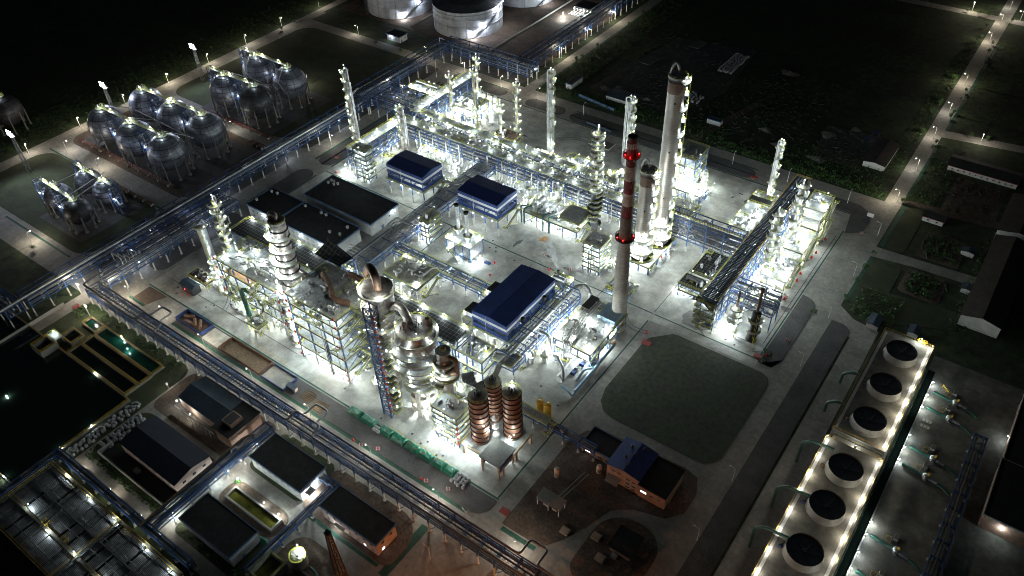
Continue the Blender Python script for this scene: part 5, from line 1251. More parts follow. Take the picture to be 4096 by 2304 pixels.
# ================================================================== main rack of the plant
t=pipe_rack('long three level blue pipe rack with light decks through the middle of the plant','x',-312,-140,312,15,(5.5,9,12.2),15,9,10,seed=11,brace=4,nl=18,tray=False)
for i in range(7):
    x=-316+i*25.4; floor_(t,x,304,x+25.2,309.5,15.6,'decklight',True,'ns','walkway_deck'); floor_(t,x,315.5,x+25.2,320.5,16.6,'decklight',True,'ns','walkway_deck')
clutter(t,-312,304.2,-142,309.3,15.62,34,5); clutter(t,-312,315.7,-142,320.3,16.62,30,6); clutter(t,-312,310,-142,315,15.2,30,7)
for i in range(40):
    small_lamp(t,-311+i*4.2,(303.9,309.6,315.4,320.6)[i%4],17.3)
for i in range(24):
    x=-312+i*7.2; lamp(t,x,306+(i%2)*.8,17.8,'deck') if i%2 else lamp(t,x+2,318+(i%3)*.7,18.8,'deck')
    if i%2: lamp(t,x+3,303.2,3+3*(i%3),'deck')
rnd=random.Random(21)
for i in range(16):
    x=-308+i*10.3; bigpipe(t,[(x,305,13),(x,302.6,13+rnd.random()*2),(x,302.6,2+rnd.random()*4),(x+rnd.choice((-2,0,2)),300.6,2)],rnd.choice((.25,.35,.5)),'pipe','riser',8,1)
for i in range(9):
    x=-300+i*17; b=MB(); b.tube([(x,310.5,16.2),(x,314.5,16.2)],.9,10); b.cyl(x+3,312,15.2,.7,2.2,10); b.build('drum',M['pipe'],t); lamp(t,x+1.5,313,18.2,'deck')
t=pipe_rack('tall four level blue rack with yellow rails crossing to the dark mesh bridge','x',-139,-93,308.5,7,(6.8,10.2,13.6,17),20,9,7,seed=12,leg=3,nl=5,rails=True)
t=pipe_rack('blue rack wing with a light deck from the twin column to the clustered column','y',262,303,-314.5,6.5,(5.5,9,12.5),15.5,7,7,seed=13,nl=4,tray=False)
floor_(t,-318,262,-311,303.8,16.2,'decklight',True,'ew','walkway_deck')
for i in range(6): lamp(t,-312+(i%2)*-3,264+i*7,18.4,'plant'); lamp(t,-309.6,265+i*7,6+2*(i%3),'plant')
t=structure('stair_block','yellow railed stair block of seven levels at the wing end by the gravel loop',-310,259.5,-300,266,[3,6,9,12,15,18,21],2,1,deckm='decklight',lamps=2,cat='steel structure',post=.35)
for p in ((-311,257.5,5),(-316,256,4),(-320,257,3),(-322,262,3),(-319,260,6)): lamp(t,*p,'plant')
t=pipe_rack('raised blue deck bridge from the brightest cluster to the topmost slim column','y',321,374,-314.5,6.5,(6,10,13),15.8,7.5,7,seed=14,nl=4,tray=False)
floor_(t,-318,321,-311,374.5,16.6,'decklight',True,'ew','walkway_deck')
for i in range(7): lamp(t,-312.4,323+i*8,18.6,'plant')
t=structure('exchanger_platform','light decked platform with a long silver pipe, furthest toward the tank rack',-338,338,-314,349,[10,16],3,1,deckm='decklight',lamps=4,cat='platform')
bigpipe(t,[(-336,345,18),(-318,345,18),(-317,344,16.6)],.6); bigpipe(t,[(-326,334,8),(-324,338,11),(-319,340,12)],.8); bigpipe(t,[(-329,327,17.4),(-309,326,17.4)],.55)
for i in range(6): lamp(t,-336+4*i,339.5,18,'plant')
column('slim_column','topmost lit slim column at the end of the raised deck bridge',-308,373,30,1.0,[29,25,14,8],m='refr',pipes=2,w=1.4)
column('slim_column','steel column standing in the glare beside the exchanger platform',-303,340,33,1.2,[32,27,20,12],m='refr',pipes=3,w=1.5)
# ------------------------------------------------------------------ clutter kinds
def pump_parts():
    a=MB().cbox(0,0,0,2.6,1.1,.4).mesh('base',M['footing']); m=MB(); m.tube([(-1.1,0,.95),(.1,0,.95)],.42,10); m=m.mesh('motor',M['container'])
    c=MB(); c.tube([(.2,0,.95),(.9,0,.95)],.5,10); c.tube([(.7,0,.95),(.7,0,2.2)],.18,7); c.tube([(.9,0,.95),(1.7,0,.95)],.2,7); return [('base',a),('motor',m),('casing',c.mesh('casing',M['pipe']))]
def exch_parts(L=6,r=.75):
    s=MB(); s.tube([(-L/2,0,1.9),(L/2-.9,0,1.9)],r,14); h=MB(); h.tube([(L/2-.88,0,1.9),(L/2,0,1.9),(L/2+.3,0,1.9)],[r*1.12,r*1.12,r*.6],14); h.tube([(L/2-.4,0,1.9),(L/2-.4,0,3.4)],.2,7); h.tube([(-L/4,0,2.2),(-L/4,0,3.6)],.2,7)
    a=MB(); a.cbox(-L/3,0,0,.4,1.5,1.3); b=MB(); b.cbox(L/4,0,0,.4,1.5,1.3); return [('shell',s.mesh('shell',M['pipe'])),('channel_head',h.mesh('channel_head',M['steel'])),('saddle',a.mesh('saddle',M['footing'])),('saddle',b.mesh('saddle',M['footing']))]
def vessel_parts(h=7,r=1.1):
    s=MB(); s.lathe([(r*.9,0),(r*.9,1.4),(r,1.6),(r,h-.6),(r*.6,h-.1),(.01,h)],16); p=MB(); p.lathe([(r,h*.62),(r+1,h*.62),(r+1,h*.62+.25),(r,h*.62+.25)],14); p.m=1; n=9; p.rail([((r+1)*cos(2*pi*i/n),(r+1)*sin(2*pi*i/n),h*.62+.2) for i in range(n)],True,toe=0)
    k=MB(); k.tube(smooth([(0,0,h-.2),(0,0,h+.9),(r+.4,0,h+.9),(r+.4,0,1)],.6,3),.2,7); return [('shell',s.mesh('shell',M['white'])),('platform',p.mesh('platform',[M['decklight'],M['yellow']])),('pipe',k.mesh('pipe',M['pipe']))]
KP={'pump':pump_parts(),'heat exchanger':exch_parts(),'vessel':vessel_parts(),'tall vessel':vessel_parts(11,1.3),'long exchanger':exch_parts(9,1.1),'small drum':vessel_parts(4.5,.9)}
def row(kind,where,x0,y0,x1,y1,n,z=.05,rz=0,seed=1,lampz=3.2,lk='deck',every=2,jit=.6):
    rnd=random.Random(seed*31+n); name=kind.replace(' ','_')
    for i in range(n):
        f=(i+.5)/n; x=x0+(x1-x0)*f+rnd.uniform(-jit,jit); y=y0+(y1-y0)*f+rnd.uniform(-jit,jit)
        t=thing(name,('%s %s '%(ORD[i],kind) if n>1 else kind+' ')+where,kind,(x,y,z),kind+'s '+where.split(',')[0][:60],R(rz)+rnd.choice((0,pi)) )
        for nm,me in KP[kind]: link(nm,me,t)
        if every and i%every==0: lamp(t,rnd.uniform(-1.2,1.2),1.5,lampz+rnd.random()*1.2,lk)
# the brightest unit
t=structure('bright_unit','brightest yellow platformed unit crammed with white equipment beside the raised deck bridge',-307,345,-290,362,[5,10],2,2,deckm='decklight',lamps=5,cat='platform',lk='plant')
for i in range(16): lamp(t,-309+(i%4)*6.5,336+(i//4)*8.5,4.2+(i*7)%5,'big')
row('vessel','in the glare, row nearest the long rack deck, from the bridge',-306,331,-282,333,5,lampz=7,lk='plant',every=1)
row('heat exchanger','in the glare, on the yellow unit top, from the bridge',-305,350,-291,350,4,10.1,90,3,3,'plant',1)
row('vessel','in the glare, at the open yard side of the bright unit',-285,349,-281,365,3,lampz=6.5,lk='plant',every=1,seed=2)
row('tall vessel','in the glare, behind the bright unit near the top road',-304,366,-286,366,4,lampz=9,lk='plant',every=1,seed=5)
row('pump','in the glare, under the raised deck bridge, from the rack',-309,326,-309,360,7,rz=90,lk='plant',seed=4)
# groups along the rack, open yard side
t=structure('small_platform','low orange edged platform with lamps at the foot of the two thin columns',-266,332,-250,343,[4,7],2,1,deckm='rust',lamps=3,cat='platform',post=.35,lk='plant')
row('small drum','around the two thin columns, from the rack end',-268,330,-250,330,5,lampz=5,lk='plant',every=1)
row('small drum','at the foot of the pipe clad column',-236,338,-224,338,4,lampz=4.5,lk='plant',every=1,seed=8)
t=structure('small_platform','square light decked platform beyond the rack, between the pipe clad and the wound column',-212,325,-198,337,[5.5,10],1,1,deckm='decklight',lamps=3,cat='platform',lk='plant')
for p in ((-211,326,12.4),(-199,336,12.4),(-199,327,12.4),(-206,330,12)): lamp(t,*p,'plant')
row('long exchanger','on the open yard beyond the wound column, from the rack',-186,326,-176,333,4,1,70,3,4.5,'plant',1)
row('small drum','between the rack and the stout short column',-188,340,-178,350,4,lampz=5,lk='plant',every=2,seed=6)
t=structure('exchanger_rack','two level deck carrying silver drums, between middle shelter and wound column',-204,278.5,-170,294,[7.8],4,1,col='blue',deckm='decklight',lamps=6,cat='platform',leg=4)
for i,(x,r) in enumerate(((-199.5,1.7),(-191.5,1.1),(-183,1.6),(-176,1.2))):
    b=MB(); b.tube([(x,281,9.9),(x,281.6,9.9),(x,292,9.9),(x,292.6,9.9)],[r*.5,r,r,r*.5],16); tag(b.build('heat_exchanger',M['pipe']),'%s silver drum lying on the two level deck, counted from the middle shelter'%ORD[i],'heat exchanger','silver drums on the two level deck')
for i in range(4):
    x=(-204.5,-202.5,-190.5,-187)[i]; bigpipe(t,[(x,277.6,.5),(x,277.6,10.5 if i%2 else 11.5),(x+1.2,279,11),(x+2.4,281,11)],.38,'teal','riser',8,1)
for i in range(9): lamp(t,-203+4*i,280+(i*5)%12,11.4,'plant'); 
for i in range(6): lamp(t,-200+5.5*i,283,4,'plant')
floor_(t,-182,279,-169,293,12,'decklight',True,'nsew','upper_deck'); zigzag(t,-168.5,277,-166,284,[0,4,8,12])
for i,(x,y,h) in enumerate(((-208.5,291,15),(-201,293,16),(-193.5,296,17))):
    t=column('stripper_vessel',['first silver vessel with a looped top pipe behind the middle shelter roof','middle silver vessel with a looped top pipe behind the middle shelter','tallest silver vessel with looped pipe, third behind the middle shelter'][i],x,y,h,1.9,[h*.55,h-1],m='steel',w=1.3,pipes=1,cap=False)
    bigpipe(t,[(x,y,h-.5),(x,y,h+2.6),(x-3,y,h+2.6),(x-3,y,h-5)],.55,'pipe','overhead_pipe',9,1.4); lamp(t,x-2.5,y-2,h*.4,'plant')
row('vessel','in the gap between the two smaller shelters, from the rack wing',-262,291,-240,291,4,lampz=6,lk='plant',every=1,seed=9)
row('vessel','before the long rack behind the first navy shelter',-290,294,-268,296,4,lampz=6,lk='plant',every=1,seed=12)
row('pump','along the long rack foot behind the first navy shelter',-300,302,-250,302,10,rz=90,lk='plant',seed=14)
row('pump','along the long rack foot behind the middle shelter',-235,301.5,-180,301.5,10,rz=90,lk='plant',seed=15)
row('heat exchanger','beyond the long rack on the open yard side, from the bright cluster',-280,324,-215,324,8,rz=90,lk='plant',seed=16,lampz=4)
row('heat exchanger','beyond the long rack, between wound column and tall towers',-196,323,-142,323,6,rz=90,lk='plant',seed=17,lampz=4)
# around the tall towers
t=structure('stair_block','six level yellow stair block standing before the shorter steel tower',-157,263,-147,274,[3,6,9,12,15,17.5],2,1,deckm='decklight',lamps=3,cat='steel structure',post=.35,lk='plant')
t=structure('reboiler_platform','yellow railed platform with pumps around the feet of the two steel towers',-144,277,-127,306,[5],3,3,deckm='decklight',lamps=6,cat='platform',lk='plant',under=.8)
row('small drum','between the stair block and the shorter steel tower',-145,268,-143,280,4,lampz=5,lk='plant',every=1,seed=18)
row('heat exchanger','on the ground before the striped chimney',-133,258,-127,266,3,rz=30,lk='plant',seed=19)
t=structure('pump_platform','dark grated platform of silver machines behind the striped chimney',-138,254,-126,264,[4],2,1,lamps=2,cat='platform',post=.3)
for i in range(4): bigpipe(t,[(-136+i*2.4,256,4.8),(-136+i*2.4,262,4.8)],.6,'pipe','machine',9,.5)
t=structure('inclined_platform','tall blue platform with a light sloping deck behind the tallest steel tower',-154,353,-141,369,[6,11,16,21.5],2,2,deckm='decklight',lamps=3,cat='steel structure',lk='plant')
row('tall vessel','dazzling, beside the tall blue platform, nearest the top road',-139,364,-134,352,4,lampz=8,lk='big',every=1,seed=20)
row('vessel','dazzling, front row of the bright group by the tallest tower',-147,349,-134,344,5,lampz=6,lk='big',every=1,seed=21)
t=structure('bright_unit','dazzling low unit of white drums on a bright deck beside the tallest tower',-149,343,-132,352,[7],2,1,deckm='decklight',lamps=5,cat='platform',lk='plant')
for i in range(8): lamp(t,-148+(i%4)*5,344+(i//4)*6,9,'big')
t=structure('small_platform','small dark deck with green pipes beside the bright drums, over the yard',-142,325,-128,337,[6],2,1,lamps=3,cat='platform',lk='plant')
# ------------------------------------------------------------------ dark mesh bridge and the yellow unit
t=pipe_rack('five level blue frame carrying the long dark mesh bridge','y',258,371,-87.5,7,(4.5,8.5,12.5,16),19.2,7.6,6,seed=22,leg=2,nl=7,tray=False)
b=MB()
for i in range(104): b.box(-91.6,257.5+i*1.1,19.55,-83.4,257.5+i*1.1+.36,19.75)
for x in (-91.6,-89,-87.4,-86,-83.7): b.box(x,257.5,19.3,x+.3,371.5,19.54)
b.m=1; b.rail([(-91.6,257.5,19.8),(-91.6,371.5,19.8),(-83.4,371.5,19.8),(-83.4,257.5,19.8)],t=.12,toe=.18); b.build('mesh_grating',[M['black'],M['amber']],t)
for i in range(16): lamp(t,-89.5+(i%3)*2,260+7*i,15.2+(i%2),'plant')
rnd=random.Random(88)
for i in range(14): t2_=t; bigpipe(t,[(-91+i*.5,260+rnd.random()*4,17.2),(-91+i*.5,366-rnd.random()*9,17.2)],rnd.choice((.15,.2,.28)),'pipe' if i%2 else 'pipedark','pipe',6)
# extra ground level equipment in every process block
for (nm,lb,x0,y0,x1,y1,n,k) in (('equipment_row','ground level tangle of valves and pipes under the long rack, first shelter end',-310,305,-262,319,46,0),('equipment_row','ground level tangle of valves and pipes under the long rack, middle part',-262,305,-205,319,50,0),('equipment_row','ground level tangle of valves and pipes under the long rack, tall tower end',-205,305,-142,319,50,0),
  ('equipment_row','scattered piping on the ground inside the brightest unit by the raised bridge',-310,328,-282,370,70,0),('equipment_row','scattered piping between the first shelter and the long rack',-292,279,-258,303,46,0),('equipment_row','scattered piping between the middle shelter and the long rack',-240,280,-206,303,46,0),
  ('equipment_row','scattered piping around the feet of the two tall steel towers',-146,276,-124,306,40,0),('equipment_row','scattered piping among the dazzling drums by the tallest tower',-152,342,-131,369,44,0),('equipment_row','scattered piping under the yellow platforms by the mesh bridge',-82,284,-66,354,70,0),
  ('equipment_row','scattered piping on the ground beside the big silver turbine block',-140,203,-116,239,40,0),('equipment_row','scattered piping between big shelter and portal rack',-152.5,186,-141,238,36,0),('equipment_row','scattered piping along the wing rack by the slim twin column',-320,258,-308,303,36,0),
  ('equipment_row','scattered piping beside the mesh bridge on the tall tower side',-108,304,-92,360,40,0),('equipment_row','scattered piping on the ground between reactor vessels and silos',-158,156,-136,172,34,0),('equipment_row','scattered piping under the air cooler bank',-296,166,-165,176,70,0),('equipment_row','scattered piping at the slim disc column corner',-304,146,-288,162,34,0)):
    t=thing(nm,lb,'equipment'); clutter(t,x0,y0,x1,y1,.06,n,int(-x0*3+y0))
    r_=random.Random(int(x0))
    for i in range(max(3,n//9)): lamp(t,r_.uniform(x0+1,x1-1),r_.uniform(y0+1,y1-1),3+r_.random()*2,'deck')
zigzag(t,-90,254,-85,257,[0,4,8,12,16,19.8],axis='x')
for i in range(5): floor_(t,-93.5,256,-84,259.5,3.6+i*3.4,'deck',True,'swe','landing')
for i in range(8): lamp(t,-81.5,266+13*i,6+4*(i%3),'plant')
t=structure('dark_deck','dark roofed equipment deck beside the mesh bridge, tall towers side',-108,283.5,-96.5,303,[7.8],1,2,deckm='mesh',lamps=5,cat='platform'); lamp(t,-96,290,3,'plant'); lamp(t,-96,297,3,'plant')
t=structure('dark_deck','small dark deck with a horizontal steel drum at the bridge foot',-109,272.5,-97,281,[4,8],1,1,deckm='mesh',lamps=2,cat='platform',lk='plant'); bigpipe(t,[(-107,277,9.4),(-99,277,9.4)],.95,'steel','drum',14,.2); lamp(t,-110,275,2,'big')
t=structure('lit_deck','lit deck of machinery with yellow rails beside the mesh bridge near the top road',-108,325,-93,362,[9],2,4,deckm='decklight',lamps=8,cat='platform',lk='plant'); floor_(t,-107,346,-95,352,13,'deck',True,'nsew','upper_deck')
for i in range(10): lamp(t,-107+(i%3)*5,327+i*3.4,11.5,'deck')
row('heat exchanger','lying on the lit deck beside the mesh bridge',-103,329,-99,344,5,9.1,90,23,3,'plant',2)
row('small drum','at the foot of the lone slim column near the top road',-106,364,-98,366,3,lampz=5,lk='big',every=1,seed=24)
def yplat(label,x0,y0,x1,y1,lv,n=4):
    t=structure('yellow_platform',label,x0,y0,x1,y1,lv,1,2,col='amber2',deckm='decklight',lamps=3,cat='platform',post=.45,lk='plant')
    for i in range(n): lamp(t,x0+1+(x1-x0-2)*((i*3)%4)/3,y0+1+(y1-y0-2)*i/n,lv[-1]+2.4,'plant')
    me=MB(); me.box(-.5,-.5,0,.5,.5,.9); me.cyl(0,0,.9,.25,.7,8); me=me.mesh('hydrant',M['hydrant'])
    link('hydrant',me,t,(x1+1.2,y0+1,0)); link('hydrant',me,t,(x1+1.2,y1-1,0)); zigzag(t,x1+.3,y0+3,x1+1.8,y1-3,[0]+lv)
    return t
M['amber2']=mat('yellow_white_steel',(.55,.50,.30),.55,var=.25,scale=.8)
yplat('tallest yellow white platform tower on the outer corner by the gravel',-77,339,-66.5,354,[8,14,20,25.5])
yplat('middle yellow white platform tower beside the ringed steel column',-77,319,-67,336,[7,13])
yplat('lower yellow white platform with machines on top, nearest the black furnace vessel',-78,297,-66.5,315,[6,11])
row('heat exchanger','on the lower yellow platform top',-76,303,-68,307,3,11.1,0,25,3,'plant',1)
row('vessel','under the tallest yellow platform tower',-75,342,-69,352,3,lampz=5,lk='plant',every=1,seed=26)
row('pump','on the ground between the mesh bridge and yellow platforms',-79,296,-79,333,8,rz=0,lk='plant',seed=27,lampz=4,every=1)
row('small drum','crowded between the dark bracket rack and yellow platforms',-80,284,-68,292,6,lampz=4.5,lk='plant',every=1,seed=28)
t=pipe_rack('dark bracketed rack stub reaching out over the two furnace vessels','x',-84,-63,277,8,(9,12.5,15.5),18,7,5,seed=29,leg=1,tray=False,brace=0,nl=3)
# ================================================================== centre pipeway and smaller racks
t=pipe_rack('centre pipeway packed with silver pipes between control room and heater','y',166,303,-246,10.5,(5.6,8.2),9.6,8.5,11,seed=31,leg=3.5,nl=6,pm=('pipe','pipe'),tray=False)
bigpipe(t,[(-250,172,9.6),(-250,300,9.6)],.45); bigpipe(t,[(-241,172,9.3),(-241,300,9.3)],.4)
for i in range(3): bigpipe(t,[(-249+i*1.3,262,9.4),(-249+i*1.3,267,10.4),(-257+i*2,267+i*.8,10.4),(-257+i*2,275-i*.8,10.4),(-249+i*1.3,275,10.4),(-249+i*1.3,278,9.4)],.4,'pipe','loop_pipe',9,1.6)
for i in range(3): bigpipe(t,[(-246+i*1.3,221,9.2),(-246+i*1.3,224,10.2),(-254+i*2,226+i*.8,10.2),(-254+i*2,234-i*.8,10.2),(-246+i*1.3,234,9.2)],.38,'pipe','loop_pipe',9,1.6)
for i in range(5): bigpipe(t,[(-262+i*1.2,206-i*2.2,7+.1*i),(-250-i*.5,206-i*2.2,7+.1*i),(-250-i*.5,180,7+.1*i)],.3,'pipe','branch_pipe',7,1)
t=pipe_rack('low rack with cable trays from the pipeway past the table deck to the big shelter','x',-240,-177,218,6.5,(5.6,),7.6,8,7,seed=32,leg=3,nl=5,rails=True,lampk='plant')
t=structure('stair_block','yellow stair block over the centre pipeway beside the heater',-240,236,-234,247,[4,7,10,13],1,1,deckm='decklight',lamps=2,cat='steel structure',post=.3,lk='plant')
t=pipe_rack('blue portal frame rack carrying the thick silver pipe beside the biggest shelter','y',184,238,-147,10,(4.6,7.2),9.6,9,9,seed=33,leg=2.5,nl=6,lampk='plant',tray=False,rails=False)
b=MB(); b.tube(smooth([(-146,178,10.9),(-146,240,10.9),(-143,243.5,10.9),(-138.6,241,10.5),(-138.4,240.5,4)],3,6),.95,14); b.build('main_pipe',M['pipe'],t)
b=MB(); b.tube(smooth([(-157,191,3),(-157,191,11.4),(-148,191,11.4),(-148,186,11.4),(-157,183,11.2)],1.4,5),.6,12); b.build('loop_pipe',M['pipe'],t)
floor_(t,-151,181,-141,189,10,'decklight',True,'nsew','landing')
b=MB()
for i in range(7):
    y=185+i*8.6; b.beam((-152,y,9.6),(-152,y,12.6),.35); b.beam((-142,y,9.6),(-142,y,12.6),.35); b.beam((-152,y,12.6),(-142,y,12.6),.35)
b.build('portal_frame',M['blue'],t)
t=structure('turbine_block','crowded blue framed turbine block with four silver pipes bending over it, by the chimney foot',-137,207,-117.5,238.5,[5.2,9.6],3,4,deckm='decklight',lamps=7,cat='steel structure',lk='plant')
for i in range(5): bigpipe(t,[(-134+i*1.0,236,11.2),(-134+i*1.0,224,11.2),(-132+i*1.0,214,11.2),(-131+i*.9,206.6,11),(-131+i*.9,206.6,1)],.33,'pipe','bent_pipe',8,1.4)
b=MB(); b.box(-127,228,9.7,-118,238,12.2); b.build('housing',M['paleblue'],t); b=MB(); b.box(-136,229,9.7,-132,238,12); b.build('filter_box',M['black'],t)
for i in range(14): lamp(t,-138+(i%4)*6.6,205.5+(i*5)%34,3.2+(i%3)*1.6,'big')
for i in range(6): lamp(t,-136+(i%3)*8,210+(i//3)*14,12.6,'plant')
row('small drum','beside the turbine block, on the portal rack side',-140,206,-140,226,4,lampz=5,lk='big',every=1,seed=34)
row('pump','on the lit ground before the turbine block',-134,203,-120,203,4,lk='plant',seed=35,lampz=3.6,every=1)
t=thing('white_duct','huge white duct lying on the ground and bending up to the turbine block','duct')
b=MB(); b.tube(smooth([(-124.5,193,2.4),(-124.5,207,2.4),(-120.5,213.5,4.8),(-120,217,7)],3,6),1.75,18); b.build('duct_shell',M['white'],t); b=MB(); b.tube([(-120.7,213,4.5),(-120.4,214,5)],[2.1,2.1],18); b.build('flange',M['pipedark'],t)
pipe_thing('elbow_pipe','silver elbow pipe dropping from the portal rack to a small separator',[[(-143,206,10.8),(-138,206,10.4),(-136,204,5),(-136,204,1)]],'pipe',.75,n=12)
pipe_thing('elbow_pipe','silver elbow pipe coming down onto the huge white duct',[[(-132,200,7),(-130,200,7.4),(-124.6,196.5,6),(-122.5,193,2)]],'pipe',.85,n=12)
t=thing('pale_blue_pipework','pale blue forked pipework with a mushroom vent beside the lawn','pipework')
for q,r in (([(-115.5,192,1.6),(-115.5,196,1.6),(-115.5,218,2.2),(-114.5,222,4.6),(-114.5,222,6.4)],.75),([(-118.5,198,1),(-118.5,204,3),(-115.5,208,2)],.6),([(-119.5,205,1),(-119.5,209,2.8),(-115.7,211,2)],.55),([(-121.5,190,3),(-118,190,2.4),(-115.5,189.5,1),(-115.5,192,1)],.6)):
    b=MB(); b.tube(smooth(q,1.8,5),r,12); b.build('pipe',M['paleblue'],t)
b=MB(); b.dome(-114.5,222,6.4,1.3,1.0,16); b.lathe([(.7,0),(1.3,.0)],16,-114.5,222,6.4); b.build('vent_cap',M['orangeconc'],t)
b=MB(); b.cbox(-121.5,207.5,0,2.6,1.6,1.6); b.cbox(-122.5,201,0,2.6,1.6,1.6); b.build('motor',M['container'],t)
for x,y in ((-141,197),(-137,200)): row('vessel','on the yard beside the portal rack leg at %d'%0 if 0 else ('beneath the silver elbow, rack side' if x<-140 else 'beneath the silver elbow, duct side'),x,y,x,y,1,lampz=6,lk='plant',every=1,seed=int(-x))
t=structure('service_deck','long pale pump deck between the regenerator side and the big shelter',-176,174,-151,185,[7,13.5],3,1,deckm='decklight',lamps=5,cat='platform',lk='plant')
for i in range(8): bigpipe(t,[(-173+i*2.6,175,14),(-173+i*2.6,175,15.6),(-173+i*2.6,182,15.6),(-173+i*2.6,182,14)],.4,'pipe','pipe',8,1)
for i in range(7): lamp(t,-175+i*3.8,179,16.4,'deck')
t=structure('deaerator_platform','small railed platform with a steaming vent at the end of the biggest shelter',-163,238,-152,248,[6],1,1,deckm='deck',lamps=2,cat='platform',lk='plant')
bigpipe(t,[(-161,243,8),(-154,243,8)],1.3,'steel','drum',14,.3); b=MB(); b.tube([(-158,243,8),(-158,243,12)],.35,8); b.cyl(-158,243,11.4,.7,1.4,10); b.build('vent',M['black'],t); lamp(t,-162.6,238.6,8,'plant'); lamp(t,-152.6,247,8,'plant'); lamp(t,-153,239,3,'plant')
t=pipe_rack('slim blue rack from the silo platform to the tiled pump house','x',-127,-91,168.6,3,(5,),6.6,7,4,seed=36,leg=2,tray=False,brace=0)
floor_(t,-127,166.5,-113,170.8,7,'decklight',True,'nsew','landing'); zigzag(t,-112.5,165,-110.5,169,[0,4,7])
row('pump','along the drain beside the exchanger framework, front road side',-284,144,-268,144,4,lk='plant',seed=40)
row('small drum','under the six storey framework, counted from the banded tower',-226,148,-202,148,5,lampz=4.5,lk='plant',every=1,seed=41)
row('heat exchanger','under the six storey framework, second line back',-224,156,-204,156,4,lampz=4,lk='plant',every=1,seed=42)
row('vessel','under the exchanger framework, front line',-282,150,-250,150,6,lampz=4.8,lk='plant',every=1,seed=43)
row('heat exchanger','under the exchanger framework, back line',-280,159,-248,159,5,lampz=4.2,lk='plant',every=1,seed=44)
row('vessel','between reactor legs and disengager, on the yard',-190,146,-172,146,3,lampz=6,lk='plant',every=1,seed=45)
row('vessel','behind the biggest bulging vessel by the pale pump deck',-172,162,-152,164,4,lampz=6.5,lk='plant',every=1,seed=46)
# ================================================================== cooling towers
def cooling(label,x0,y0,x1,y1,fans,h=13.6,lit='both'):
    t=thing('cooling_tower',label,'cooling tower')
    b=MB(); b.box(x0,y0,1.2,x1,y1,h); b.build('casing',M['frp2'],t)
    b=MB(); b.box(x0-1,y0-1,0,x1+1,y1+1,1.2); b.build('basin',M['footing'],t)
    b=MB(); b.box(x0-.4,y0-.4,h,x1+.4,y1+.4,h+.35); b.build('fan_deck',M['cooldeck'],t)
    b=MB(); z=h+.35
    for x in (x0-.2,x1+.2): b.rail([(x,y0,z),(x,y1,z)],t=.1)
    for y in (y0-.2,y1+.2): b.rail([(x0,y,z),(x1,y,z)],t=.07,toe=0)
    b.build('rail',M['amber'],t)
    for x in (x0+.9,x1-.9):
        b=MB(); b.box(x-.55,y0+1,z,x+.55,y1-1,z+.05); b.build('cable_trench',M['white'],t)
    for (x,y) in fans:
        b=MB(); b.lathe([(6.7,0),(6.3,.9),(6.05,2.2),(6.1,3.4),(5.95,3.4),(5.9,2.2),(6.1,.9),(6.4,.02)],40); s=b.build('fan_stack',M['frp'],t,loc=(x,y,z))
        b=MB(); b.lathe([(6.4,.05),(6.05,1.2),(5.93,1.9),(.01,1.8)],32); b.build('fan_well',M['fan_dark'],s)
        b=MB()
        for k in range(6):
            a=2*pi*k/6+.3; c,s_=cos(a),sin(a); b.add([(c*.6-s_*.3,s_*.6+c*.3,2.3),(c*.6+s_*.3,s_*.6-c*.3,2.45),(c*5.6+s_*.45,s_*5.6-c*.45,2.45),(c*5.6-s_*.45,s_*5.6+c*.45,2.25)],[(0,1,2,3)])
        b.cyl(0,0,2,.7,.8,12); b.build('fan_blades',M['frp'],s)
        b=MB(); b.cbox(x-7.4,y-1.5,z,1.3,.8,.9); b.cbox(x-7.4,y-1.5,z+.9,.7,.5,.4); b.build('fan_motor',M['wood'] if y>190 else M['container'],t)
    n=int((y1-y0)/9)
    for i in range(n+1):
        y=y0+1.5+(y1-y0-3)*i/n
        if lit in('both','e'): lamp(t,x1-.4,y,z+2.3,'cool')
        if lit in('both','w'): lamp(t,x0+.4,y,z+2.3,'cool')
    return t
M['frp2']=mat('cooling_casing',(.14,.15,.145),.7,var=.2,scale=.5); lines(M['frp2'],(0,1.1,1.5),.1,(.08,.08,.08))
t=cooling('far cooling tower deck with three dark fan stacks and yellow rails',-19,223.5,.6,288,[(-9.4,275.5),(-9.2,253.5),(-8.8,232.5)],lit='e')
b=MB(); b.cbox(-4,288.6,14,3,1.4,.2); b.rail([(-6,289.2,14),(-2,289.2,14)]); b.build('landing',M['amber'],t); lamp(t,-4.5,288.4,16.2,'plant')
cooling('near cooling tower deck with three dark fan stacks, lamps along both edges',-19.5,140,1,218,[(-8.8,205.5),(-8.8,186.5),(-8.8,165.5)])
t=thing('concrete_link','two grey slabs with yellow rails between the two cooling towers','platform'); b=MB(); b.box(-18,218.7,11,-9.6,222.9,11.4); b.box(-8.8,218.7,11,.4,222.9,11.4); b.build('slab',M['kerb'],t)
b=MB(); b.rail([(-18,218.8,11.4),(.4,218.8,11.4)],toe=0,t=.06); b.rail([(-18,222.8,11.4),(.4,222.8,11.4)],toe=0,t=.06); b.build('rail',M['amber'],t); lamp(t,-9.2,220.5,13.4,'cool')
for i,y in enumerate((212.5,188,168)):
    pipe_thing('inlet_pipe','%s green inlet pipe arching onto the near cooling tower, counted from the slabs'%ORD[i],[[(-26,y-1,.3),(-26,y-1,12.5),(-23,y-.5,14.9),(-15,y,15.2)]],'pumpgreen',.6,n=10)
for i,y in enumerate((262,243)):
    pipe_thing('inlet_pipe','%s dim green pipe arching to the far cooling tower flank'%('upper','lower')[i],[[(-26,y-1,.3),(-26,y-1,6),(-23,y-.5,8),(-19.5,y,8)]],'pumpgreen',.6,n=10)
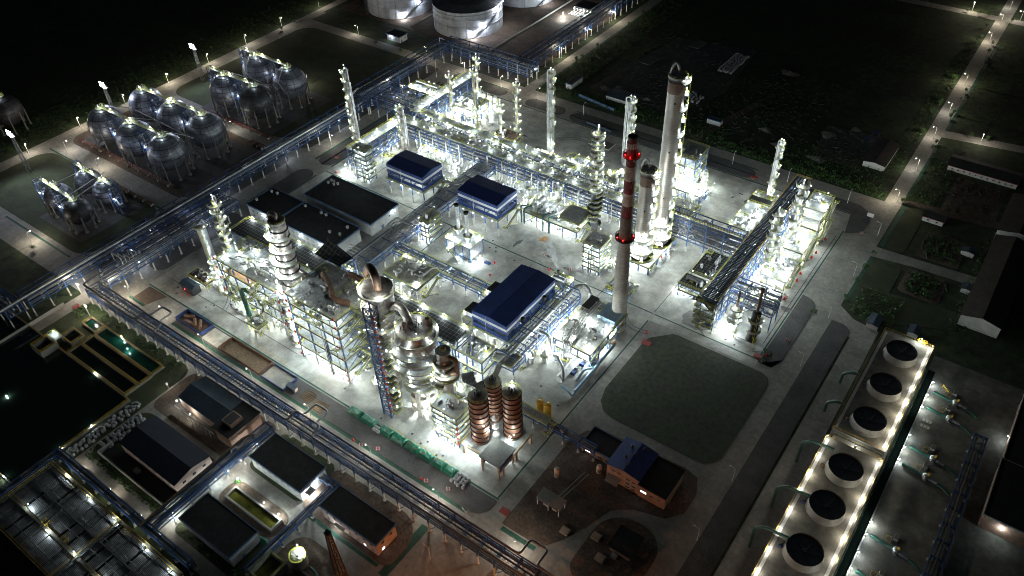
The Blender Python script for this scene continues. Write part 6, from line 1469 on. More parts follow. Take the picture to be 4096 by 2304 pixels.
# pump yard
sheet('pump_yard',rect(2.5,100,70,300),.05,M['pumpfloor'])
b=MB(); b.box(5.5,140,0,6.0,283,1.0); tag(b.build('channel_wall',M['kerb']),'low wall with a row of round lamps between cooling towers and pump yard','wall')
sheet('channel_water',rect(2.6,140,5.4,290),.06,M['water_dark'])
for i,y in enumerate((281,272.5,265,247.5,240.5,233.5,200,194,185.5,178,170.5,163)):
    t=thing('bulkhead_lamp','%s lamp on the low wall beside the pumps, counted from the far end'%ORD[i],'lamp',(6.1,y,0),'wall lamps beside the pumps'); b=MB(); b.tube([(0,0,0),(0,0,2.6)],.09,6); b.build('post',M['steel'],t); b=MB(); b.cbox(0,0,2.95,.7,.5,.12); b.build('hood',M['steel'],t)
    link('bulb',LM['plant'],t,(.1,0,2.6)) if 0 else lamp(t,.1,0,2.6,'plant','bulb')
for i,(y,lb) in enumerate(((277,'farthest pump set with a grey cabinet in the pump yard'),(267,'second farthest pump set in the pump yard'),(243,'third farthest pump set, past the white tiles on the ground'),(233,'pump set with the longest shadow beside the gap in the wall lamps'),(195.5,'pump set with a white motor beyond the long empty gap'),(179,'nearest pump set in the pump yard, cut by the photo edge'))):
    t=thing('pump_set',lb,'pump',(9,y,.06),'large pumps in the pump yard'); t.scale=(1.25,1.25,1.25)
    b=MB(); b.tube(smooth([(-1,0,.8),(4,-.8,.8),(5.2,-1,1.2)],1,3),.55,10); b.build('suction_pipe',M['teal'],t)
    b=MB(); b.sphere(6,-1.1,1.2,1.1,12,7); b.tube([(6,-1.1,1),(6,-2.6,1)],.5,10); b.build('casing',M['steel'],t)
    b=MB(); b.tube([(7,-1.4,1.3),(9.6,-1.8,1.3)],.75,12); b.cbox(8.3,-1.6,0,3,1.6,.6); b.build('motor',M['pipedark'],t)
    b=MB(); b.tube(smooth([(9.8,-2,1),(11.5,-2.4,1),(13.5,-3.6,.6)],1,3),.45,9); b.build('discharge_pipe',M['teal'],t)
    b=MB(); b.cbox(5,3,0,1.3,2.2,1.9); b.build('cabinet',M['frp'],t)
    b=MB(); b.rail([(2.5,2.3,0),(4,2.6,0),(4,.6,0),(2.5,.6,0)],True,t=.08,toe=0); b.cbox(6.5,-1.2,2.2,.5,.5,1); b.build('rail',M['amber'],t)
for i in range(3):
    for j in range(2):
        b=MB(); b.box(8+i*1.3,256.5+j*3.2,.06,9+i*1.3,258+j*3.2,.3); tag(b.build('cover_slab',M['kerb']),'pale cover slab on the pump yard floor','slab','pale cover slabs in the pump yard')
b=MB(); b.rail([(10,283,0),(13,280,0)],t=.2,h=1.6); tag(b.build('barrier',M['amber']),'yellow steel barrier at the far end of the pump yard','barrier')
t=building('pump_hall','flat black roofed hall at the photo edge beside the pump yard','building',37.5,221.5,62,250,7.6,parapet=.3,wallm='tile',trim='kerb'); lamp(t,44,220.4,5.2,'deck')
t=building('pump_hall','farther flat black roofed hall at the photo edge, violet lamp on its wall','building',38,251,62,290,7.6,parapet=.3,wallm='tile',trim='kerb'); lamp(t,37.2,267,4,'deck')
pipe_rack('dim low pipe rack running beside the pump halls','y',150,262,29,4.5,(2.6,),3.4,8,3,seed=50,leg=1,pm=('pipedark','pipedark'),tray=False,brace=0)
# ================================================================== houses and sheds outside the fence
building('shed','brown corrugated roofed shed with a white gable beside the long road','shed',-72,432.5,-60,461,3.2,'pitch','wall','brownroof',ridge='y',over=.4,rh=1.0)
t=building('row_house','long white row house with red eaves trim and many small windows','house',-31,454.5,5,467,3.3,'pitch','wall','bitumen',over=.6,rh=1.8); windows(t,'x',454.5,-1,-30,4,1.0,11,1.1,1.1)
b=MB(); b.beam((-31.8,453.7,3.35),(5.8,453.7,3.35),.12,.25); b.build('eaves_trim',M['redmat'],t)
t=building('row_house','dim white row house farther up the plot, two parts','house',-6,572,16,581,3.2,'pitch','wall','bitumen',over=.5,rh=1.5); windows(t,'x',572,-1,-5,15,1.0,6,1.2,1.2)
t=building('small_house','small white house with two windows below the lane junction','house',-29.5,397.5,-19.2,405,3,'pitch','wall','bitumen',over=.6,rh=1.4); windows(t,'x',397.5,-1,-29,-20,.9,2,1.2,1.2)
b=MB(); b.beam((-30.2,396.7,3.05),(-18.5,396.7,3.05),.12,.22); b.build('eaves_trim',M['redmat'],t)
building('warehouse','huge brown corrugated roofed warehouse with a pale end wall','warehouse',5.5,326,22,396,6,'pitch','wall','brownroof',ridge='y',over=.5,rh=2.2)
building('warehouse','dark warehouse with a white gable line behind the huge brown one','warehouse',5,402,24,440,5.5,'pitch','wall','brownroof',ridge='y',over=.5,rh=2)
for x,y,w,d,l in ((-25.5,305,5,8,'small grey shed on the verge above the far cooling tower'),(-9,308.5,4.4,5.6,'grey roofed shed behind the yellow landing of the far cooling tower'),(-3,381,6,4,'low blue fronted shed in the dark materials plot'),(3,352,4,5,'pale hut stuck to the huge brown warehouse')):
    building('shed',l,'shed',x-w/2,y-d/2,x+w/2,y+d/2,2.4,'pitch','wall','bluerough',over=.3,rh=.6,ridge='y')
t=building('white_house','far white two storey house by the crossroads, lit by a lamp','house',-36,699,-20,712,7,'flat','wall','bitumen',parapet=.4); windows(t,'x',699,-1,-35,-21,1,4); windows(t,'x',699,-1,-35,-21,4.4,4)
for i in range(3):
    b=MB(); y=388+i*4; b.add([(5.3,y,5.6),(5.3,y+2.4,5.6),(4.2,y+1.2,6.4)],[(0,1,2)]); b.add([(5.3,y,5.6),(5.3,y+2.4,5.6),(5.3,y+1.2,7)],[(0,1,2)]); tag(b.build('dormer_vent',M['white']),'small white triangular vent on the warehouse eaves','vent','white triangular vents')
b=MB(); b.cbox(-52.6,385.5,.14,3.4,.3,2.2); tag(b.build('sign_board',M['white']),'white sign board standing on the gravel corner by the junction','sign')
# field beyond the top road
building('cabin','pale windowless cabin with a flat dark roof at the field corner','cabin',-267.5,418,-263,432,3.4,'flat','wall','bitumen',parapet=0.05,over=.2)
building('cabin','small pale container cabin lying in the dark field','cabin',-168,428,-159,432,2.8,'flat','wall','bluerough',parapet=0.05,over=.1)
building('cabin','dim pale cabin at the far field edge','cabin',-190,664,-168,670,3,'flat','wall','bluerough',parapet=0.05,over=.1)
building('shed','grey green corrugated shed behind the blue hoarding','shed',-237,420,-222,432,2.6,'pitch','wall','bluerough',over=.4,rh=.8)
b=MB(); b.beam((-254,413,1),(-224,408.5,1),.15,2); tag(b.build('hoarding',M['bluetrim']),'blue grey hoarding along the field behind the top road','fence')
b=MB(); b.beam((-231,386,.9),(-212,384.4,.9),.2,1.5); tag(b.build('hoarding',M['bluerough']),'blue grey hoarding on the gravel behind the wound column','fence')
rnd=random.Random(77)
def bagmesh(s):
    r=random.Random(s); b=MB(); b.lathe([(.01,0),(.55,.02),(.66,.3),(.64,.75),(.5,.98),(.25,1.08),(.01,1.0)],10)
    for a in (0,1.57,3.14,4.71): b.tube([(.4*cos(a),.4*sin(a),.95),(.25*cos(a+.8),.25*sin(a+.8),1.25),(.4*cos(a+1.57),.4*sin(a+1.57),.95)],.045,4)
    b.v=[(x*(1+r.uniform(-.1,.1)),y*(1+r.uniform(-.1,.1)),z) for x,y,z in b.v]; return b.mesh('bulk_bag',M['bag'])
BG=[bagmesh(i) for i in range(4)]
def bags(n,pos,lb,grp,s=1.25):
    for i in range(n):
        o=link('bulk_bag',BG[i%4],None,pos(i)); o.rotation_euler=(0,0,rnd.random()*6); o.scale=(s,s,s); tag(o,lb,'bag',grp)
bags(66,lambda i:(-192+(i%6)*1.75+rnd.uniform(-.4,.4),497+(i//6)*2.9+rnd.uniform(-.7,.7),.0),'white bulk bag in the large dim block of bags out in the field','bulk bags in the field',1.35)
bags(22,lambda i:(-193+(i%5)*2.2+rnd.uniform(-.8,.8),447+(i//5)*2.6+rnd.uniform(-1,1),.0),'loose white bulk bag in the untidy field heap nearer the road','loose bulk bags in the field',1.3)
bags(16,lambda i:(-130.5+(i%4)*1.7+rnd.uniform(-.3,.3),127.5+(i//4)*1.35+rnd.uniform(-.3,.3),.16),'white bulk bag stacked at the end of the green tarpaulin heaps','bulk bags by the tarpaulins',1.15)
bags(5,lambda i:(-173+(i%3)*1.3,128.6+(i//3)*1.4,.16),'white bulk bag in the gap between tarpaulin heaps','bulk bags between tarpaulins',1.15)
bags(60,lambda i:(-267.8+(i%3)*1.5+rnd.uniform(-.8,.8),50+(i//3)*1.62+rnd.uniform(-.7,.7),.14),'white bulk bag in the long row beside the dark pond','bulk bags beside the pond',1.15)
bags(44,lambda i:(-260.5+(i%4)*1.5+rnd.uniform(-.8,.8),60+(i//4)*1.7+rnd.uniform(-.8,.8),.14),'white bulk bag in the heap against the pink end building','bulk bags by the pink hall',1.15)
# heaps, pipes and timber in the field
def heap(label,x,y,rx,ry,h,m,seed,cat='heap',name='rubble_heap'):
    r=random.Random(seed); b=MB(); n=18; k=6; rows=[]
    vs=[];fs=[]
    for j in range(k+1):
        q=1-j/k
        for i in range(n):
            a=2*pi*i/n; d=q*(1+.2*sin(a*3+seed)+r.uniform(-.1,.1)); vs.append((x+rx*d*cos(a),y+ry*d*sin(a),h*(1-q**1.6)*(1+r.uniform(-.25,.25)) if j else -.05))
    for j in range(k):
        for i in range(n): fs.append((j*n+i,j*n+(i+1)%n,(j+1)*n+(i+1)%n,(j+1)*n+i))
    b.add(vs,fs); return tag(b.build(name,M[m]),label,cat)
for i,(x,y,rx,ry,l) in enumerate([(-244,432,5,2,'long pale rubble heap behind the corrugated field shed'),(-236,438,5,2.5,'pale rubble heap uphill of the corrugated field shed'),(-214,434,3,2,'small rubble heap in the middle of the dark field'),(-120,428,5,3,'pale rubble heap right of the field track'),(-134,440,4,3,'round rubble heap beyond the field track'),(-96,425,6,3,'flat rubble heap at the field by the deck bridge end'),(-100,455,4,5,'long rubble heap in the plot left of the brown shed'),(-150,520,7,4,'broad dim rubble heap deep in the field'),(-88,470,3,3,'grey stone heap by the brown roofed shed')]):
    heap(l,x,y,rx,ry,1.3,'rubble',i)
for i,(x,y,l) in enumerate([(-243,478,'stack of long pale pipes lying in the dark field'),(-226,520,'second stack of long pipes deeper in the dark field')]):
    t=thing('pipe_stack',l,'pipe stack'); 
    for k in range(7): b=MB(); b.tube([(x+k*1.1,y,.4),(x+k*1.1+1.5,y+13,.4)],.3,7); b.build('pipe',M['frp'],t)
sheet('field_track',[(-170,404.5),(-163,404.5),(-148,470),(-153,470)],.05,M['soil'])
sheet('dirt_yard',[(-255,428),(-190,426),(-175,470),(-182,540),(-240,530)],.02,M['gravel'])
sheet('dirt_yard',[(-100,428),(-74,426),(-72,470),(-104,466)],.02,M['gravel'])
sheet('dirt_yard',rect(-24,412,2,450),.02,M['soil'])
for x,y,l in ((-76,470,'small blue canopy beside the brown roofed shed'),(-78,461,'second small blue canopy near the brown roofed shed')):
    t=thing('canopy',l,'canopy',(x,y,0)); b=MB(); b.add([(-2,-1.5,1.8),(2,-1.5,1.8),(2,1.5,2.2),(-2,1.5,2.2)],[(0,1,2,3)]); b.build('sheet',M['container'],t); b=MB()
    for p in ((-1.9,-1.4),(1.9,-1.4),(1.9,1.4),(-1.9,1.4)): b.beam((p[0],p[1],0),(p[0],p[1],1.8),.12)
    b.build('frame',M['steel'],t)
for i in range(6):
    x,y=((-12,372),(-10,376),(-4,346),(-7,341),(-16,378),(-20,371))[i]; b=MB(); b.tube([(x,y,.3),(x+5*cos(i),y+5*sin(i),.3)],.25,6); tag(b.build('scrap_pole',M['frp']),('pale pole lying in the upper materials plot','second pale pole in the upper materials plot','pale pole across the lane by the warehouse','pale pole beside the garden mound','pale pole at the edge of the upper plot','pale pole under the green sheet')[i],'pole')
b=MB(); r_=random.Random(41)
for (x0,y0,x1,y1,n) in ((-252,428,-190,470,260),(-250,470,-185,538,200),(-185,415,-110,450,150),(-103,428,-74,468,160),(-23,335,-5,354,60),(-24,366,-3,390,60),(-24,412,2,450,90),(-160,450,-110,520,140)):
    for _ in range(n):
        x,y=r_.uniform(x0,x1),r_.uniform(y0,y1); a=r_.random()*3.14; L_=r_.choice((.3,.4,.6,.9,1.6)); w_=r_.uniform(.3,.9)
        b.beam((x-L_*cos(a),y-L_*sin(a),.15+r_.random()*.3),(x+L_*cos(a),y+L_*sin(a),.15+r_.random()*.4),w_,.3)
struct('scattered_debris',b,M['debris'],'stuff')
# ================================================================== front of the plant
b=MB(); r_=random.Random(12)
for i in range(60):
    x,y=r_.uniform(-325,-65),r_.choice((r_.uniform(133,140),r_.uniform(178,194),r_.uniform(248,258),r_.uniform(325,378)))
    if -111<x and y<250: continue
    b.poly(rect(x,y,x+.9,y+.9),.062)
struct('manhole_cover',b,M['black'])
b=MB()
for (x0,y0,x1,y1) in ((-325,140.3,-232,140.6),(-232,178,-180,178.3),(-180,178,-179.7,252),(-304,257,-303.7,300),(-140,249,-139.7,262),(-112,256,-111.7,300),(-95,262,-66,262.3),(-250,322.3,-110,322.6),(-62,265,-61.7,360)): b.poly(rect(x0,y0,x1,y1),.061)
struct('drain_channel',b,M['black'])
b=MB()
for (cx,cy,rr,a0,a1) in ((-113,251,9,200,300),(-113,251,11,200,300),(-222,352,14,40,150),(-222,352,15.8,40,150),(-70,268,12,300,30),(-300,135,16,20,80),(-300,135,17.8,20,80)):
    n=22; a1=a1 if a1>a0 else a1+360
    for i in range(n):
        p=R(a0+(a1-a0)*i/n); q=R(a0+(a1-a0)*(i+1)/n)
        b.add([(cx+rr*cos(p),cy+rr*sin(p),.063),(cx+(rr+.45)*cos(p),cy+(rr+.45)*sin(p),.063),(cx+(rr+.45)*cos(q),cy+(rr+.45)*sin(q),.063),(cx+rr*cos(q),cy+rr*sin(q),.063)],[(0,1,2,3)])
struct('tyre_mark',b,st)
t=thing('blue_walled_pit','open pit with blue walls holding rusty drums, by the front road','pit'); b=MB()
for p,q in (((-297,123),(-278,123)),((-297,130),(-278,130)),((-297,123),(-297,130)),((-278,123),(-278,130))): b.beam((*p,1),(*q,1),.35,2)
b.build('wall',M['container'],t); b=MB(); b.box(-296.8,123.2,.15,-278.2,129.8,.22); b.build('floor',M['soil'],t)
for i,(x,y,a) in enumerate(((-292.5,127.5,.5),(-287,126.5,-.6),(-284,127.2,-.7),(-289,124.8,.1))):
    b=MB(); b.tube([(x-2.6*cos(a),y-2.6*sin(a),1.1),(x+2.6*cos(a),y+2.6*sin(a),1.1)],.85,14); tag(b.build('rusty_drum',M['rust']),('rusty drum at the far corner of the blue walled pit','rusty drum in the middle of the blue walled pit','rusty drum by the near end of the blue walled pit','thin rusty drum along the road side of the blue walled pit')[i],'drum')
t=thing('open_pit','open pit with brown plank floor and rusty wall, beside the blue walled pit','pit'); b=MB()
for p,q in (((-264,122),(-236,122)),((-264,130),(-236,130)),((-264,122),(-264,130)),((-236,122),(-236,130))): b.beam((*p,.9),(*q,.9),.3,1.8)
b.build('wall',M['rust'],t); b=MB(); b.box(-263.8,122.2,.15,-236.2,129.8,.25); b.build('floor',M['wood'],t)
t=thing('blue_walled_bay','white floored bay with a blue kerb wall, toward the blue container','bay'); b=MB()
for p,q in (((-235,121.6),(-220,121.6)),((-235,130),(-220,130)),((-220,121.6),(-220,130))): b.beam((*p,.7),(*q,.7),.3,1.3)
b.build('wall',M['container'],t); b=MB(); b.box(-235,121.8,.15,-220.2,129.8,.24); b.build('floor',M['concrete'],t)
sheet('gravel_slab',rect(-277,122,-265,130),.16,M['concrete'])
t=thing('site_container','small blue site container with an orange end by the green kerb','container',(-217.5,124.5,.15)); b=MB(); b.cbox(0,0,0,5,2.4,2.4); b.build('body',M['bluerough'],t); b=MB(); b.cbox(2.55,.2,.2,.08,1.6,1.9); b.build('door',M['chimbuff'],t)
for i,(x,y) in enumerate(((-209,126),(-201,124.5))):
    t=thing('timber_pile',('darker timber pile on the gravel nearer the blue container','yellower timber pile on the gravel nearer the tarpaulins')[i],'timber pile'); r=random.Random(i)
    for k in range(14): b=MB(); yy=y-2.6+k*.38; b.beam((x-2.6+r.uniform(-1,.6),yy,.3+.2*(k%2)),(x+2.8+r.uniform(-.6,1),yy+r.uniform(-.5,.5),.3+.2*(k%2)),.28,.2); b.build('plank',M['wood'],t)
# green tarpaulin heaps
def tarp(i,x0,x1):
    r=random.Random(100+i); nx,ny=30,16; vs=[];fs=[]; P=[r.random()*6.3 for _ in range(6)]
    for a in range(nx+1):
        for c in range(ny+1):
            u,v=a/nx,c/ny; q=min(v,1-v)*2; e=min(1,min(u,1-u)*9)
            w=min(1,q*2.1)**.8*min(1,e)**.5
            fold=.10*abs(sin(u*11+P[0]+v*3))+.12*sin(u*5+P[1])+.09*abs(sin(v*7+u*6+P[2]))*(1-abs(2*v-1))+.10*sin(u*17+P[3])*(1-w)
            z=.16+(1.35+.25*sin(P[4]+u*3))*w+fold*w; yy=131.0+(-2.1+4.2*v)*(1+.05*sin(u*14+P[5]))
            vs.append((x0+(x1-x0)*u,yy,z))
    for a in range(nx):
        for c in range(ny): k=a*(ny+1)+c; fs.append((k,k+ny+1,k+ny+2,k+1))
    b=MB(); b.add(vs,fs); o=b.build('tarpaulin_heap',M['tarp'])
    tag(o,'%s green tarpaulin heap along the yard edge, counted from the elevator tower end'%ORD[i],'tarpaulin','green tarpaulin heaps')
for i,(x0,x1) in enumerate(((-189.5,-182),(-181.8,-174),(-171.5,-164.5),(-164.3,-157.4),(-157.1,-150.5),(-150.2,-143.4),(-143.2,-137),(-136.8,-131.5))): tarp(i,x0,x1)
for i,(x,y) in enumerate(((-155,131),(-151.6,130.6),(-147.6,130.4),(-141.8,131))):
    b=MB(); b.box(-.7,-.5,0,.7,-.35,.12); b.box(-.7,.35,0,.7,.5,.12); 
    for k in range(5): b.box(-.7+k*.3,-.5,.12,-.5+k*.3,.5,.18)
    o=b.build('pallet',M['wood']); o.location=(x,y,1.95); o.rotation_euler=(0,0,i); tag(o,('pallet on the tarpaulins, first from the elevator tower end','pallet on the tarpaulins, second from the elevator tower end','white looking pallet on the tarpaulins, third along','pallet on the tarpaulins nearest the silos')[i],'pallet')
# hydrants, red plates, ring barriers
HY=[(-279,300,'red hydrant by the'),]
def hyd(x,y,l):
    t=thing('fire_hydrant',l,'hydrant',(x,y,.05)); b=MB(); b.cyl(0,0,0,.35,1.1,10); b.dome(0,0,1.1,.35,.3,10,3); b.build('body',M['hydrant'],t); b=MB(); b.tube([(-.75,0,.8),(.75,0,.8)],.2,8); b.build('outlet',M['hydrant'],t)
for x,y,l in ((-324,256,'red hydrant by the gravel loop before the stair block'),(-196,242,'red hydrant beside the blue skip near the heater'),(-170,253,'red hydrant pair post on the green line by the biggest shelter'),(-192,233,'red hydrant on the yard between heater and biggest shelter'),(-186,189,'red hydrant in the yard between table deck and biggest shelter'),(-188,187.5,'red hydrant next to its twin between table deck and biggest shelter'),(-91,262,'red hydrant pair on the yard behind the lawn corner'),(-57.5,258.5,'red hydrant at the corner by the dark gravel strip'),(-96,357,'red hydrant on the open yard by the lit deck'),(-111,351,'red hydrant on the open yard near the dazzling drums'),(-108,241,'red hydrant beside the striped chimney foot'),(-176,119.8,'red hydrant on the gravel behind the front road lamp'),(-141,121.5,'red hydrant on the gravel near the end of the tarpaulins'),(-306,379,'red hydrant near the top of the open yard'),(-128,293,'red hydrant at the corner of the reboiler platform')): hyd(x,y,l)
for x,y,w,d,l in ((-105,235.5,4,3,'red steel skip plate lying by the chimney foot'),(-106,128.5,3.4,2.4,'red steel plate lying at the road end by the bulk bags'),(-60.5,256,3.4,2.4,'red steel plate at the yard corner by the gravel strip'),(-118.5,386.6,4,2.2,'red steel plate on the gravel edge near the top road'),(-135,93.5,3.6,3,'red square plate in the grass beside the pink building'),(-345.8,100.5,3,3,'red square plate by the basin road'),(-336,268,3,2,'red square plate on the gravel by the wing rack')):
    b=MB(); b.cbox(0,0,0,w,d,.14); b.rail([(-w/2,-d/2,.1),(w/2,-d/2,.1),(w/2,d/2,.1),(-w/2,d/2,.1)],True,h=.7,t=.08,toe=0); o=b.build('steel_plate',M['redmat']); o.location=(x,y,.16); tag(o,l,'plate')
for i,(x,y,l) in enumerate(((-172,120,'ring of red white barriers around a manhole on the gravel, first along'),(-165,122.5,'ring of red white barriers on the gravel, second along'),(-139,122,'ring of red white barriers on the gravel, third along'),(-129.5,124,'ring of red white barriers on the gravel near the bulk bags'),(-178.5,262,'ring of red white barriers on the yard before the two level deck'),(-161,259,'ring of red white barriers on the yard by the stair block'),(-53.6,273,'ring of red white barriers on the dark gravel strip'),(-65,300,'ring of red white barriers on the outer yard'),(-51.6,369,'ring of barriers on the gravel corner by the top junction'))):
    t=thing('ring_barrier',l,'barrier',(x,y,.15)); t.scale=(.65,.65,.75)
    for k in range(8): a=2*pi*k/8; b=MB(); b.cbox(1.1*cos(a),1.1*sin(a),0,.35,.35,.8); b.build('post',M['hydrant'] if k%2 else M['white'],t)
b=MB(); b.cbox(0,0,0,3,1.6,.9); b.box(-1.3,-.6,.9,1.3,.6,.92); o=b.build('skip',M['container']); o.location=(-199,240,.05); tag(o,'small blue skip on the yard beside the heater','skip')
b=MB(); b.box(-192,237,.05,-187,241,.12); tag(b.build('cover_slab',M['kerb']),'pale slab across the green line before the middle shelter','slab')
t=building('instrument_skid','dark pipe skid standing alone on the open yard behind the long rack','skid',-216,366,-203,373,.4,'flat','kerb','gravel','kerb',parapet=.05)
for i in range(5): b=MB(); b.cyl(-214+i*1.6,368,.8,.5,1.5,8); b.tube([(-214+i*1.6,368,2),(-214+i*1.6,371,2)],.2,6); b.build('valve',M['pumpgreen'],t)
# ================================================================== lower compound
def basin(label,x0,y0,x1,y1,m,wall='legdull',h=1.2,rail='amber',name='basin'):
    t=thing(name,label,'basin'); b=MB(); w=.7
    b.box(x0,y0,0,x1,y0+w,h); b.box(x0,y1-w,0,x1,y1,h); b.box(x0,y0+w,0,x0+w,y1-w,h); b.box(x1-w,y0+w,0,x1,y1-w,h); b.build('wall',M[wall],t)
    b=MB(); b.poly(rect(x0+w,y0+w,x1-w,y1-w),h*.45+.2); b.build('water',M[m],t)
    if rail: b=MB(); b.rail([(x0+.3,y0+.3,h),(x1-.3,y0+.3,h),(x1-.3,y1-.3,h),(x0+.3,y1-.3,h)],True,t=.09); b.build('rail',M[rail],t)
    return t
basin('green water square basin at the corner nearest the road lamp',-331.5,95,-320,100.5,'water_green')
t=basin('narrow green lit water basin along the rack side',-319.8,94,-275,100.5,'water_green'); lamp(t,-297,97,2.6,'deck'); lamp(t,-306,100.1,3,'deck'); 
basin('dark narrow basin next to the green lit one',-319.8,87.3,-274.5,93.8,'water_dark')
basin('second dark narrow basin beside the huge black pond',-319.8,80.2,-274.5,87.1,'water_dark')
basin('small square yellow railed chamber between the basins and road, lower one',-334.5,72,-326,80,'water_dark',h=4); 
t=basin('small square yellow railed chamber between the basins and road, upper one',-331,84,-322,91,'water_dark',h=2)
t=thing('valve_platform','yellow railed valve platform lit by a lamp at the basin edge','platform'); floor_(t,-334.5,80.3,-328,84,4,'decklight',True,'nsew'); b=MB()
for x in (-334,-328.5):
    for y in (80.6,83.6): b.beam((x,y,0),(x,y,3.7),.35)
b.build('frame',M['footing'],t); lamp(t,-332,82.5,6,'deck')
t=basin('huge black pond with a pale rim and yellow rails',-371,27,-270.5,80,'water_dark'); lamp(t,-317,50,1.6,'plant'); lamp(t,-270.8,62,2.2,'deck'); lamp(t,-271,48,2.2,'deck'); lamp(t,-277,27.2,2.2,'deck'); lamp(t,-296,79.8,2.4,'deck')
for p in ((-343,101,5),):
    t=thing('street_lamp','lit lamp at the corner of the green water basin','street lamp',(-335,100.8,.1)); link('pole',LPOLE,t); link('lamp_head',LHEAD,t); lamp(t,2.1,0,7.42,'street','bulb')
b=MB(); b.beam((-352,28,1.1),(-352,98,1.1),.3,2); tag(b.build('boundary_wall',M['kerb']),'pale low wall along the basin road','wall')
# covered treatment hall
t=thing('treatment_basin','big grey slatted basin cover crossed by yellow walkways','basin cover')
b=MB(); b.box(-263,14,.2,-181,42,3.6); b.build('wall',M['footing'],t)
rnd=random.Random(55)
for (y0,y1) in ((14.6,23.3),(24.8,32.1),(32.9,40.9)):
    x=-262.4
    while x<-183:
        w=rnd.choice((1.6,2.4,3.2,4.4,6)); gap=rnd.choice((.1,.1,.5,1.3)); h=rnd.choice((0,.12,.3)); b=MB()
        b.box(x,y0,3.65,min(x+w,-181.6),y1,4.1+h); b.build('slat_cover',M['slats'],t)
        x+=w+gap
b=MB(); b.box(-262.5,14.3,3.61,-181.5,41.6,3.64); b.build('water',M['water_dark'],t)
for y,wd,rl in ((41.5,.55,1),(32.5,.3,0),(24.05,.6,1),(14.3,.4,1)):
    b=MB(); b.box(-263,y-wd,4.75,-181,y+wd,4.95)
    if rl: b.m=1; b.rail([(-263,y-wd,4.95),(-181,y-wd,4.95)],t=.09,toe=.14); b.rail([(-263,y+wd,4.95),(-181,y+wd,4.95)],t=.09,toe=.14)
    b.build('walkway',[M['deck'],M['amber']],t)
for x in (-262.8,-218,-181.3):
    b=MB(); b.box(x-.5,14,4.98,x+.5,42,5.15); b.m=1; b.rail([(x-.5,14,5.15),(x-.5,42,5.15)],t=.09,toe=.14); b.build('walkway',[M['deck'],M['amber']],t)
for x,y in ((-247,40.4),(-228,25.6),(-212,40.4),(-240,25.4),(-200,25.4)):
    b=MB(); b.rail([(x-1.2,y-1,4.95),(x+1.2,y-1,4.95),(x+1.2,y+1,4.95),(x-1.2,y+1,4.95)],True,t=.1); b.build('platform_rail',M['amber'],t)
for i in range(5):
    b=MB(); b.tube([(-263,18+i*5.4,4.9),(-181,18+i*5.4,4.9)],.18,6); b.build('header_pipe',M['pipedark'],t)
for x,y in ((-252.6,41.4),(-252,25.5),(-237,40.6),(-236,23.5),(-219.5,24.5),(-220,40.8),(-201.5,40.6),(-203,24),(-186,40)): lamp(t,x,y,6.4,'deck')
t=pipe_rack('dark blue pipe rack hugging the slatted basin cover','x',-266,-182,45.8,2.6,(4.6,6),7,8,5,seed=61,leg=2,tray=False,brace=0)
t=pipe_rack('blue pipe rack running off along the pond end of the slatted cover','y',5,46,-265.4,2.6,(4.6,6),7,8,4,seed=62,leg=2,tray=False,brace=0)
t=pipe_rack('blue rack with a long brown pipe between salmon end halls and white walled sheds','y',46,103,-206,4.2,(4,6),7,8,6,seed=63,leg=2,tray=False,brace=0,nl=3,lampk='plant')
bigpipe(t,[(-208.6,44,7.2),(-208.6,93,7.2),(-206,96,7.2)],.5,'wood'); bigpipe(t,[(-204.6,50,7),(-204.6,92,7),(-202.5,95,7),(-202.5,100,7)],.35,'blue')
pipe_rack('small blue rack running to the yellow rimmed round tank','y',56,100,-164.5,2.2,(3.6,),4.8,7,4,seed=64,leg=1,tray=False,brace=0)
pipe_rack('short blue rack from the front rack to the pale hall end','x',-172,-158,98.5,2.4,(3.6,),5,5,4,seed=65,leg=1,tray=False,brace=0)
def gl(x,y,z,l,k='street'):
    t=thing('post_lamp',l,'lamp',(x,y,.14)); b=MB(); b.tube([(0,0,0),(0,0,z)],.1,6); b.build('pole',M['steel'],t); b=MB(); b.cbox(0,0,z+.38,.9,.9,.08); b.build('hood',M['steel'],t); lamp(t,0,0,z,k,'bulb')
for x,y,z,l in ((-256.5,47.6,4,'post lamp lighting the road, first along the slatted cover from the pond'),(-234.5,47.8,4,'post lamp lighting the road, second along the slatted cover'),(-214.5,47.8,4,'post lamp lighting the road, third along the slatted cover by the rack'),(-203,53.5,4,'post lamp beside the white walled black shed end'),(-203.5,79.5,4,'post lamp by the olive basin beside the blue rack'),(-203.4,85.5,4,'post lamp on the road by the blue rack and pale hall'),(-262,93.5,4,'post lamp at the corner of the blue roofed hall by the bags')): gl(x,y,z,l)
t=building('treatment_hall','blue roofed hall with a salmon tiled end beside the front rack','building',-249,91,-222.5,105,6.4,'pitch','tile','bluerough',over=.3,rh=1.8,ridge='x')
b=MB(); b.box(-222.4,88.6,0,-212.8,104,8.2); b.build('end_block',M['tile'],t); b=MB(); b.box(-223,88,8.21,-212.2,104.6,8.5); b.build('block_roof',M['bitumen'],t); b=MB(); b.box(-220.5,92,8.51,-215,98,10.5); b.build('hatch',M['tile'],t); b=MB(); b.box(-220.1,92.4,10.52,-215.4,97.6,10.6); b.build('hatch_roof',M['black'],t)
b=MB()
for i in range(9): b.tube([(-250,88.2-.0*i,2.6+.3*(i%3)),(-224,88.2,2.6+.3*(i%3))],.16,6) if i<3 else b.beam((-250+i*3,87.6,0),(-250+i*3,87.6,3.4),.2)
b.build('side_piping',M['pipe'],t); lamp(t,-250,90,4.5,'plant'); lamp(t,-240,89,3.6,'deck')
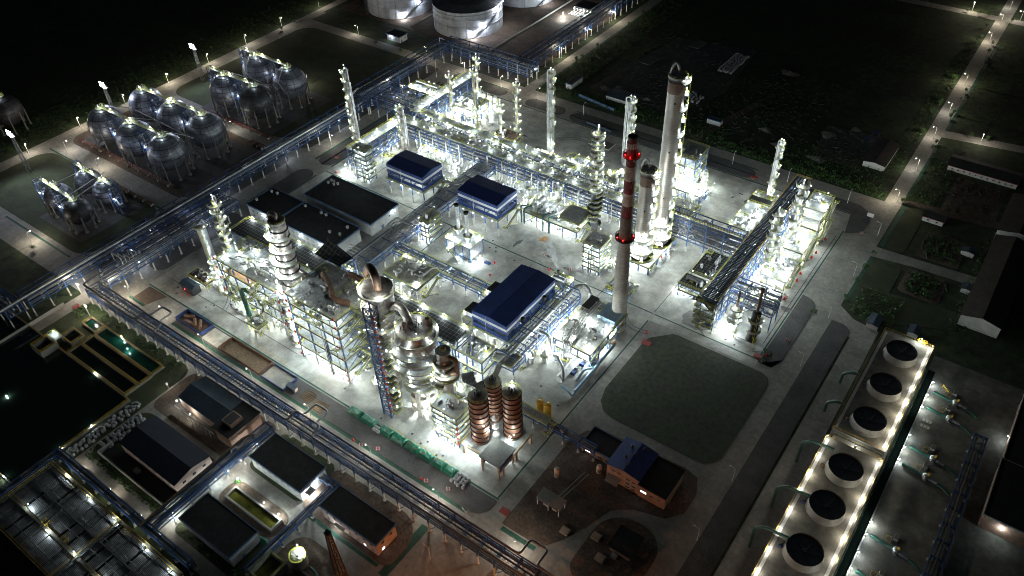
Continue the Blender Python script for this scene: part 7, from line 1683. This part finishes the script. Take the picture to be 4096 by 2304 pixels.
t=building('filter_hall','navy roofed hall with a salmon gable and windows in its end wall','building',-248.5,62.5,-213.3,79,6.4,'pitch','pink','slate',over=.3,rh=1.7,ridge='x') if 'slate' in M else building('filter_hall','navy roofed hall with a salmon gable and windows in its end wall','building',-248.5,62.5,-213.3,79,6.4,'pitch','pink','navyroof',over=.3,rh=1.7,ridge='x')
windows(t,'y',-213.3,1,64,78,3.6,3,1.6,1.4); windows(t,'x',62.5,-1,-247,-215,3.8,7,1.6,1.2)
t=thing('sunken_yard','walled black yard alongside the navy roofed hall','yard'); b=MB(); b.box(-256.5,55.6,.14,-211.5,56,2.4); b.box(-256.5,56,.14,-256.1,62.2,2.4); b.box(-211.9,56,.14,-211.5,62,2.4); b.build('wall',M['wall'],t); b=MB(); b.box(-256,56.1,.14,-212,62.2,.25); b.build('floor',M['black'],t)
b=MB(); b.cbox(-236,59.5,.25,2.2,2,1.6); b.build('cabinet',M['frp'],t)
t=building('workshop','black roofed shed with white side walls below the olive basin','building',-199.5,55,-171.8,67.4,6.2,parapet=.2,over=.5,wallm='wall'); windows(t,'x',55,-1,-198,-173,3.6,6,1.5,1.1); door(t,'y',-171.8,1,60)
b=MB(); b.box(-171.2,58,3,-170.9,63,3.3); b.build('awning',M['wall'],t)
t=building('chemical_hall','black roofed hall with pale walls and a dazzling lamp at its end','building',-199.5,88,-171.5,101,6.8,parapet=.2,over=.5,wallm='wall'); windows(t,'x',88,-1,-198,-173,4.2,7,1.4,1.1); windows(t,'x',88,-1,-198,-173,1.2,7,1.4,1.1); windows(t,'y',-171.5,1,90,100,3.8,2); lamp(t,-170.4,92.3,3.2,'big'); lamp(t,-170.2,93,2.6,'big')
b=MB(); b.box(-171.2,89.6,4.4,-168.6,93,4.6); b.build('awning',M['wall'],t)
t=building('pink_building','pink two storey building with black roof, lit windows, below the front rack','building',-160,88,-132.3,98,7.4,parapet=.2,over=.5,wallm='pink'); windows(t,'x',88,-1,-159,-133,4.6,7,1.4,1.4,lit=()); windows(t,'x',88,-1,-159,-133,1.0,7,1.4,1.5,lit=(1,5)); windows(t,'y',-132.3,1,89,97.5,4.4,2,1.5,1.4); windows(t,'y',-132.3,1,88.6,93,.8,1,1.5,1.5,lit=(0,))
b=MB(); b.box(-153,86.6,3.2,-148,87.9,3.4); b.build('awning',M['wall'],t); lamp(t,-152,86.8,2.9,'deck')
t=basin('long olive green basin with a pale wall between the halls',-197.5,72,-171.2,77.6,'water_olive','kerb',1.6,None,'settling_basin'); lamp(t,-198,79.4,3.6,'plant'); lamp(t,-173.5,78.2,2.6,'plant'); lamp(t,-182,78.4,2.4,'deck')
t=thing('round_tank','round tank with a yellow railed rim and a beam across, at the lower photo edge','tank',(-153.2,69.8,.1)); b=MB(); b.lathe([(2.9,0),(2.9,5.4),(2.7,5.4),(2.7,4.9),(.01,4.6)],32); b.build('shell',M['footing'],t); b=MB(); n=18; b.rail([(2.85*cos(2*pi*i/n),2.85*sin(2*pi*i/n),5.4) for i in range(n)],True,t=.16); b.lathe([(2.6,5.4),(3.1,5.4),(3.1,5.6),(2.6,5.6)],32); b.build('rim_rail',M['yellow'],t); b=MB(); b.beam((-2.7,-.3,5.7),(2.7,.3,5.7),.7,.25); b.cyl(0,0,5.3,.6,.9,10); b.build('bridge',M['kerb'],t); lamp(t,.6,2.2,7.6,'plant'); lamp(t,-2.2,2.4,7,'deck')
basin('pale slatted square tank cut by the lower photo edge',-163.5,56,-155,66,'water_olive','kerb',4,'yellow','square_tank')
t=thing('grating_yard','rusty orange grated pit beside the crane mast','pit'); b=MB()
for i in range(10): b.beam((-150+i*1.3,60,3),(-150+i*1.3,67,3),.22); b.beam((-150,60+i*.75,3),(-138.3,60+i*.75,3),.22)
b.build('grating',M['rust'],t); b=MB(); b.box(-150.5,59.5,.1,-138,60,2.8); b.box(-150.5,67.2,.1,-138,67.7,2.8); b.build('wall',M['kerb'],t)
pipe_thing('elbow_pipe','pale green elbow pipe at the lower edge beside the crane mast',[[(-146.5,69.4,5),(-143,69,5),(-139,67,5),(-137,66,2)]],'pumpgreen',.5,n=10)
t=thing('crane_mast','tall orange lattice crane mast rising in front of the pink building','crane',(-135.5,73.8,.1)); b=MB(); b.lattice(0,0,0,31,3.0,3.0,.34,.18,2.2,1.3,1.3); b.build('mast',M['crane'],t); b=MB(); b.cbox(0,0,31,1.7,1.7,1.2); b.cyl(0,0,32.2,.5,.9,8); b.build('head',M['black'],t)
heap('crumpled green sheet beside the small blue rack','%s'and -171.5,68,2.2,1.6,1.1,'tarp',31,'sheet','green_sheet')
heap('round green shrub beside the olive basin by the lamp',-199.5,79.6,1.5,1.3,1.5,'leaf',32,'shrub','shrub')
# ------------------------------------------------------------------ lower right compound
t=building('pump_house','tiled two storey pump house with faded navy roof and roof vents','building',-83,163.4,-69.2,178,8.6,'pitch','tile','navyroof',over=.3,rh=1.4,ridge='y'); windows(t,'x',163.4,-1,-81,-76.6,6,2,1.7,1.1); windows(t,'x',163.4,-1,-75,-70,5.2,2,1.8,1.1); windows(t,'x',163.4,-1,-75,-70,2.6,2,1.8,1.3); windows(t,'x',163.4,-1,-75,-70,.6,2,1.8,1.2)
b=MB(); b.add([(-82,160,2.6),(-76.6,160,2.6),(-76.6,163.3,3.8),(-82,163.3,3.8)],[(0,1,2,3)]); b.build('awning',M['frp'],t)
vm=MB(); vm.cyl(0,0,0,.45,1.0,10); vm.dome(0,0,1,.65,.4,10,3); vm=vm.mesh('roof_vent',M['black'])
for x,y in ((-78.5,174.5),(-76,171.5),(-78,169),(-75.6,166.5),(-74,176)): link('roof_vent',vm,t,(x,y,9.8))
t=building('pump_house_annex','lower tiled annex with black flat roof and one lit window, lawn road end','building',-69,163,-58,178,7,parapet=.2,over=.3,wallm='tile',trim='bitumen'); windows(t,'x',163,-1,-68.6,-65,3.4,1,2.6,1.3,lit=(0,)); windows(t,'x',163,-1,-65,-59,3.4,2,1.6,1.2); door(t,'x',163,-1,-64,1.6,2.4,'tile'); b=MB(); b.rail([(-57.4,166,0),(-57.4,172,5)],t=.12); b.build('stair_rail',M['amber'],t)
t=building('tool_store','low tiled store with black roof and a white window, silo side of the pump house','building',-97.5,168.6,-83.2,178.5,4.2,parapet=.35,over=.3,wallm='tile',trim='bluetrim'); windows(t,'x',168.6,-1,-97,-92,1.4,1,2.4,1.5,lit=(0,)); windows(t,'x',168.6,-1,-91,-84,1.2,2,1.8,1.2)
b=MB(); b.rail([(-90,178.6,.1),(-85,180.5,.1)],t=.1); o=b.build('fence',M['steel']); tag(o,'short steel fence behind the low tiled store','fence')
t=building('gatehouse','lone small tiled hut with a black roof and front steps','hut',-66,137.4,-58,146,3.4,parapet=.1,over=.7,wallm='tile',trim='bitumen'); door(t,'x',137.4,-1,-63.4,1.2,2.1,'bluetrim'); b=MB()
for k in range(4): b.box(-64.5,135-.0+k*.55,.1,-62.3,135.55+k*.55,.25+k*.2)
b.build('steps',M['kerb'],t)
t=thing('open_shed','grey sheet roofed open shed on four pale posts, dark compound','shed'); b=MB(); b.add([(-98.4,137.8,4.2),(-87.8,137.8,4.2),(-87.8,143.2,4.9),(-98.4,143.2,4.9)],[(0,1,2,3)]); b.add([(-98.4,137.8,4.1),(-87.8,137.8,4.1),(-87.8,143.2,4.8),(-98.4,143.2,4.8)],[(3,2,1,0)]); b.build('roof',M['bluerough2'] if 'bluerough2' in M else M['frp'],t)
lm=MB().cbox(0,0,0,.3,.3,4.3).mesh('post',M['white'])
for x in (-97.8,-93,-88.4):
    for y in (138.3,142.6): link('post',lm,t,(x,y,0))
for k in range(2): b=MB(); b.cbox(-95+k*4,140,.1,2,1.4,1.3); b.tube([(-96+k*4,140,1.6),(-94+k*4,140,1.6)],.4,8); b.build('pump',M['chimbuff'],t)
for x,y,h,l in ((-98.5,152.5,5,'upright reddish tank with a domed top in the dark compound'),(-86.2,163.4,4,'small upright tank beside the low tiled store')):
    t=thing('upright_tank',l,'tank',(x,y,.14)); b=MB(); b.lathe([(1.1,.6),(1.1,h),(.8,h+.6),(.01,h+.8)],18); b.build('shell',M['chimbuff'],t); b=MB()
    for k in range(3): a=2.1*k; b.beam((.9*cos(a),.9*sin(a),0),(.9*cos(a),.9*sin(a),.8),.2)
    b.build('leg',M['black'],t)
pipe_thing('low_pipe','pair of thin pale pipes crossing the dark compound',[[(-93,143.6,1),(-90.5,160,1)],[(-91.5,143.6,1),(-88.8,160,1)]],'pipe',.16)
for x,y,l in ((-72.5,139,'brown square hatch cover beside the lone hut, uphill one'),(-67,132.6,'brown square hatch cover beside the lone hut, downhill one'),(-83,134.5,'concrete hatch box at the roadside in the dark compound')):
    b=MB(); b.cbox(0,0,0,3.4,3,.7); b.cbox(0,0,.7,3.0,2.6,.12); o=b.build('hatch_cover',M['orangeconc']); o.location=(x,y,.14); tag(o,l,'hatch')
b=MB(); b.cbox(0,0,.7,2.4,.1,1.0); b.beam((-1,0,0),(-1,0,.7),.1); b.beam((1,0,0),(1,0,.7),.1); o=b.build('notice_board',M['wall']); o.location=(-118.5,119.9,.05); o.rotation_euler=(0,0,-.3); tag(o,'small pale notice board on the gravel end by the green strip','sign')
for i in range(7):
    t=thing('fence_post','',''); bpy.data.objects.remove(t)
# far pump station under the tank rack
t=thing('pump_station','brightly lit pump station under a dark canopy by the far storage tanks','pump station'); b=MB(); b.box(-331,527,5.4,-313,541,5.7); b.build('roof',M['bitumen'],t); b=MB()
for x in (-330.5,-322,-313.5):
    for y in (527.5,540.5): b.beam((x,y,0),(x,y,5.4),.35)
b.build('frame',M['white'],t)
for i in range(7): b=MB(); b.tube([(-332+i*2.6,521,1),(-332+i*2.6,533,1)],.3,7); b.build('pipe',M['pipe'],t)
for i in range(6): lamp(t,-330+3*i,526,4.4,'big')
for i in range(4): lamp(t,-334+i*2,516-i*3,3.4,'big')
row('pump','under the dark canopy at the far pump station',-329,524,-315,524,5,lk=None,every=0,seed=70)
# ------------------------------------------------------------------ steam plume
vm=bpy.data.materials.new('steam'); vm.use_nodes=True; N=vm.node_tree.nodes; L=vm.node_tree.links; N.remove(N['Principled BSDF'])
pv=N.new('ShaderNodeVolumePrincipled'); pv.inputs['Color'].default_value=(.95,.96,1,1); pv.inputs['Anisotropy'].default_value=.2
tc=N.new('ShaderNodeTexCoord'); nz=N.new('ShaderNodeTexNoise'); nz.inputs['Scale'].default_value=.45; nz.inputs['Detail'].default_value=3; L.new(tc.outputs['Object'],nz.inputs['Vector'])
mr=N.new('ShaderNodeMapRange'); mr.inputs['From Min'].default_value=.42; mr.inputs['From Max'].default_value=.75; mr.inputs['To Max'].default_value=.45; L.new(nz.outputs['Fac'],mr.inputs['Value']); L.new(mr.outputs['Result'],pv.inputs['Density']); L.new(pv.outputs[0],N['Material Output'].inputs['Volume'])
b=MB(); b.tube([(-158,243,12.6),(-159,243.4,15.5),(-161.5,244,19.5),(-164.5,245,23.5),(-167,246,26)],[.4,1.0,1.7,2.3,1.4],12); o=b.build('steam_plume',vm); o['kind']='stuff'
# sodium floodlight outside the lower edge that warms the lower right compound
t=thing('sodium_floodlight','orange sodium floodlight on a mast just outside the lower edge','floodlight mast',(-78,62,0)); b=MB(); b.lattice(0,0,0,22,1.6,1.6,.2,.12,2.2); b.build('mast',M['steel'],t)
b=MB(); b.add([(-.6,.1,22.2),(.6,.1,22.2),(.6,-.25,23.2),(-.6,-.25,23.2)],[(0,1,2,3)]); b.build('floodlight',M['l_sodium'],t); b=MB(); b.add([(-.7,.0,22.1),(.7,.0,22.1),(.7,-.38,23.3),(-.7,-.38,23.3)],[(3,2,1,0)]); b.box(-.7,-.5,23.3,.7,.3,23.4); b.build('housing',M['black'],t)

spot('sodium_light',(-78,62.6,22.6),(-84,100,2),42000,(1,.34,.09),140)

# ================================================================== night sky, camera, exposure
w=bpy.data.worlds.new('World'); sc.world=w; w.use_nodes=True
bg=w.node_tree.nodes['Background']; bg.inputs[0].default_value=(.62,.80,1,1); bg.inputs[1].default_value=.0095
cam=bpy.data.cameras.new('camera'); co=bpy.data.objects.new('camera',cam); COL.objects.link(co); sc.camera=co
cam.sensor_width=36; cam.lens=LENS; cam.clip_start=1; cam.clip_end=4000
r,d,f=[V(x) for x in CAMR]
m=Matrix((( r.x,-d.x,-f.x,0),(r.y,-d.y,-f.y,0),(r.z,-d.z,-f.z,260),(0,0,0,1))); co.matrix_world=m
sc.view_settings.view_transform='Standard'; sc.view_settings.look='None'; sc.view_settings.exposure=.62; sc.view_settings.gamma=1
sc.cycles.max_bounces=5; sc.cycles.diffuse_bounces=2; sc.cycles.glossy_bounces=3; sc.cycles.use_light_tree=True; sc.cycles.sample_clamp_indirect=4; sc.cycles.volume_step_rate=2
sc.cycles.use_denoising=True; sc.cycles.denoising_prefilter='ACCURATE'; sc.cycles.filter_width=.9
print('lights',light_lamps(),'lamps',len(LAMPS),'objects',len(bpy.data.objects),'faces',sum(len(m.polygons) for m in bpy.data.meshes))
